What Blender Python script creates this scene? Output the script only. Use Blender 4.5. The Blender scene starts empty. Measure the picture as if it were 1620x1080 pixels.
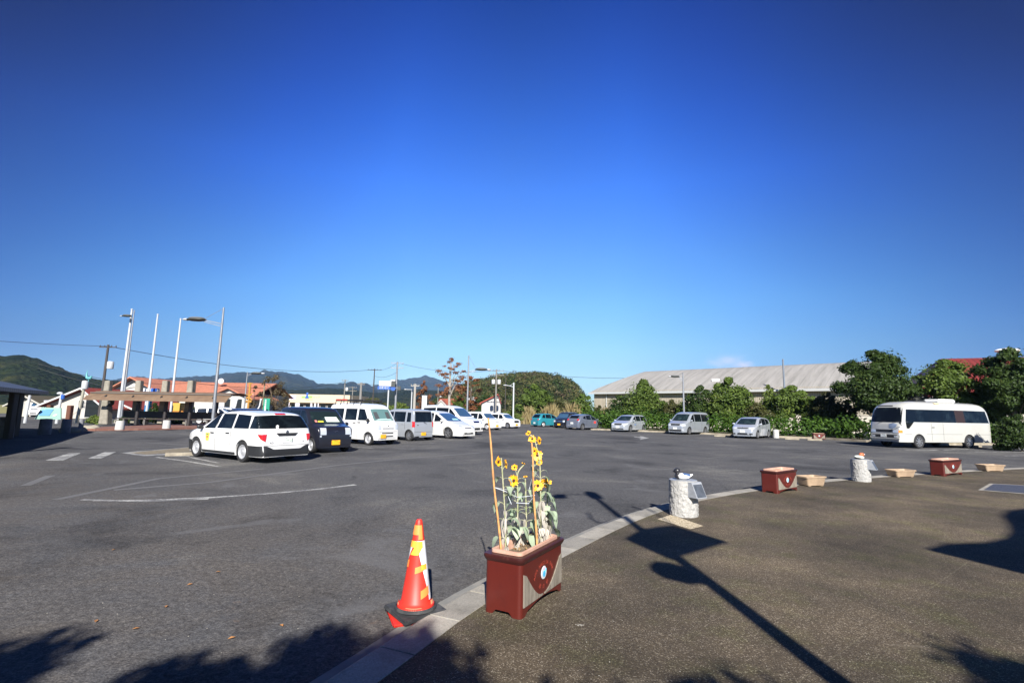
import bpy, bmesh, math, random
from mathutils import Vector, Matrix, noise
from mathutils.bvhtree import BVHTree
R=math.radians; random.seed(7); HAZE=.00009
sc=bpy.context.scene
# ---------------------------------------------------------------- camera
FPX=800.0; PITCH=R(7.87); ROLL=R(1.05); EYE=1.62
cd=bpy.data.cameras.new('camera'); cam=bpy.data.objects.new('camera',cd); sc.collection.objects.link(cam); sc.camera=cam
cd.sensor_width=36; cd.lens=36*FPX/1620; cd.clip_end=20000; cd.clip_start=.05
cam.matrix_world=Matrix.Translation((0,0,EYE))@Matrix.Rotation(R(90)+PITCH,4,'X')@Matrix.Rotation(ROLL,4,'Z')
# ---------------------------------------------------------------- world + sun
SUN_EL=R(32); SUN_AZ=R(3.8)          # the sun stands behind the camera, a little to its right
w=bpy.data.worlds.new('World'); sc.world=w; w.use_nodes=True
nt=w.node_tree; nt.nodes.clear()
def wn(t,**k):
    n=nt.nodes.new(t)
    for a,b in k.items(): setattr(n,a,b)
    return n
sky=wn('ShaderNodeTexSky',sky_type='NISHITA',sun_disc=False,sun_elevation=SUN_EL,sun_rotation=R(180)-SUN_AZ,air_density=1.0,dust_density=.25,ozone_density=2.2,altitude=200)
hs=wn('ShaderNodeHueSaturation'); hs.inputs['Saturation'].default_value=1.16; hs.inputs['Hue'].default_value=.512
bg=wn('ShaderNodeBackground'); bg.inputs[1].default_value=.05
out=wn('ShaderNodeOutputWorld')
nt.links.new(sky.outputs[0],hs.inputs['Color'])
# clear autumn air: the sky deepens toward the zenith more than the model's
tcz=wn('ShaderNodeTexCoord'); sz=wn('ShaderNodeSeparateXYZ'); nt.links.new(tcz.outputs['Generated'],sz.inputs[0])
tint=wn('ShaderNodeValToRGB'); el_=tint.color_ramp.elements
TN=[(0, (0.66, 0.85, 1.02)), (0.087, (0.738, 0.911, 1.05)), (0.121, (0.815, 1.04, 1.08)), (0.207, (0.843, 1.204, 1.25)), (0.293, (0.766, 1.195, 1.42)), (0.413, (0.525, 1.085, 1.8)), (0.509, (0.3, 0.82, 1.64)), (0.595, (0.17, 0.58, 1.35)), (0.666, (0.06, 0.39, 1.07)), (0.8, (0.10, 0.20, 0.38)), (1, (0.09, 0.16, 0.28))]
while len(el_)<len(TN): el_.new(.5)
for i_,(p_,c_) in enumerate(TN): el_[i_].position=p_; el_[i_].color=tuple(k*1.187/3 for k in c_)+(1,)
nt.links.new(sz.outputs[2],tint.inputs[0]); sc3=wn('ShaderNodeVectorMath',operation='SCALE'); sc3.inputs['Scale'].default_value=3/.91; nt.links.new(tint.outputs[0],sc3.inputs[0])
tm=wn('ShaderNodeVectorMath',operation='MULTIPLY'); nt.links.new(hs.outputs[0],tm.inputs[0]); nt.links.new(sc3.outputs[0],tm.inputs[1])
# lens vignetting put into the sky colour: darker toward both sides
ab=wn('ShaderNodeMath',operation='ABSOLUTE'); nt.links.new(sz.outputs[0],ab.inputs[0]); azr=wn('ShaderNodeValToRGB'); ea=azr.color_ramp.elements
TA=[(0,(1,1,1)),(.2,(.97,.98,1)),(.4,(.72,.78,.88)),(.6,(.42,.52,.68)),(.72,(.22,.33,.54)),(1,(.22,.33,.54))]
while len(ea)<len(TA): ea.new(.5)
for i_,(p_,c_) in enumerate(TA): ea[i_].position=p_; ea[i_].color=c_+(1,)
nt.links.new(ab.outputs[0],azr.inputs[0]); tm0=tm; tm=wn('ShaderNodeVectorMath',operation='MULTIPLY'); nt.links.new(tm0.outputs[0],tm.inputs[0]); nt.links.new(azr.outputs[0],tm.inputs[1])
pm=wn('ShaderNodeMath',operation='MULTIPLY',use_clamp=True); nt.links.new(ab.outputs[0],pm.inputs[0]); nt.links.new(sz.outputs[2],pm.inputs[1]); pr=wn('ShaderNodeValToRGB'); ep=pr.color_ramp.elements
TP=[(0,(.91,.91,.91)),(.10,(.86,.94,1)),(.19,(.56,.72,.83)),(.24,(.44,.60,.66)),(.32,(.16,.29,.36)),(.5,(.12,.25,.32))]
while len(ep)<len(TP): ep.new(.5)
for i_,(p_,c_) in enumerate(TP): ep[i_].position=p_; ep[i_].color=c_+(1,)
nt.links.new(pm.outputs[0],pr.inputs[0]); tm1=tm; tm=wn('ShaderNodeVectorMath',operation='MULTIPLY'); nt.links.new(tm1.outputs[0],tm.inputs[0]); nt.links.new(pr.outputs[0],tm.inputs[1])
# one small pink-white cloud low in the sky
tc=wn('ShaderNodeTexCoord'); nz=wn('ShaderNodeTexNoise'); nz.inputs['Scale'].default_value=38; nz.inputs['Detail'].default_value=6
mpw=wn('ShaderNodeMapping'); mpw.inputs['Scale'].default_value=(1,1,2.4)
nt.links.new(tc.outputs['Generated'],mpw.inputs[0]); nt.links.new(mpw.outputs[0],nz.inputs['Vector'])
def cloud(px,py,rad,prev):
    x=(px-810)/FPX; y=-(py-540)/FPX; c,s=math.cos(ROLL),math.sin(ROLL); x,y=x*c-y*s,x*s+y*c
    d=Vector((x,math.cos(PITCH)-y*math.sin(PITCH),math.sin(PITCH)+y*math.cos(PITCH))).normalized()
    sub=wn('ShaderNodeVectorMath',operation='SUBTRACT'); sub.inputs[1].default_value=d
    nt.links.new(tc.outputs['Generated'],sub.inputs[0])
    mul=wn('ShaderNodeVectorMath',operation='MULTIPLY'); mul.inputs[1].default_value=(1,1,2.6); nt.links.new(sub.outputs[0],mul.inputs[0])
    ln=wn('ShaderNodeVectorMath',operation='LENGTH'); nt.links.new(mul.outputs[0],ln.inputs[0])
    mr=wn('ShaderNodeMapRange'); mr.inputs[1].default_value=rad; mr.inputs[2].default_value=0; mr.inputs[3].default_value=0; mr.inputs[4].default_value=1
    nt.links.new(ln.outputs['Value'],mr.inputs[0])
    m2=wn('ShaderNodeMath',operation='MULTIPLY_ADD'); m2.inputs[1].default_value=1.5; m2.inputs[2].default_value=-.95; nt.links.new(nz.outputs[0],m2.inputs[0])
    m3=wn('ShaderNodeMath',operation='ADD',use_clamp=True); nt.links.new(m2.outputs[0],m3.inputs[0]); nt.links.new(mr.outputs[0],m3.inputs[1])
    m4=wn('ShaderNodeMath',operation='MULTIPLY'); m4.inputs[1].default_value=.9; nt.links.new(m3.outputs[0],m4.inputs[0])
    m5=wn('ShaderNodeMath',operation='MULTIPLY'); nt.links.new(m4.outputs[0],m5.inputs[0]); nt.links.new(mr.outputs[0],m5.inputs[1])
    mx=wn('ShaderNodeMix',data_type='RGBA'); nt.links.new(m5.outputs[0],mx.inputs['Factor']); nt.links.new(prev,mx.inputs['A']); mx.inputs['B'].default_value=(9.0,8.6,10.6,1)
    return mx.outputs['Result']
o_=cloud(1150,572,.055,tm.outputs[0]); o_=cloud(1178,577,.03,o_)
nt.links.new(o_,bg.inputs[0]); nt.links.new(bg.outputs[0],out.inputs[0])
sl=bpy.data.lights.new('sun','SUN'); sl.energy=5.0; sl.angle=R(.53); sl.color=(1,.95,.87)
so=bpy.data.objects.new('sun',sl); sc.collection.objects.link(so)
sdir=Vector((-math.sin(SUN_AZ)*math.cos(SUN_EL),math.cos(SUN_AZ)*math.cos(SUN_EL),-math.sin(SUN_EL)))
so.rotation_euler=sdir.to_track_quat('-Z','Y').to_euler()
sc.view_settings.view_transform='Standard'; sc.view_settings.look='None'; sc.view_settings.exposure=1.1; sc.view_settings.gamma=1
# ---------------------------------------------------------------- pixel helpers (photo pixels, 1620 wide)
def ray(px,py):
    x=(px-810)/FPX; y=-(py-540)/FPX; c,s=math.cos(ROLL),math.sin(ROLL); x,y=x*c-y*s,x*s+y*c
    return Vector((x,math.cos(PITCH)-y*math.sin(PITCH),math.sin(PITCH)+y*math.cos(PITCH)))
def G(px,py,z=0.0):
    d=ray(px,py); t=(z-EYE)/d.z; return Vector((d.x*t,d.y*t,z))
def at(px,py,Y):
    d=ray(px,py); t=Y/d.y; return Vector((d.x*t,Y,EYE+d.z*t))
# ---------------------------------------------------------------- materials
MATS={}
ALB=1.0
def mat(name,col,rough=.6,metal=0,noise_=None,bump=None,coat=0,spec=None,emit=None):
    """noise_=(scale, colour2, contrast lo, hi)   bump=(scale,strength,distance)"""
    if name in MATS: return MATS[name]
    col=tuple(k*ALB for k in col)
    if noise_: noise_=(noise_[0],tuple(k*ALB for k in noise_[1]),noise_[2],noise_[3])
    m=bpy.data.materials.new(name); m.use_nodes=True; t=m.node_tree; b=t.nodes['Principled BSDF']
    b.inputs['Base Color'].default_value=(*col,1); b.inputs['Roughness'].default_value=rough; b.inputs['Metallic'].default_value=metal
    if coat: b.inputs['Coat Weight'].default_value=coat; b.inputs['Coat Roughness'].default_value=.04
    if spec is not None: b.inputs['Specular IOR Level'].default_value=spec
    if noise_ or bump: c=t.nodes.new('ShaderNodeTexCoord')
    if noise_:
        n=t.nodes.new('ShaderNodeTexNoise'); n.inputs['Scale'].default_value=noise_[0]; n.inputs['Detail'].default_value=6; n.inputs['Roughness'].default_value=.65
        r=t.nodes.new('ShaderNodeValToRGB'); r.color_ramp.elements[0].position=noise_[2]; r.color_ramp.elements[1].position=noise_[3]
        r.color_ramp.elements[0].color=(*col,1); r.color_ramp.elements[1].color=(*noise_[1],1)
        t.links.new(c.outputs['Object'],n.inputs['Vector']); t.links.new(n.outputs[0],r.inputs[0]); t.links.new(r.outputs[0],b.inputs['Base Color'])
    if bump:
        n=t.nodes.new('ShaderNodeTexNoise'); n.inputs['Scale'].default_value=bump[0]; n.inputs['Detail'].default_value=5
        u=t.nodes.new('ShaderNodeBump'); u.inputs['Strength'].default_value=bump[1]; u.inputs['Distance'].default_value=bump[2]
        t.links.new(c.outputs['Object'],n.inputs['Vector']); t.links.new(n.outputs[0],u.inputs['Height']); t.links.new(u.outputs[0],b.inputs['Normal'])
    MATS[name]=m; return m
def paint(name,col,metal=0): return mat(name,col,.28,metal,coat=.8,noise_=(1.3,tuple(c*.93 for c in col),.35,.7))
class NT:
    """tiny node-graph helper"""
    def __init__(s,name):
        s.m=bpy.data.materials.new(name); s.m.use_nodes=True; s.t=s.m.node_tree; s.b=s.t.nodes['Principled BSDF']; s.c=s.t.nodes.new('ShaderNodeTexCoord').outputs['Object']
    def n(s,typ,ins=None,**k):
        n=s.t.nodes.new(typ)
        for a,b in k.items(): setattr(n,a,b)
        for a,b in (ins or {}).items():
            if isinstance(b,bpy.types.NodeSocket): s.t.links.new(b,n.inputs[a])
            else: n.inputs[a].default_value=b
        return n
    def noise(s,scale,detail=4,rough=.6,vec=None,dist=0): return s.n('ShaderNodeTexNoise',{'Vector':vec or s.c,'Scale':scale,'Detail':detail,'Roughness':rough,'Distortion':dist}).outputs[0]
    def ramp(s,f,stops):
        r=s.n('ShaderNodeValToRGB',{'Fac':f}); e=r.color_ramp.elements
        while len(e)<len(stops): e.new(.5)
        for i,(p,c) in enumerate(stops): e[i].position=p; e[i].color=(*c,1) if not isinstance(c,(int,float)) else (c,c,c,1)
        return r.outputs[0]
    def mix(s,f,a,b,bt='MIX'):
        n=s.n('ShaderNodeMix',data_type='RGBA',blend_type=bt)
        for k,v in (('Factor',f),('A',a),('B',b)):
            if isinstance(v,bpy.types.NodeSocket): s.t.links.new(v,n.inputs[k])
            else: n.inputs[k].default_value=v if k=='Factor' else (*v,1)
        return n.outputs['Result']
    def math(s,op,a,b=0,**k):
        n=s.n('ShaderNodeMath',operation=op,**k)
        for i,v in enumerate((a,b)):
            if isinstance(v,bpy.types.NodeSocket): s.t.links.new(v,n.inputs[i])
            else: n.inputs[i].default_value=v
        return n.outputs[0]
    def bump(s,h,st,d): s.t.links.new(s.n('ShaderNodeBump',{'Height':h,'Strength':st,'Distance':d}).outputs[0],s.b.inputs['Normal'])
    def col(s,o): s.t.links.new(o,s.b.inputs['Base Color'])
# ---------------------------------------------------------------- mesh builder
class MB:
    def __init__(s): s.v=[]; s.f=[]; s.M=Matrix.Identity(4)
    def add(s,vs,fs):
        o=len(s.v); s.v+=[tuple(s.M@Vector(v)) for v in vs]; s.f+=[tuple(i+o for i in f) for f in fs]; return s
    def box(s,c,d,rz=0,taper=1.0):
        x,y,z=(k/2 for k in d); ca,sa=math.cos(rz),math.sin(rz); vs=[]
        for dz,k in ((-z,1),(z,taper)):
            for dx,dy in ((-x,-y),(x,-y),(x,y),(-x,y)):
                dx*=k; dy*=k; vs.append((c[0]+dx*ca-dy*sa,c[1]+dx*sa+dy*ca,c[2]+dz))
        return s.add(vs,[(3,2,1,0),(4,5,6,7),(0,1,5,4),(1,2,6,5),(2,3,7,6),(3,0,4,7)])
    def bar(s,p,q,wd,ht,up=(0,0,1)):
        p,q=Vector(p),Vector(q); d=(q-p).normalized(); sd=d.cross(Vector(up)).normalized()*wd/2; u=sd.cross(d).normalized()*ht/2; vs=[]
        for c in (p,q): vs+=[c-sd-u,c+sd-u,c+sd+u,c-sd+u]
        return s.add(vs,[(3,2,1,0),(4,5,6,7),(0,1,5,4),(1,2,6,5),(2,3,7,6),(3,0,4,7)])
    def tube(s,pts,r,n=10,cap=True):
        pts=[Vector(p) for p in pts]; rs=r if isinstance(r,(list,tuple)) else [r]*len(pts); vs=[]; fs=[]; side=None
        for i,p in enumerate(pts):
            d=(pts[min(i+1,len(pts)-1)]-pts[max(i-1,0)]).normalized()
            if side is None:
                side=d.cross(Vector((0,0,1)) if abs(d.z)<.9 else Vector((1,0,0))).normalized()
            else:
                side=(side-d*side.dot(d)).normalized()
            up=side.cross(d)
            for k in range(n):
                a=2*math.pi*k/n; vs.append(p+(side*math.cos(a)+up*math.sin(a))*rs[i])
        for i in range(len(pts)-1):
            for k in range(n): fs.append((i*n+k,i*n+(k+1)%n,(i+1)*n+(k+1)%n,(i+1)*n+k))
        if cap: fs+=[tuple(range(n-1,-1,-1)),tuple(range((len(pts)-1)*n,len(pts)*n))]
        return s.add(vs,fs)
    def lathe(s,prof,n=24,axis='z',c=(0,0,0),cap=True):
        vs=[]; fs=[]
        for r,h in prof:
            for k in range(n):
                a=2*math.pi*k/n; x,y=r*math.cos(a),r*math.sin(a)
                vs.append((c[0]+x,c[1]+y,c[2]+h) if axis=='z' else ((c[0]+x,c[1]-h,c[2]+y) if axis=='y' else (c[0]+h,c[1]+x,c[2]+y)))
        for i in range(len(prof)-1):
            for k in range(n): fs.append((i*n+k,i*n+(k+1)%n,(i+1)*n+(k+1)%n,(i+1)*n+k))
        if cap: fs+=[tuple(range(n-1,-1,-1)),tuple(range((len(prof)-1)*n,len(prof)*n))]
        return s.add(vs,fs)
    def prism(s,poly,z0,z1,plane='xy',off=0):
        n=len(poly); f={'xy':lambda a,b,h:(a,b,h),'xz':lambda a,b,h:(a,h,b),'yz':lambda a,b,h:(h,a,b)}[plane]
        vs=[f(a,b,z0) for a,b in poly]+[f(a,b,z1) for a,b in poly]
        fs=[tuple(range(n-1,-1,-1)),tuple(range(n,2*n))]+[(i,(i+1)%n,n+(i+1)%n,n+i) for i in range(n)]
        return s.add(vs,fs)
    def sphere(s,c,r,n=14,m=9,sc=(1,1,1)):
        vs=[];fs=[]
        for i in range(m+1):
            t=math.pi*i/m
            for k in range(n):
                a=2*math.pi*k/n; vs.append((c[0]+r*sc[0]*math.sin(t)*math.cos(a),c[1]+r*sc[1]*math.sin(t)*math.sin(a),c[2]+r*sc[2]*math.cos(t)))
        for i in range(m):
            for k in range(n): fs.append((i*n+k,(i+1)*n+k,(i+1)*n+(k+1)%n,i*n+(k+1)%n))
        return s.add(vs,fs)
    def build(s,name,m,parent=None,smooth=None,bevel=0,fix=True):
        me=bpy.data.meshes.new(name); me.from_pydata(s.v,[],s.f)
        if fix or bevel:
            b=bmesh.new(); b.from_mesh(me)
            if fix: bmesh.ops.remove_doubles(b,verts=b.verts,dist=1e-5); bmesh.ops.recalc_face_normals(b,faces=b.faces)
            if bevel: bmesh.ops.bevel(b,geom=[e for e in b.edges if e.is_manifold and e.calc_face_angle(0)>R(25)],offset=bevel,segments=2,affect='EDGES',clamp_overlap=True)
            b.to_mesh(me); b.free()
        if smooth or bevel:
            me.polygons.foreach_set('use_smooth',[True]*len(me.polygons)); me.set_sharp_from_angle(angle=R(smooth or 40))
        for k in (m if isinstance(m,(list,tuple)) else [m]): me.materials.append(k)
        o=bpy.data.objects.new(name,me); sc.collection.objects.link(o)
        if parent: o.parent=parent
        return o
def empty(name,loc=(0,0,0),rz=0,parent=None):
    o=bpy.data.objects.new(name,None); sc.collection.objects.link(o); o.location=loc; o.rotation_euler=(0,0,rz); o.empty_display_size=.2; o.parent=parent; return o
def tag(o,label=None,cat=None,group=None,kind=None):
    for k,v in (('label',label),('category',cat),('group',group),('kind',kind)):
        if v: o[k]=v
    return o
def struct(name,mb,m,**k): return tag(mb.build(name,m,**k),kind='structure')
def copy_tree(o,parent=None):
    c=o.copy(); sc.collection.objects.link(c); c.parent=parent
    for ch in list(o.children): copy_tree(ch,c)
    return c
FONTCACHE={}
def glyphs(txt,size):
    if (txt,size) in FONTCACHE: return FONTCACHE[(txt,size)]
    cu=bpy.data.curves.new('t','FONT'); cu.body=txt; cu.size=size; cu.align_x='CENTER'; cu.align_y='CENTER'; cu.extrude=.0; cu.resolution_u=3
    ob=bpy.data.objects.new('t',cu); sc.collection.objects.link(ob); dg=bpy.context.evaluated_depsgraph_get(); dg.update(); me=ob.evaluated_get(dg).to_mesh()
    r=([tuple(v.co) for v in me.vertices],[tuple(p.vertices) for p in me.polygons]); ob.evaluated_get(dg).to_mesh_clear(); bpy.data.objects.remove(ob); bpy.data.curves.remove(cu)
    FONTCACHE[(txt,size)]=r; return r
def text(mb,txt,size,M):
    v,f=glyphs(txt,size); old=mb.M; mb.M=old@M; mb.add(v,f); mb.M=old; return mb
def frame(o,xdir,zdir):
    """matrix whose local X runs along xdir and local Z (the normal) along zdir"""
    x=Vector(xdir).normalized(); z=Vector(zdir).normalized(); y=z.cross(x).normalized(); x=y.cross(z)
    return Matrix(((x.x,y.x,z.x,o[0]),(x.y,y.y,z.y,o[1]),(x.z,y.z,z.z,o[2]),(0,0,0,1)))
# ================================================================ SETTING
# ---- asphalt
a=NT('asphalt'); 
big=a.noise(.22,8,.72,dist=.4); mid=a.noise(1.1,5,.6); fine=a.math('ADD',a.math('MULTIPLY',a.noise(46,3,.8),.55),a.math('MULTIPLY',a.noise(17,4,.8),.45))
vor=a.n('ShaderNodeTexVoronoi',{'Vector':a.c,'Scale':70.0}).outputs['Distance']
base=a.ramp(big,[(.36,(.052,.052,.055)),(.46,(.088,.088,.092)),(.54,(.100,.099,.102)),(.66,(.158,.154,.146))])
spk=a.ramp(fine,[(.36,(.35,.35,.35)),(.5,(.9,.9,.9)),(.64,(1.75,1.75,1.7))])
c=a.mix(1.0,base,spk,'MULTIPLY')
st=a.ramp(vor,[(.10,(1.7,1.65,1.55)),(.26,(.85,.85,.85)),(.6,(.95,.95,.95))]); c=a.mix(.8,c,st,'MULTIPLY')
# brown, worn aggregate toward the near left
sx=a.n('ShaderNodeSeparateXYZ',{0:a.c}); wear=a.n('ShaderNodeMapRange',{0:a.math('ADD',a.math('MULTIPLY',sx.outputs[0],.6),a.math('MULTIPLY',sx.outputs[1],1.0)),1:10.0,2:0.0,3:0.0,4:1.0}).outputs[0]
wm=a.math('MULTIPLY',wear,a.ramp(a.noise(.5,7,.7,dist=.6),[(.38,0.0),(.56,1.0)]),use_clamp=True)
c=a.mix(a.math('MULTIPLY',wm,.75),c,a.mix(1.0,c,(1.15,1.0,.82),'MULTIPLY'))
rst=a.math('MULTIPLY',a.ramp(a.noise(.9,8,.75,dist=1.5),[(.63,0.0),(.70,1.0)]),a.math('MULTIPLY',wear,.45)); c=a.mix(rst,c,(.22,.14,.09))
cr1=a.n('ShaderNodeTexVoronoi',{'Vector':a.n('ShaderNodeMapping',{0:a.c}).outputs[0],'Scale':.16},feature='DISTANCE_TO_EDGE').outputs['Distance']; crk=a.math('MULTIPLY',a.ramp(a.math('ADD',cr1,a.math('MULTIPLY',a.math('SUBTRACT',a.noise(1.5,6,.8),.5),.09)),[(.0,1.0),(.0035,0.0)]),a.ramp(a.noise(.2,3,.5),[(.48,0.0),(.56,.6)])); c=a.mix(crk,c,(.035,.035,.036)); oil=a.ramp(a.noise(.55,4,.5,dist=1.2),[(.26,.55),(.33,0.0)]); c=a.mix(oil,c,(.05,.05,.052)); smd=a.ramp(a.noise(.33,5,.55,vec=a.n('ShaderNodeMapping',{0:a.c,1:(7,3,0)}).outputs[0],dist=2.0),[(.60,0.0),(.66,.5)]); c=a.mix(smd,c,(.13,.13,.135))
a.col(c); a.b.inputs['Roughness'].default_value=.95; a.b.inputs['Specular IOR Level'].default_value=.12; a.bump(a.math('ADD',vor,a.math('MULTIPLY',fine,.8)),.55,.006)
ASPH=a.m
# ---- exposed aggregate pavement
a=NT('exposed_aggregate'); v=a.n('ShaderNodeTexVoronoi',{'Vector':a.c,'Scale':150.0}); 
hue=a.ramp(a.n('ShaderNodeSeparateColor',{0:v.outputs['Color']}).outputs[0],[(.0,(.032,.025,.017)),(.45,(.057,.045,.031)),(.88,(.085,.069,.048)),(.98,(.21,.185,.15))])
bigp=a.ramp(a.noise(.55,6,.65),[(.3,(.60,.60,.57)),(.48,(1.08,1.06,1.02)),(.66,(1.85,1.78,1.66))]); c=a.mix(1.0,hue,bigp,'MULTIPLY')
moss=a.ramp(a.noise(1.6,7,.7),[(.5,0.0),(.68,.55)]); c=a.mix(moss,c,a.mix(1.0,c,(.85,1.05,.55),'MULTIPLY'))
scr=a.ramp(a.noise(2.5,8,.8,vec=a.n('ShaderNodeMapping',{0:a.c,2:(0,0,.5),3:(.35,2.4,1)}).outputs[0]),[(.60,0.0),(.72,.6)]); c=a.mix(scr,c,(.15,.13,.10))
# joints of the cast slabs, running askew
rot=a.n('ShaderNodeMapping',{0:a.c,2:(0,0,R(-38))}).outputs[0]; br=a.n('ShaderNodeTexBrick',{0:rot,'Scale':1.0,'Mortar Size':.006,'Mortar Smooth':.4,'Brick Width':1.5,'Row Height':1.5},offset=0.0).outputs['Fac']
c=a.mix(a.math('MULTIPLY',br,a.ramp(a.noise(.8,5,.7),[(.36,.05),(.6,.5)])),c,(.14,.122,.082))
a.col(c); a.b.inputs['Roughness'].default_value=.85; a.b.inputs['Specular IOR Level'].default_value=.3
a.bump(a.math('SUBTRACT',a.math('MULTIPLY',v.outputs['Distance'],-1.0),a.math('MULTIPLY',br,.4)),.45,.005); PAVE=a.m
# ---- others
a=NT('concrete'); n=a.noise(3,7,.7); c=a.ramp(n,[(.3,(.20,.19,.165)),(.5,(.32,.30,.265)),(.8,(.42,.40,.36))]); sp=a.ramp(a.noise(80,3,.7),[(.3,(.7,.7,.7)),(.7,(1.15,1.15,1.15))]); isl=a.n('ShaderNodeNewGeometry').outputs['Random Per Island']; c=a.mix(1,c,a.ramp(isl,[(0,(.74,.74,.73)),(1,(1.08,1.07,1.04))]),'MULTIPLY')
a.col(a.mix(1,c,sp,'MULTIPLY')); a.b.inputs['Roughness'].default_value=.9; a.bump(a.noise(60,4),.3,.004); CONC=a.m
a=NT('worn_paint'); n=a.ramp(a.math('ADD',a.math('MULTIPLY',a.noise(38,4,.8),.6),a.math('MULTIPLY',a.noise(2.2,4,.7),.55)),[(.5,0.0),(.62,1.0)])
a.col(a.mix(n,(.42,.42,.40),(.12,.12,.122))); a.b.inputs['Roughness'].default_value=.85; PAINT=a.m
a=NT('faded_paint'); n=a.ramp(a.math('ADD',a.math('MULTIPLY',a.noise(50,4,.8),.6),a.math('MULTIPLY',a.noise(1.2,4,.7),.55)),[(.44,0.0),(.6,1.0)])
a.col(a.mix(n,(.128,.127,.126),(.100,.099,.099))); a.b.inputs['Roughness'].default_value=.9; FADED=a.m
a=NT('field_ground'); n=a.noise(.035,6,.6); c=a.ramp(n,[(.35,(.075,.10,.03)),(.5,(.22,.20,.06)),(.65,(.33,.28,.09))]); a.col(a.mix(1,c,a.ramp(a.noise(3,4),[(.3,(.6,.6,.6)),(.7,(1.2,1.2,1.2))]),'MULTIPLY')); a.b.inputs['Roughness'].default_value=1; FIELD=a.m
SOIL=mat('soil',(.09,.06,.04),.95,noise_=(14,(.19,.14,.09),.4,.65),bump=(30,.8,.02))

m=MB(); S=9000
m.add([(-S,-2000,-.06),(S,-2000,-.06),(S,S,-.06),(-S,S,-.06)],[(0,1,2,3)]); struct('ground',m,FIELD)
# kerb line, read from the photograph (road-side edge), as points on the ground
kp=[(430,1160),(535,1080),(600,1030),(695,967),(765,927),(835,890),(895,861),(980,822),(1060,797),(1130,783.5),(1200,773),(1290,762),(1420,752),(1530,745.5),(1625,741)]
kl=[G(*p) for p in kp]; kl=[Vector((-3.6,-3.0,0)),Vector((-2.5,.6,0))]+kl[1:]
def smooth_line(p,n=2):
    for _ in range(n):
        q=[p[0]]
        for i in range(len(p)-1): q+=[p[i]*.75+p[i+1]*.25,p[i]*.25+p[i+1]*.75]
        p=q+[p[-1]]
    return p
kl=smooth_line(kl,2); kl.append(kl[-1]+(kl[-1]-kl[-3]).normalized()*40)
def resample(p,step):
    out=[p[0].copy()]; acc=0
    for i in range(len(p)-1):
        d=(p[i+1]-p[i]).length; t=step-acc
        while t<=d: out.append(p[i].lerp(p[i+1],t/d)); t+=step
        acc=(acc+d)%step
    return out
kr=resample(kl,.6)
def offs(p,d):
    o=[]
    for i in range(len(p)):
        t=(p[min(i+1,len(p)-1)]-p[max(i-1,0)]).normalized(); o.append(p[i]+Vector((t.y,-t.x,0))*d)
    return o
PZ=.05
inner=offs(kr,.30); gut=offs(kr,-.12); mid_=offs(kr,.11)
m=MB()
for i in range(len(kr)-1):
    a_,b_,c_,d_=kr[i],kr[i+1],inner[i+1],inner[i]; e=.008/ (b_-a_).length
    a2,b2=a_.lerp(b_,e),b_.lerp(a_,e); d2,c2=d_.lerp(c_,e),c_.lerp(d_,e); am,bm=a2.lerp(d2,.12),b2.lerp(c2,.12)
    z=Vector((0,0,1)); h=PZ+.004
    m.add([a2-z*.05,b2-z*.05,c2-z*.05,d2-z*.05,a2+z*(h-.018),b2+z*(h-.018),bm+z*h,am+z*h,c2+z*h,d2+z*h],[(0,1,5,4),(4,5,6,7),(7,6,8,9),(9,8,2,3),(0,4,7,9,3),(1,2,8,6,5)])
struct('kerb',m,CONC,smooth=20)
m=MB()
for i in range(len(kr)-1): m.add([kr[i]+Vector((0,0,.004)),kr[i+1]+Vector((0,0,.004)),gut[i+1]+Vector((0,0,.004)),gut[i]+Vector((0,0,.004))],[(3,2,1,0)])
struct('kerb_gutter',m,mat('gutter_concrete',(.22,.21,.19),.9,noise_=(5,(.17,.17,.16),.4,.6),bump=(70,.3,.004)))
m=MB(); poly=[tuple(p+Vector((0,0,PZ))) for p in inner]+[(90,kr[-1].y,PZ),(90,-14,PZ),(-5.0,-14,PZ)]
m.add(poly,[tuple(range(len(poly)))]); 
side=[p for p in inner]; struct('sidewalk',m,PAVE,fix=False)
bmt=bmesh.new(); me=sc.objects['sidewalk'].data; bmt.from_mesh(me); bmesh.ops.triangulate(bmt,faces=bmt.faces); bmesh.ops.recalc_face_normals(bmt,faces=bmt.faces)
for f in bmt.faces:
    if f.normal.z<0: f.normal_flip()
bmt.to_mesh(me); bmt.free()
# road sheet: far edge
m=MB(); far_k=[G(905,677),G(945,680),G(1040,683.5),G(1130,687.5),G(1210,691.5),G(1300,694.5),G(1370,699),G(1470,704),G(1565,704),G(1650,706)]
FK=[Vector((p.x,p.y,0)) for p in far_k]
m.add([(-75,-14,0),(90,-14,0),(90,16,0),tuple(FK[-1]+Vector((25,-2,0)))]+[tuple(p) for p in FK[::-1]]+[(5,96,0),(-75,96,0)],[tuple(range(4+len(FK)+2))]); 
o=struct('road',m,ASPH,fix=False)
bmt=bmesh.new(); bmt.from_mesh(o.data); bmesh.ops.triangulate(bmt,faces=bmt.faces)
for f in bmt.faces:
    if f.normal.z<0: f.normal_flip()
bmt.to_mesh(o.data); bmt.free()
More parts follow.
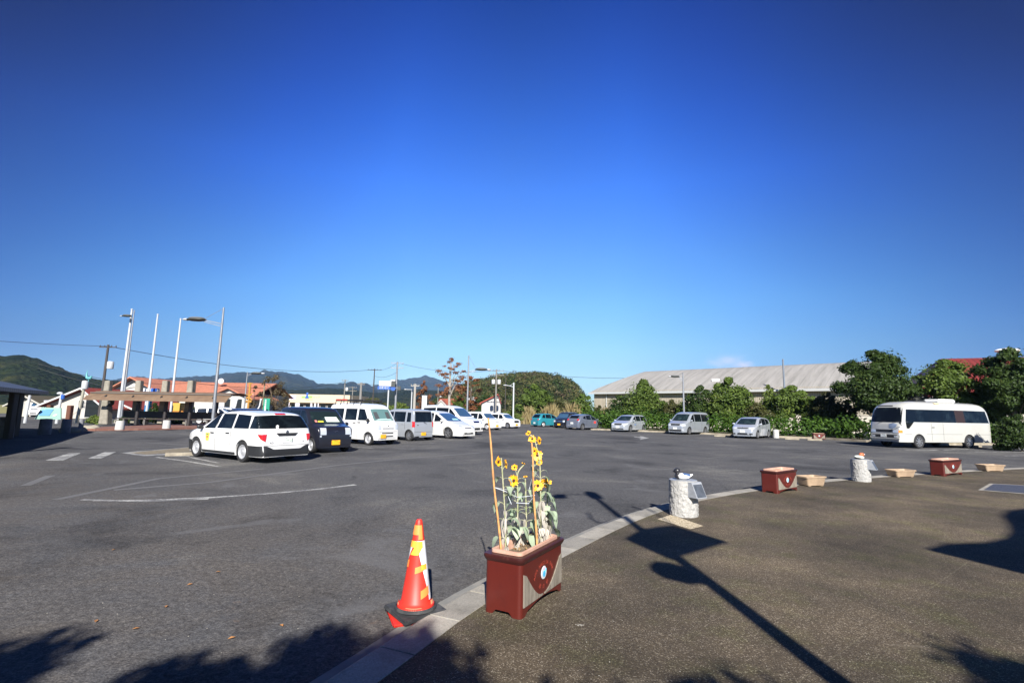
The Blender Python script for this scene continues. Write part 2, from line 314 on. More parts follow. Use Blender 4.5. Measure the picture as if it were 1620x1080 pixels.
# markings
def sheet(pts,z,mb): mb.add([tuple(Vector((p.x,p.y,z))) for p in pts],[tuple(range(len(pts)))])
def stripe(mb,line,wd,z=.004):
    l=offs(line,wd/2); r_=offs(line,-wd/2)
    for i in range(len(line)-1): mb.add([(l[i].x,l[i].y,z),(l[i+1].x,l[i+1].y,z),(r_[i+1].x,r_[i+1].y,z),(r_[i].x,r_[i].y,z)],[(0,1,2,3)])
m=MB()
for q in ([(72,728),(100,728),(128,716.5),(108,717)],[(139,725),(160,725),(184,714.5),(166,714.5)]): sheet([G(*p) for p in q],.004,m)
stripe(m,[G(130,790),G(180,792),G(240,791),G(330,787),G(420,781),G(500,774),G(562,766.5)],.13)
stripe(m,[G(150,791.5),G(240,793),G(330,789)],.10,.0045)
for q in ([(190,716),(228,721.5),(300,717),(300,715),(231,719),(204,715.8),(300,708.5),(300,707)],): sheet([G(*p) for p in q],.004,m)
stripe(m,[G(248,723),G(300,730),G(348,738)],.12); stripe(m,[G(300,723),G(345,732)],.1); stripe(m,[G(270,722),G(300,721)],.25)
# arrow in the lane
sheet([G(*p) for p in [(1002,690),(1012,691),(1013,689.5),(1027,692.5),(1012,695.5),(1014,693),(1004,691.2)]],.004,m)
stripe(m,[G(530,705),G(590,708.5)],.11); stripe(m,[G(650,700),G(690,700)],.1); stripe(m,[G(690,694),G(716,695.5)],.1)
for x in (848,800,775): stripe(m,[G(x,681.4),G(x+18,681.6)],.12)
# hatch beside the bus
stripe(m,[G(1432,711.5),G(1500,711.5),G(1548,713.5)],.16); stripe(m,[G(1540,705.5),G(1600,705),G(1640,706)],.14); stripe(m,[G(1452,713),G(1620,706)],.12)
stripe(m,[G(1530,715.5),G(1640,714.5)],.14); stripe(m,[G(1560,711),G(1610,712)],.3); stripe(m,[G(1330,702.8),G(1365,704)],.13); stripe(m,[G(1590,721),G(1640,719.8)],.1)
for x in range(100,330,26): stripe(m,[G(x,683.2-(x-100)*.004),G(x+13,683.3-(x-100)*.004)],.1)
struct('road_markings',m,PAINT,fix=False)
m=MB()
for q in ([(90,790),(250,757),(420,741)],[(180,775),(330,763),(540,735)],[(540,735),(640,725),(760,716)],[(230,700),(300,704)],[(590,708),(640,706)],[(40,768),(80,752)]): stripe(m,[G(*p) for p in q],.17)
struct('faded_road_markings',m,FADED,fix=False)
m=MB(); sheet([G(*p) for p in [(204,715.9),(231,718.8),(340,711),(340,704)]],.006,m); struct('island_paving',m,mat('island_beige',(.2,.165,.11),.95,noise_=(9,(.13,.11,.075),.4,.6)),fix=False)
# pale paver strip by the near bollard, dark drain cover at the right
m=MB(); sheet([G(*p,PZ) for p in [(1040,821),(1062,814),(1113,832),(1092,837)]],PZ+.004,m)
a=NT('pale_aggregate'); v=a.n('ShaderNodeTexVoronoi',{'Vector':a.c,'Scale':70.0}); a.col(a.ramp(a.n('ShaderNodeSeparateColor',{0:v.outputs['Color']}).outputs[0],[(0,(.18,.14,.08)),(.4,(.4,.33,.22)),(1,(.6,.52,.38))])); a.bump(v.outputs['Distance'],.5,.005); a.b.inputs['Roughness'].default_value=.8
struct('tactile_strip',m,a.m,fix=False)
q=[G(*p,PZ) for p in [(1556,775),(1572,765.5),(1680,771),(1690,786)]]; cq=sum(q,Vector())/4
m=MB(); sheet([cq+(p-cq)*1.13 for p in q],PZ+.004,m); struct('grate_border',m,CONC,fix=False)
m=MB(); sheet(q,PZ+.008,m); a=NT('dark_grate'); br=a.n('ShaderNodeTexBrick',{0:a.c,'Scale':22.0,'Mortar Size':.08},offset=0).outputs['Fac']; a.col(a.mix(br,(.03,.033,.045),(.075,.08,.1))); a.b.inputs['Roughness'].default_value=.5; a.bump(br,.6,.004); struct('grate',m,a.m,fix=False)
# a few pale bits of grit and a patch on the paving
m=MB(); rr=random.Random(3)
for px,py,s_ in [(917,988,.035),(1022,757,.0),(1080,744,0)]:
    if s_:
        c0=G(px,py,PZ); 
        for k in range(14): m.sphere((c0.x+rr.uniform(-s_,s_)*.8,c0.y+rr.uniform(-s_,s_)*.4,PZ+.001),.007,6,4,(1,1,.2))
for k in range(90):
    x=rr.uniform(640,1620); y=rr.uniform(800,1080); p=G(x,y,PZ)
    if x<1100 and y<1080-(x-640)*.6: continue
    m.sphere((p.x,p.y,PZ+.002),rr.uniform(.002,.0045),6,4,(1,1,.6))
for k in range(60):
    x=rr.uniform(0,700); y=rr.uniform(760,1040); p=G(x,y,0)
    if y>1240-.35*x: continue
    m.sphere((p.x,p.y,.003),rr.uniform(.002,.005),6,4,(1,1.3,.6))
tag(m.build('loose_grit',mat('pale_grit',(.26,.245,.215),.8)),kind='stuff',label='pale grit scattered over the tarmac and paving',cat='grit')
m=MB(); GOLD=mat('dry_leaf',(.32,.15,.05),.8)
for px,py,z in [(262,960,0),(215,995,0),(366,1010,0),(445,990,0),(300,925,0),(152,983,0),(180,870,0),(345,905,0)]:
    p=G(px,py,0); an=rr.uniform(0,6); m.M=Matrix.Translation((p.x,p.y,.006))@Matrix.Rotation(an,4,'Z'); m.add([(-.025,0,0),(0,-.013,.006),(.028,0,.002),(0,.014,.008)],[(0,1,2,3)])
m.M=Matrix.Identity(4); tag(m.build('fallen_leaves',GOLD,fix=False),kind='stuff',label='dry brown leaves scattered on the near tarmac',cat='leaves')
# far planting-bed kerb on the right
m=MB(); inn=offs(FK,-.22); 
for i in range(len(FK)-1):
    a_,b_,c_,d_=FK[i],FK[i+1],inn[i+1],inn[i]; z=Vector((0,0,.14)); m.add([a_,b_,c_,d_,a_+z,b_+z,c_+z,d_+z],[(0,1,5,4),(4,5,6,7),(2,3,7,6),(0,4,7,3),(1,2,6,5)])
struct('far_kerb',m,mat('far_kerb_concrete',(.33,.29,.22),.9,noise_=(1.5,(.2,.17,.12),.4,.65)))
inn2=offs(FK,-11); m=MB()
for i in range(len(FK)-1): m.add([inn[i]+Vector((0,0,.1)),inn[i+1]+Vector((0,0,.1)),inn2[i+1]+Vector((0,0,.1)),inn2[i]+Vector((0,0,.1))],[(0,1,2,3)])
struct('planting_bed',m,mat('bed_soil',(.09,.075,.045),1,noise_=(2,(.07,.09,.03),.4,.6)),fix=False)
# ---- hills
def hill(name,ridge,Yr,Yn,mt,amp,seed,nx=150,ny=26,back=1.25,layers=3):
    """ridge: list of photo pixels (x,y) of the skyline at distance Yr; the slope comes down toward the viewer at Yn"""
    pts=[at(px,py,Yr) for px,py in ridge]; xs=[p.x/Yr for p in pts]; zs=[p.z for p in pts]; m=MB(); rows=ny
    def zz(t):
        if t<=xs[0]: return zs[0]
        for i in range(len(xs)-1):
            if t<=xs[i+1]:
                f=(t-xs[i])/(xs[i+1]-xs[i]); f=f*f*(3-2*f)*.6+f*.4; return zs[i]*(1-f)+zs[i+1]*f
        return zs[-1]
    vs=[];fs=[]
    for j in range(rows+1):
        s=j/rows*back; Y=Yn+(Yr-Yn)*s
        for i in range(nx+1):
            t=xs[0]+(xs[-1]-xs[0])*i/nx; h=zz(t)*min(1,Y/Yr); k=s if s<=1 else 1-(s-1)*1.8
            prof=math.sin(min(k,1)*math.pi/2)**1.15 if s<=1 else k
            x=t*Y; n=0
            for o_,a_ in ((1,.5),(2.3,.3),(5.5,.2)): n+=a_*noise.noise(Vector((x*o_/Yr*7+seed,Y*o_/Yr*7,seed*1.7)))
            rough=noise.noise(Vector((x*60/Yr,Y*60/Yr,seed)))*.5+noise.noise(Vector((x*130/Yr,Y*130/Yr,seed+9)))*.5
            z=h*prof+h*n*.9*math.sin(min(k,1)*math.pi)*max(0,1-k)+amp*rough*min(1,k*3)
            vs.append((x,Y,max(z,-.5) if j else -1))
    for j in range(rows):
        for i in range(nx): a0=j*(nx+1)+i; fs.append((a0,a0+1,a0+nx+2,a0+nx+1))
    m.add(vs,fs); return struct(name,m,mt,smooth=80,fix=False)
def forest_mat(name,c1,c2,c3,sc_):
    a=NT(name); v=a.n('ShaderNodeTexVoronoi',{'Vector':a.c,'Scale':sc_}); n=a.noise(sc_*.12,5,.6); n2=a.noise(sc_*1.7,3,.6)
    c=a.ramp(n,[(.35,c1),(.52,c2),(.68,c3)]); cc=a.mix(.8,c,a.ramp(a.n('ShaderNodeSeparateColor',{0:v.outputs['Color']}).outputs[0],[(0,(.55,.6,.55)),(.6,(1.0,1,1)),(1,(1.6,1.45,1.1))]),'MULTIPLY')
    a.col(cc); a.b.inputs['Roughness'].default_value=1; a.b.inputs['Specular IOR Level'].default_value=.05
    a.bump(a.math('ADD',a.math('MULTIPLY',v.outputs['Distance'],-1),a.math('MULTIPLY',n2,.4)),1.0,.6/sc_); return a.m
FM1=forest_mat('forest_near',(.006,.012,.003),(.014,.020,.006),(.028,.030,.010),.2)
FM2=forest_mat('forest_far',(.006,.013,.007),(.012,.020,.010),(.028,.028,.016),.03)
hill('hill',[(-180,575),(-100,562),(-20,560.5),(10,563),(35,561.5),(55,566),(90,580),(115,590),(150,600),(190,603),(225,605),(260,612),(300,622),(340,636)],560,330,FM1,2.2,3.1,nx=200,ny=44)
hill('mountains',[(150,606),(200,598),(225,596),(250,600),(290,597),(330,595),(370,590),(385,588.5),(400,590),(420,586.5),(440,588),(470,592),(490,601),(505,607),(530,607.5),(560,604),(567,609),(578,606),(590,613),(600,618),(640,614),(700,617),(740,620)],3300,1500,FM2,16,7.7,nx=260,ny=40)
hill('far_mountain',[(560,620),(600,608),(630,601),(650,599),(663,596),(673,594),(685,598),(695,602),(720,606),(760,612),(800,622),(850,632)],4400,3000,FM2,18,1.3,nx=160)
hill('foothills',[(300,636),(360,622),(420,616),(470,617),(520,614),(560,617),(600,622),(640,616),(700,618),(740,612),(800,620)],1250,700,FM1,5,5.2,nx=200,ny=36)
hill('wooded_hill',[(670,646),(715,624),(745,607),(775,600),(800,596),(815,593),(850,593),(880,596),(905,605),(918,620),(926,638),(936,655)],300,190,FM1,.8,9.4,nx=110,ny=34)
# ================================================================ VEHICLES
GLASS=mat('tinted_glass',(.004,.006,.008),.03,spec=.5,noise_=(1.7,(.014,.022,.027),.5,.72)); GLASSC=mat('clear_dark_glass',(.010,.018,.020),.03,spec=.5,noise_=(2.2,(.035,.060,.060),.5,.7))
TYRE=mat('tyre_rubber',(.018,.018,.019),.75); CHROME=mat('chrome',(.75,.76,.78),.18,1); ALLOY=mat('alloy',(.5,.51,.53),.35,.85)
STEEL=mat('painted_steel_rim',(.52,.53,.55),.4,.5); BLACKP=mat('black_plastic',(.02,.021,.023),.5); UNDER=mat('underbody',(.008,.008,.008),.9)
LAMPC=mat('headlamp_lens',(.62,.66,.7),.08,.35,coat=1); LAMPR=mat('tail_lamp_lens',(.5,.012,.015),.12,coat=1); AMBER=mat('amber_lens',(.7,.22,.03),.15,coat=1)
PLW=mat('plate_white',(.78,.78,.76),.5); PLY=mat('plate_yellow',(.85,.42,.02),.5); PLG=mat('plate_ink_green',(.05,.22,.1),.5); INK=mat('ink_black',(.02,.02,.02),.5)
SEAM=mat('panel_gap',(.02,.02,.022),.8); CREAM=mat('sunshade_cream',(.6,.68,.62),.5); SEATC=mat('seat_cloth',(.05,.055,.06),.9)
WHITE=paint('white_paint',(.66,.66,.65)); PEARL=paint('pearl_white',(.62,.62,.60)); BLACK=paint('black_paint',(.012,.013,.02)); SILVER=paint('silver_paint',(.40,.43,.47),.35); SILVG=paint('silver_grey_paint',(.36,.39,.43),.4)
GREY=paint('grey_blue_paint',(.15,.17,.22),.35); TEAL=paint('teal_paint',(.03,.24,.30),.25); NAVY=paint('navy_paint',(.012,.02,.06))
def chaikin(p,n=2,keep=()):
    for _ in range(n):
        q=[p[0]]
        for i in range(len(p)-1):
            a_,b_=p[i],p[i+1]; q+=[tuple(a_[k]*.78+b_[k]*.22 for k in range(len(a_))),tuple(a_[k]*.22+b_[k]*.78 for k in range(len(a_)))]
        p=q+[p[-1]]
    return p
def make_car(name,label,cat,S,group='cars parked in the lot'):
    L,W,H=S['L'],S['W'],S['H']; zb=S.get('zb',.2); belt=S['belt']; tum=S['tum']; r=S.get('r',.12); nose=S.get('nose',.12); tail=S.get('tail',.08); rw=S['rw']; mb_=S['paint']
    root=empty(name); tag(root,label,cat,group)
    prof=chaikin([(x,z) for x,z in S['prof']],2)
    hw=W/2
    def plan(x):
        d1=max(0,(x-(L/2-nose*4))/(nose*4)); d2=max(0,(-x-(L/2-tail*4))/(tail*4))
        return hw*(1-(nose/hw*1.0)*d1**2.6-(tail/hw)*d2**2.6)
    def wid(x,z):
        b=belt(x); w_=plan(x)
        if z>b: w_-=(z-b)*tum
        else: w_-=max(0,(.45-z))*.10+ (b-z)*.015
        return w_
    vs=[];fs=[];n=0
    for x,z in prof:
        b=belt(x); zt=z; zs=[zb,zb+.05,.34,.5,.62,b-.08,b-.01,b+.05,b+(H-b)*.5,H-.12,H-.05]
        zt=max(zt,zb+.03); hi=max(zb+.012,zt-r*.75); zs=[min(q,hi)+k_*.0004-.0044 for k_,q in enumerate(sorted(zs))]
        half=[(wid(x,q),q) for q in zs]; wt=wid(x,hi); dz=zt-hi
        half+=[(wt-r*.12,hi+dz*.38),(wt-r*.45,hi+dz*.75),(wt-r*1.05,hi+dz*.95)]
        half+=[(wt*.6,zt+.008),(wt*.3,zt+.014)]
        ring=[(x,0,zb)]+[(x,a_,q) for a_,q in half]+[(x,0,zt+.016)]+[(x,-a_,q) for a_,q in half[::-1]]
        n=len(ring); vs+=ring
    N=len(prof)
    for i in range(N-1):
        for k in range(n): fs.append((i*n+k,i*n+(k+1)%n,(i+1)*n+(k+1)%n,(i+1)*n+k))
    fs+=[tuple(range(n-1,-1,-1)),tuple(range((N-1)*n,N*n))]
    m=MB(); m.add(vs,fs); body=m.build('body',mb_,root,smooth=38)
    bvh=BVHTree.FromPolygons([v.co[:] for v in body.data.vertices],[tuple(p.vertices) for p in body.data.polygons])
    # wheel arches
    cut=MB(); 
    for wx in S['wx']:
        for s in (-1,1):
            cut.lathe([(rw*1.17,-.4),(rw*1.17,.4)],28,'y',(wx,s*(hw-.05),rw*.98))
    co=cut.build('cut',mb_); bm_=body.modifiers.new('b','BOOLEAN'); bm_.object=co; bm_.operation='DIFFERENCE'; bm_.solver='EXACT'
    dg=bpy.context.evaluated_depsgraph_get(); dg.update(); ev=body.evaluated_get(dg); me=bpy.data.meshes.new_from_object(ev)
    if max(abs(v.co.y) for v in me.vertices)>hw+.1 or min(v.co.z for v in me.vertices)<zb-.05 or len(me.vertices)<50:
        print('BOOLEAN RETRY',name); bm_.solver='FAST'; dg.update(); me=bpy.data.meshes.new_from_object(body.evaluated_get(dg))
        if max(abs(v.co.y) for v in me.vertices)>hw+.1 or min(v.co.z for v in me.vertices)<zb-.05: print('BOOLEAN FAIL',name); me=body.data
    body.modifiers.clear(); body.data=me; bpy.data.objects.remove(co)
    # dark insides of the arches and the underbody
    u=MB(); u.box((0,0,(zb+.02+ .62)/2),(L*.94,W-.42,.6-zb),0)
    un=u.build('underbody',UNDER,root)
    # projected patches
    def hit(ax,a_,b_):
        if ax in 'WN':
            c0=-(L/2-1.0) if ax=='W' else L/2-1.0; an=R(a_); dv=Vector((math.cos(an),math.sin(an),0)); h=bvh.ray_cast(Vector((c0,0,b_))+dv*4,-dv); return (h[0],h[1]) if h[0] is not None else (None,None)
        o={'L':(a_,3,b_),'R':(a_,-3,b_),'F':(5,a_,b_),'B':(-5,a_,b_)}[ax]; d={'L':(0,-1,0),'R':(0,1,0),'F':(-1,0,0),'B':(1,0,0)}[ax]
        h=bvh.ray_cast(Vector(o),Vector(d)); 
        return (h[0],h[1]) if h[0] is not None else (None,None)
    def patch(mbx,ax,lo,up,nu=8,nv=5,t=.006,deep=.0):
        def samp(pl,f):
            if len(pl)==2: return (pl[0][0]*(1-f)+pl[1][0]*f,pl[0][1]*(1-f)+pl[1][1]*f)
            ds=[0]
            for i in range(len(pl)-1): ds.append(ds[-1]+math.dist(pl[i],pl[i+1]))
            q=f*ds[-1]
            for i in range(len(pl)-1):
                if q<=ds[i+1]+1e-9:
                    g=(q-ds[i])/max(1e-9,ds[i+1]-ds[i]); return (pl[i][0]*(1-g)+pl[i+1][0]*g,pl[i][1]*(1-g)+pl[i+1][1]*g)
            return pl[-1]
        vs=[];fs=[];dirs=[]; D={'L':Vector((0,1,0)),'R':Vector((0,-1,0)),'F':Vector((1,0,0)),'B':Vector((-1,0,0))}.get(ax)
        last=None
        for j in range(nv+1):
            for i in range(nu+1):
                a0=samp(lo,i/nu); a1=samp(up,i/nu); g=j/nv; p,nn=hit(ax,a0[0]*(1-g)+a1[0]*g,a0[1]*(1-g)+a1[1]*g)
                if p is None: p=last or Vector((0,0,0)); nn=nn or D or Vector((0,0,1))
                DD=D or nn
                last=p; edge=(i in(0,nu) or j in(0,nv)); vs.append(p+nn*t+DD*deep); dirs.append(DD)
        for j in range(nv):
            for i in range(nu): k=j*(nu+1)+i; fs.append((k,k+1,k+nu+2,k+nu+1))
        # skirt
        bd=[i for i in range(nu+1)]+[j*(nu+1)+nu for j in range(1,nv+1)]+[nv*(nu+1)+i for i in range(nu-1,-1,-1)]+[j*(nu+1) for j in range(nv-1,0,-1)]
        o=len(vs); 
        for k in bd: vs.append(vs[k]-dirs[k]*(t+deep+.012))
        for q in range(len(bd)): fs.append((bd[q],o+q,o+(q+1)%len(bd),bd[(q+1)%len(bd)]))
        mbx.add(vs,fs)
    def P(name_,m_,items,parent=None,t=.006,nu=8,nv=5,label=None,deep=0):
        if items[0][0] in 'WN': nu=44; nv=max(nv,8); t=max(t,.012)
        q=MB()
        for ax,lo,up in items: patch(q,ax,lo,up,nu,nv,t,deep)
        o=q.build(name_,m_,parent or root,smooth=50); 
        if label: o['label']=label
        return o
    # side glass, mirrored
    for lo,up in S['glass']:
        for ax in 'LR': P('side_window',S.get('sg',GLASS),[(ax,lo,up)],nu=10,nv=6)
    ws=S['ws']; P('windscreen',S.get('wg',GLASSC),[('F',[(-ws[0],ws[2]),(-ws[0]*.4,ws[2]-.015),(ws[0]*.4,ws[2]-.015),(ws[0],ws[2])],[(-ws[1],ws[3]-.015),(-ws[1]*.5,ws[3]),(ws[1]*.5,ws[3]),(ws[1],ws[3]-.015)])],nu=14,nv=8)
    if S.get('wrapglass'): P('rear_window',GLASS,[('W',[(114,.99),(246,.99)],[(118,1.345),(150,1.37),(180,1.37),(210,1.37),(242,1.345)])],nu=26,nv=6,t=.008)
    if S.get('rg'): g=S['rg']; P('rear_window',GLASS,[('B',[(-g[0],g[2]),(g[0],g[2])],[(-g[1],g[3]),(g[1],g[3])])],nu=12,nv=7)
    for nm,m_,items in S.get('extra',[]):
        P(nm,m_,items,t=.011)
    # seams
    for x,z0,z1 in S.get('seams',[]):
        for ax in 'LR': P('door_gap',SEAM,[(ax,[(x-.006,z0),(x+.006,z0)],[(x-.006,z1),(x+.006,z1)])],nu=1,nv=8,t=.003)
    for ax,lo,up in S.get('seamsx',[]): P('panel_gap',SEAM,[(ax,lo,up)],nu=14,nv=1,t=.003)
    for x,z in S.get('handles',[]):
        for ax in 'LR': P('door_handle',S.get('hm',mb_),[(ax,[(x-.09,z-.016),(x+.09,z-.016)],[(x-.09,z+.016),(x+.09,z+.016)])],t=.02,nu=4,nv=2)
    # mirrors
    if S.get('mir'):
        mx,mz=S['mir']; 
        for s in (-1,1):
            y=s*(plan(mx)+.10); q=MB(); q.sphere((mx,y,mz),.1,12,8,(.55,1.0,.75)); q.bar((mx+.02,s*(plan(mx)-.04),mz-.05),(mx,y,mz-.03),.05,.04)
            q.build('wing_mirror',S.get('mm',mb_),root,smooth=60)
    # wheels
    for wx in S['wx']:
        for s in (-1,1):
            wd=S.get('wwd',.17); y=s*(hw-.02-wd/2); q=MB(); k=.68
            q.lathe([(rw*k,-wd/2),(rw*.93,-wd/2),(rw*.985,-wd*.38),(rw,-wd*.2),(rw,wd*.2),(rw*.985,wd*.38),(rw*.93,wd/2),(rw*k,wd/2),(rw*k,-wd/2)],30,'y',(wx,y,rw),cap=False)
            wh=q.build('wheel',TYRE,root,smooth=40); q=MB(); yo=y+s*wd*.40
            sg=-s
            if S.get('rim')=='alloy':
                q.lathe([(rw*k,sg*-.05),(rw*k,sg*.01),(rw*.62,sg*.01),(rw*.60,sg*-.05)],30,'y',(wx,yo,rw),cap=False)
                for a_ in range(S.get('spokes',5)):
                    an=2*math.pi*a_/S.get('spokes',5)+.3; ca,sa=math.cos(an),math.sin(an)
                    q.bar((wx+ca*rw*.1,yo+s*.0,rw+sa*rw*.1),(wx+ca*rw*.65,yo-s*.008,rw+sa*rw*.65),rw*.17,.03,up=(0,1,0))
                q.lathe([(.001,sg*.016),(rw*.14,sg*.012),(rw*.16,sg*-.01)],14,'y',(wx,yo,rw),cap=False)
                q.build('rim',ALLOY,wh,smooth=40)
                b=MB(); b.lathe([(.001,sg*-.055),(rw*.6,sg*-.055)],20,'y',(wx,yo,rw),cap=False); b.build('brake_disc',mat('brake_grey',(.06,.06,.06),.5,.5),wh)
            else:
                q.lathe([(rw*k,sg*-.05),(rw*k,sg*.01),(rw*.60,sg*.008),(rw*.55,sg*-.02),(rw*.42,sg*-.03),(rw*.33,sg*-.008),(rw*.17,sg*-.004),(rw*.15,sg*.014),(.001,sg*.016)],30,'y',(wx,yo,rw),cap=False)
                o=q.build('rim',S.get('rimm',STEEL),wh,smooth=30)
    def lamp(nm,m_,ax,x0,x1,z0,z1,t=.009,mir=True):
        P(nm,m_,[(ax,[(x0,z0),(x1,z0)],[(x0,z1),(x1,z1)])],t=t,nu=5,nv=4)
        if mir: P(nm,m_,[(ax,[(-x0,z0),(-x1,z0)],[(-x0,z1),(-x1,z1)])],t=t,nu=5,nv=4)
    for a_ in S.get('lamps',[]): lamp(*a_)
    def plate(ax,y,z,m_,ink,txt,tilt=0):
        p,nn=hit(ax,y,z); s=1 if ax=='F' else -1; x=p.x+s*.02; q=MB(); q.box((x,y,z),(.012,.33,.165)); o=q.build('number_plate',m_,root,bevel=.003)
        q=MB(); M=frame((x+s*.0075,y,z-.02),(0,s,0),(s,0,0)); text(q,txt,.105,M); text(q,S.get('pt','島根 580'),.035,frame((x+s*.0075,y,z+.055),(0,s,0),(s,0,0))); q.build('plate_lettering',ink,o,fix=False)
    for a_ in S.get('plates',[]): plate(*a_)
    # cabin hints just inside the windscreen
    S['_hit']=hit; S['_P']=P; S['_root']=root; S['_patch']=patch
    return root,P,hit,patch
def kei_prof(L,H,hood,hz,zb=.2): # box car with short bonnet; hood=length of the bonnet
    h=L/2; return [(h-.02,zb),(h,.32),(h,.52),(h-.02,hz-.16),(h-.08,hz-.04),(h-.22,hz),(h-hood,hz+.07),(h-hood-.5,H-.11),(h-hood-.62,H-.03),(h-hood-.95,H),(-h+.6,H),(-h+.2,H-.03),(-h+.09,H-.10),(-h+.03,1.0),(-h,.62),(-h,.3),(-h+.02,zb)]
C={}
def put(root,x,y,deg): root.location=(x,y,0); root.rotation_euler=(0,0,R(deg))
# --- white wagon with grey lower bumpers, nearest of the row
S=dict(L=4.395,W=1.695,H=1.49,belt=lambda x:.90+.05*(-x/2.2 if x<0 else -x/2.2),tum=.30,r=.13,nose=.22,tail=.10,rw=.305,wx=(1.357,-1.243),paint=WHITE,zb=.19,
 prof=[(2.16,.19),(2.19,.3),(2.19,.55),(2.12,.70),(1.95,.80),(1.55,.90),(1.15,.97),(.35,1.40),(.0,1.465),(-.6,1.49),(-1.3,1.46),(-1.66,1.42),(-1.76,1.36),(-2.06,.98),(-2.13,.90),(-2.15,.6),(-2.17,.5),(-2.19,.35),(-2.17,.19)],
 glass=[([(.93,.93),(.30,.94)],[(.40,1.31),(.18,1.38)]),([(.20,.95),(-.62,.96)],[(.08,1.39),(-.62,1.40)]),([(-.72,.97),(-1.50,.98)],[(-.72,1.39),(-1.42,1.36)]),],
 ws=(.66,.55,1.0,1.37),wrapglass=((115,.99,245),(115,1.35,1.33,245)),
 extra=[('rear_bumper',BLACKP,[('W',[(114,.202),(180,.202),(246,.202)],[(113,.50),(146,.50),(156,.40),(204,.40),(214,.50),(247,.50)])]),
  ('front_bumper',BLACKP,[('N',[(-58,.22),(0,.22),(58,.22)],[(-62,.54),(-25,.56),(25,.56),(62,.54)])]),
  ('sill_trim',BLACKP,[('L',[(.98,.20),(-.86,.20)],[(.98,.27),(-.86,.27)])]),('sill_trim',BLACKP,[('R',[(.98,.20),(-.86,.20)],[(.98,.27),(-.86,.27)])]),
  ('tailgate_garnish',BLACKP,[('B',[(-.27,.775),(.27,.775)],[(-.36,.86),(.36,.86)])]),
  ('high_brake_light',LAMPR,[('B',[(-.17,1.385),(.17,1.385)],[(-.17,1.427),(.17,1.427)])]),
  ('bumper_reflector',LAMPR,[('B',[(.48,.30),(.66,.30)],[(.48,.345),(.66,.345)])]),('bumper_reflector',LAMPR,[('B',[(-.48,.30),(-.66,.30)],[(-.48,.345),(-.66,.345)])]),
  ('tail_light',LAMPR,[('W',[(138,.70),(144,.62)],[(133,.83),(145,.83)])]),('tail_light',LAMPR,[('W',[(216,.62),(222,.70)],[(215,.83),(227,.83)])])],
 seams=[(1.0,.28,.90),(.25,.28,.92),(-.60,.45,.94),(-.67,.95,1.38),(.24,.93,1.38)],seamsx=[('B',[(-.74,.505),(-.3,.50),(.3,.50),(.74,.505)],[(-.74,.515),(-.3,.51),(.3,.51),(.74,.515)])],
 handles=[(.42,.80),(-.44,.82)],hm=BLACKP,mir=(.98,.97),mm=BLACKP,
 lamps=[('headlight',LAMPC,'F',.45,.68,.62,.76,.012)],
 plates=[('B',0,.66,PLW,PLG,'・19 25')],pt='島根 400')
o,P,hit,patch=make_car('station_wagon','white station wagon with black bumpers and a yellow door sticker, nearest the traffic island','car',S); put(o,-8.5,16.55,148)
q=MB(); p,nn=hit('L',.62,.66)
YS=mat('sticker_yellow',(.80,.60,.08),.5); e=P('door_sticker',YS,[('L',[(.60,.55),(.76,.55)],[(.56,.79),(.80,.79)])],t=.009,nu=6,nv=4)
P('sticker_print',mat('sticker_red',(.6,.15,.08),.5),[('L',[(.63,.63),(.73,.63)],[(.63,.70),(.73,.70)])],parent=e,t=.012); P('sticker_print',mat('sticker_green',(.06,.16,.12),.5),[('L',[(.61,.73),(.75,.73)],[(.61,.765),(.75,.765)])],parent=e,t=.012)
def letters(txt,size,ax,y,z,m_,parent,hit=None):
    p,nn=hit(ax,y,z); s=1 if ax=='F' else -1; q=MB(); text(q,txt,size,frame((p.x+s*.008,y,z),(0,s,0),(s,0,.0))); return q.build('badge_lettering',m_,parent,fix=False)
letters('AD',.09,'B',.50,.58,mat('badge_grey',(.25,.25,.26),.4,.5),o,hit); letters('VE',.06,'B',-.55,.60,INK,o,hit)
q=MB(); p,nn=hit('B',0,.895); q.lathe([(.045,-.006),(.05,0),(.045,.006)],16,'x',(p.x-.012,0,.895)); q.build('badge',CHROME,o)
q=MB(); p,nn=hit('B',.28,1.02); q.sphere((p.x-.01,.28,1.05),.045,10,7); q.sphere((p.x-.01,.28,.995),.05,10,7,(1,1,.7)); q.build('window_figure',PLW,o,smooth=60)
q=MB(); p,nn=hit('B',0,1.02); q.bar((p.x-.03,.05,1.0),(p.x+.05,-.40,1.03),.02,.02); q.build('rear_wiper',BLACKP,o)
# --- black kei box car
S=dict(L=3.395,W=1.475,H=1.64,belt=lambda x:.93,tum=.17,r=.11,nose=.10,tail=.07,rw=.275,wx=(1.22,-1.22),paint=BLACK,
 prof=kei_prof(3.395,1.64,.62,.96),glass=[([(.88,.98),(.22,.98)],[(.50,1.50),(.20,1.52)]),([(.12,.98),(-.72,.98)],[(.12,1.52),(-.72,1.52)]),([(-.82,.98),(-1.45,.98)],[(-.82,1.52),(-1.40,1.50)])],
 ws=(.60,.54,1.07,1.50),rg=(.55,.5,1.0,1.5),seams=[(.95,.28,.95),(.17,.28,.95),(-.77,.5,.95)],handles=[(.35,.86),(-.6,.86)],mir=(.92,1.02),
 lamps=[('headlight',LAMPC,'F',.38,.60,.66,.90,.012),('fog_light',LAMPC,'F',.56,.62,.58,.64,.014)],
 seamsx=[('F',[(-.6,.62),(0,.61),(.6,.62)],[(-.6,.63),(0,.62),(.6,.63)])],plates=[('F',0,.38,PLY,INK,'・・1 09')],pt='島根 580')
o,P,hit,patch=make_car('box_car','black boxy mini car with square headlights and yellow plate, beside the white wagon','car',S); put(o,-7.65,20.0,318)
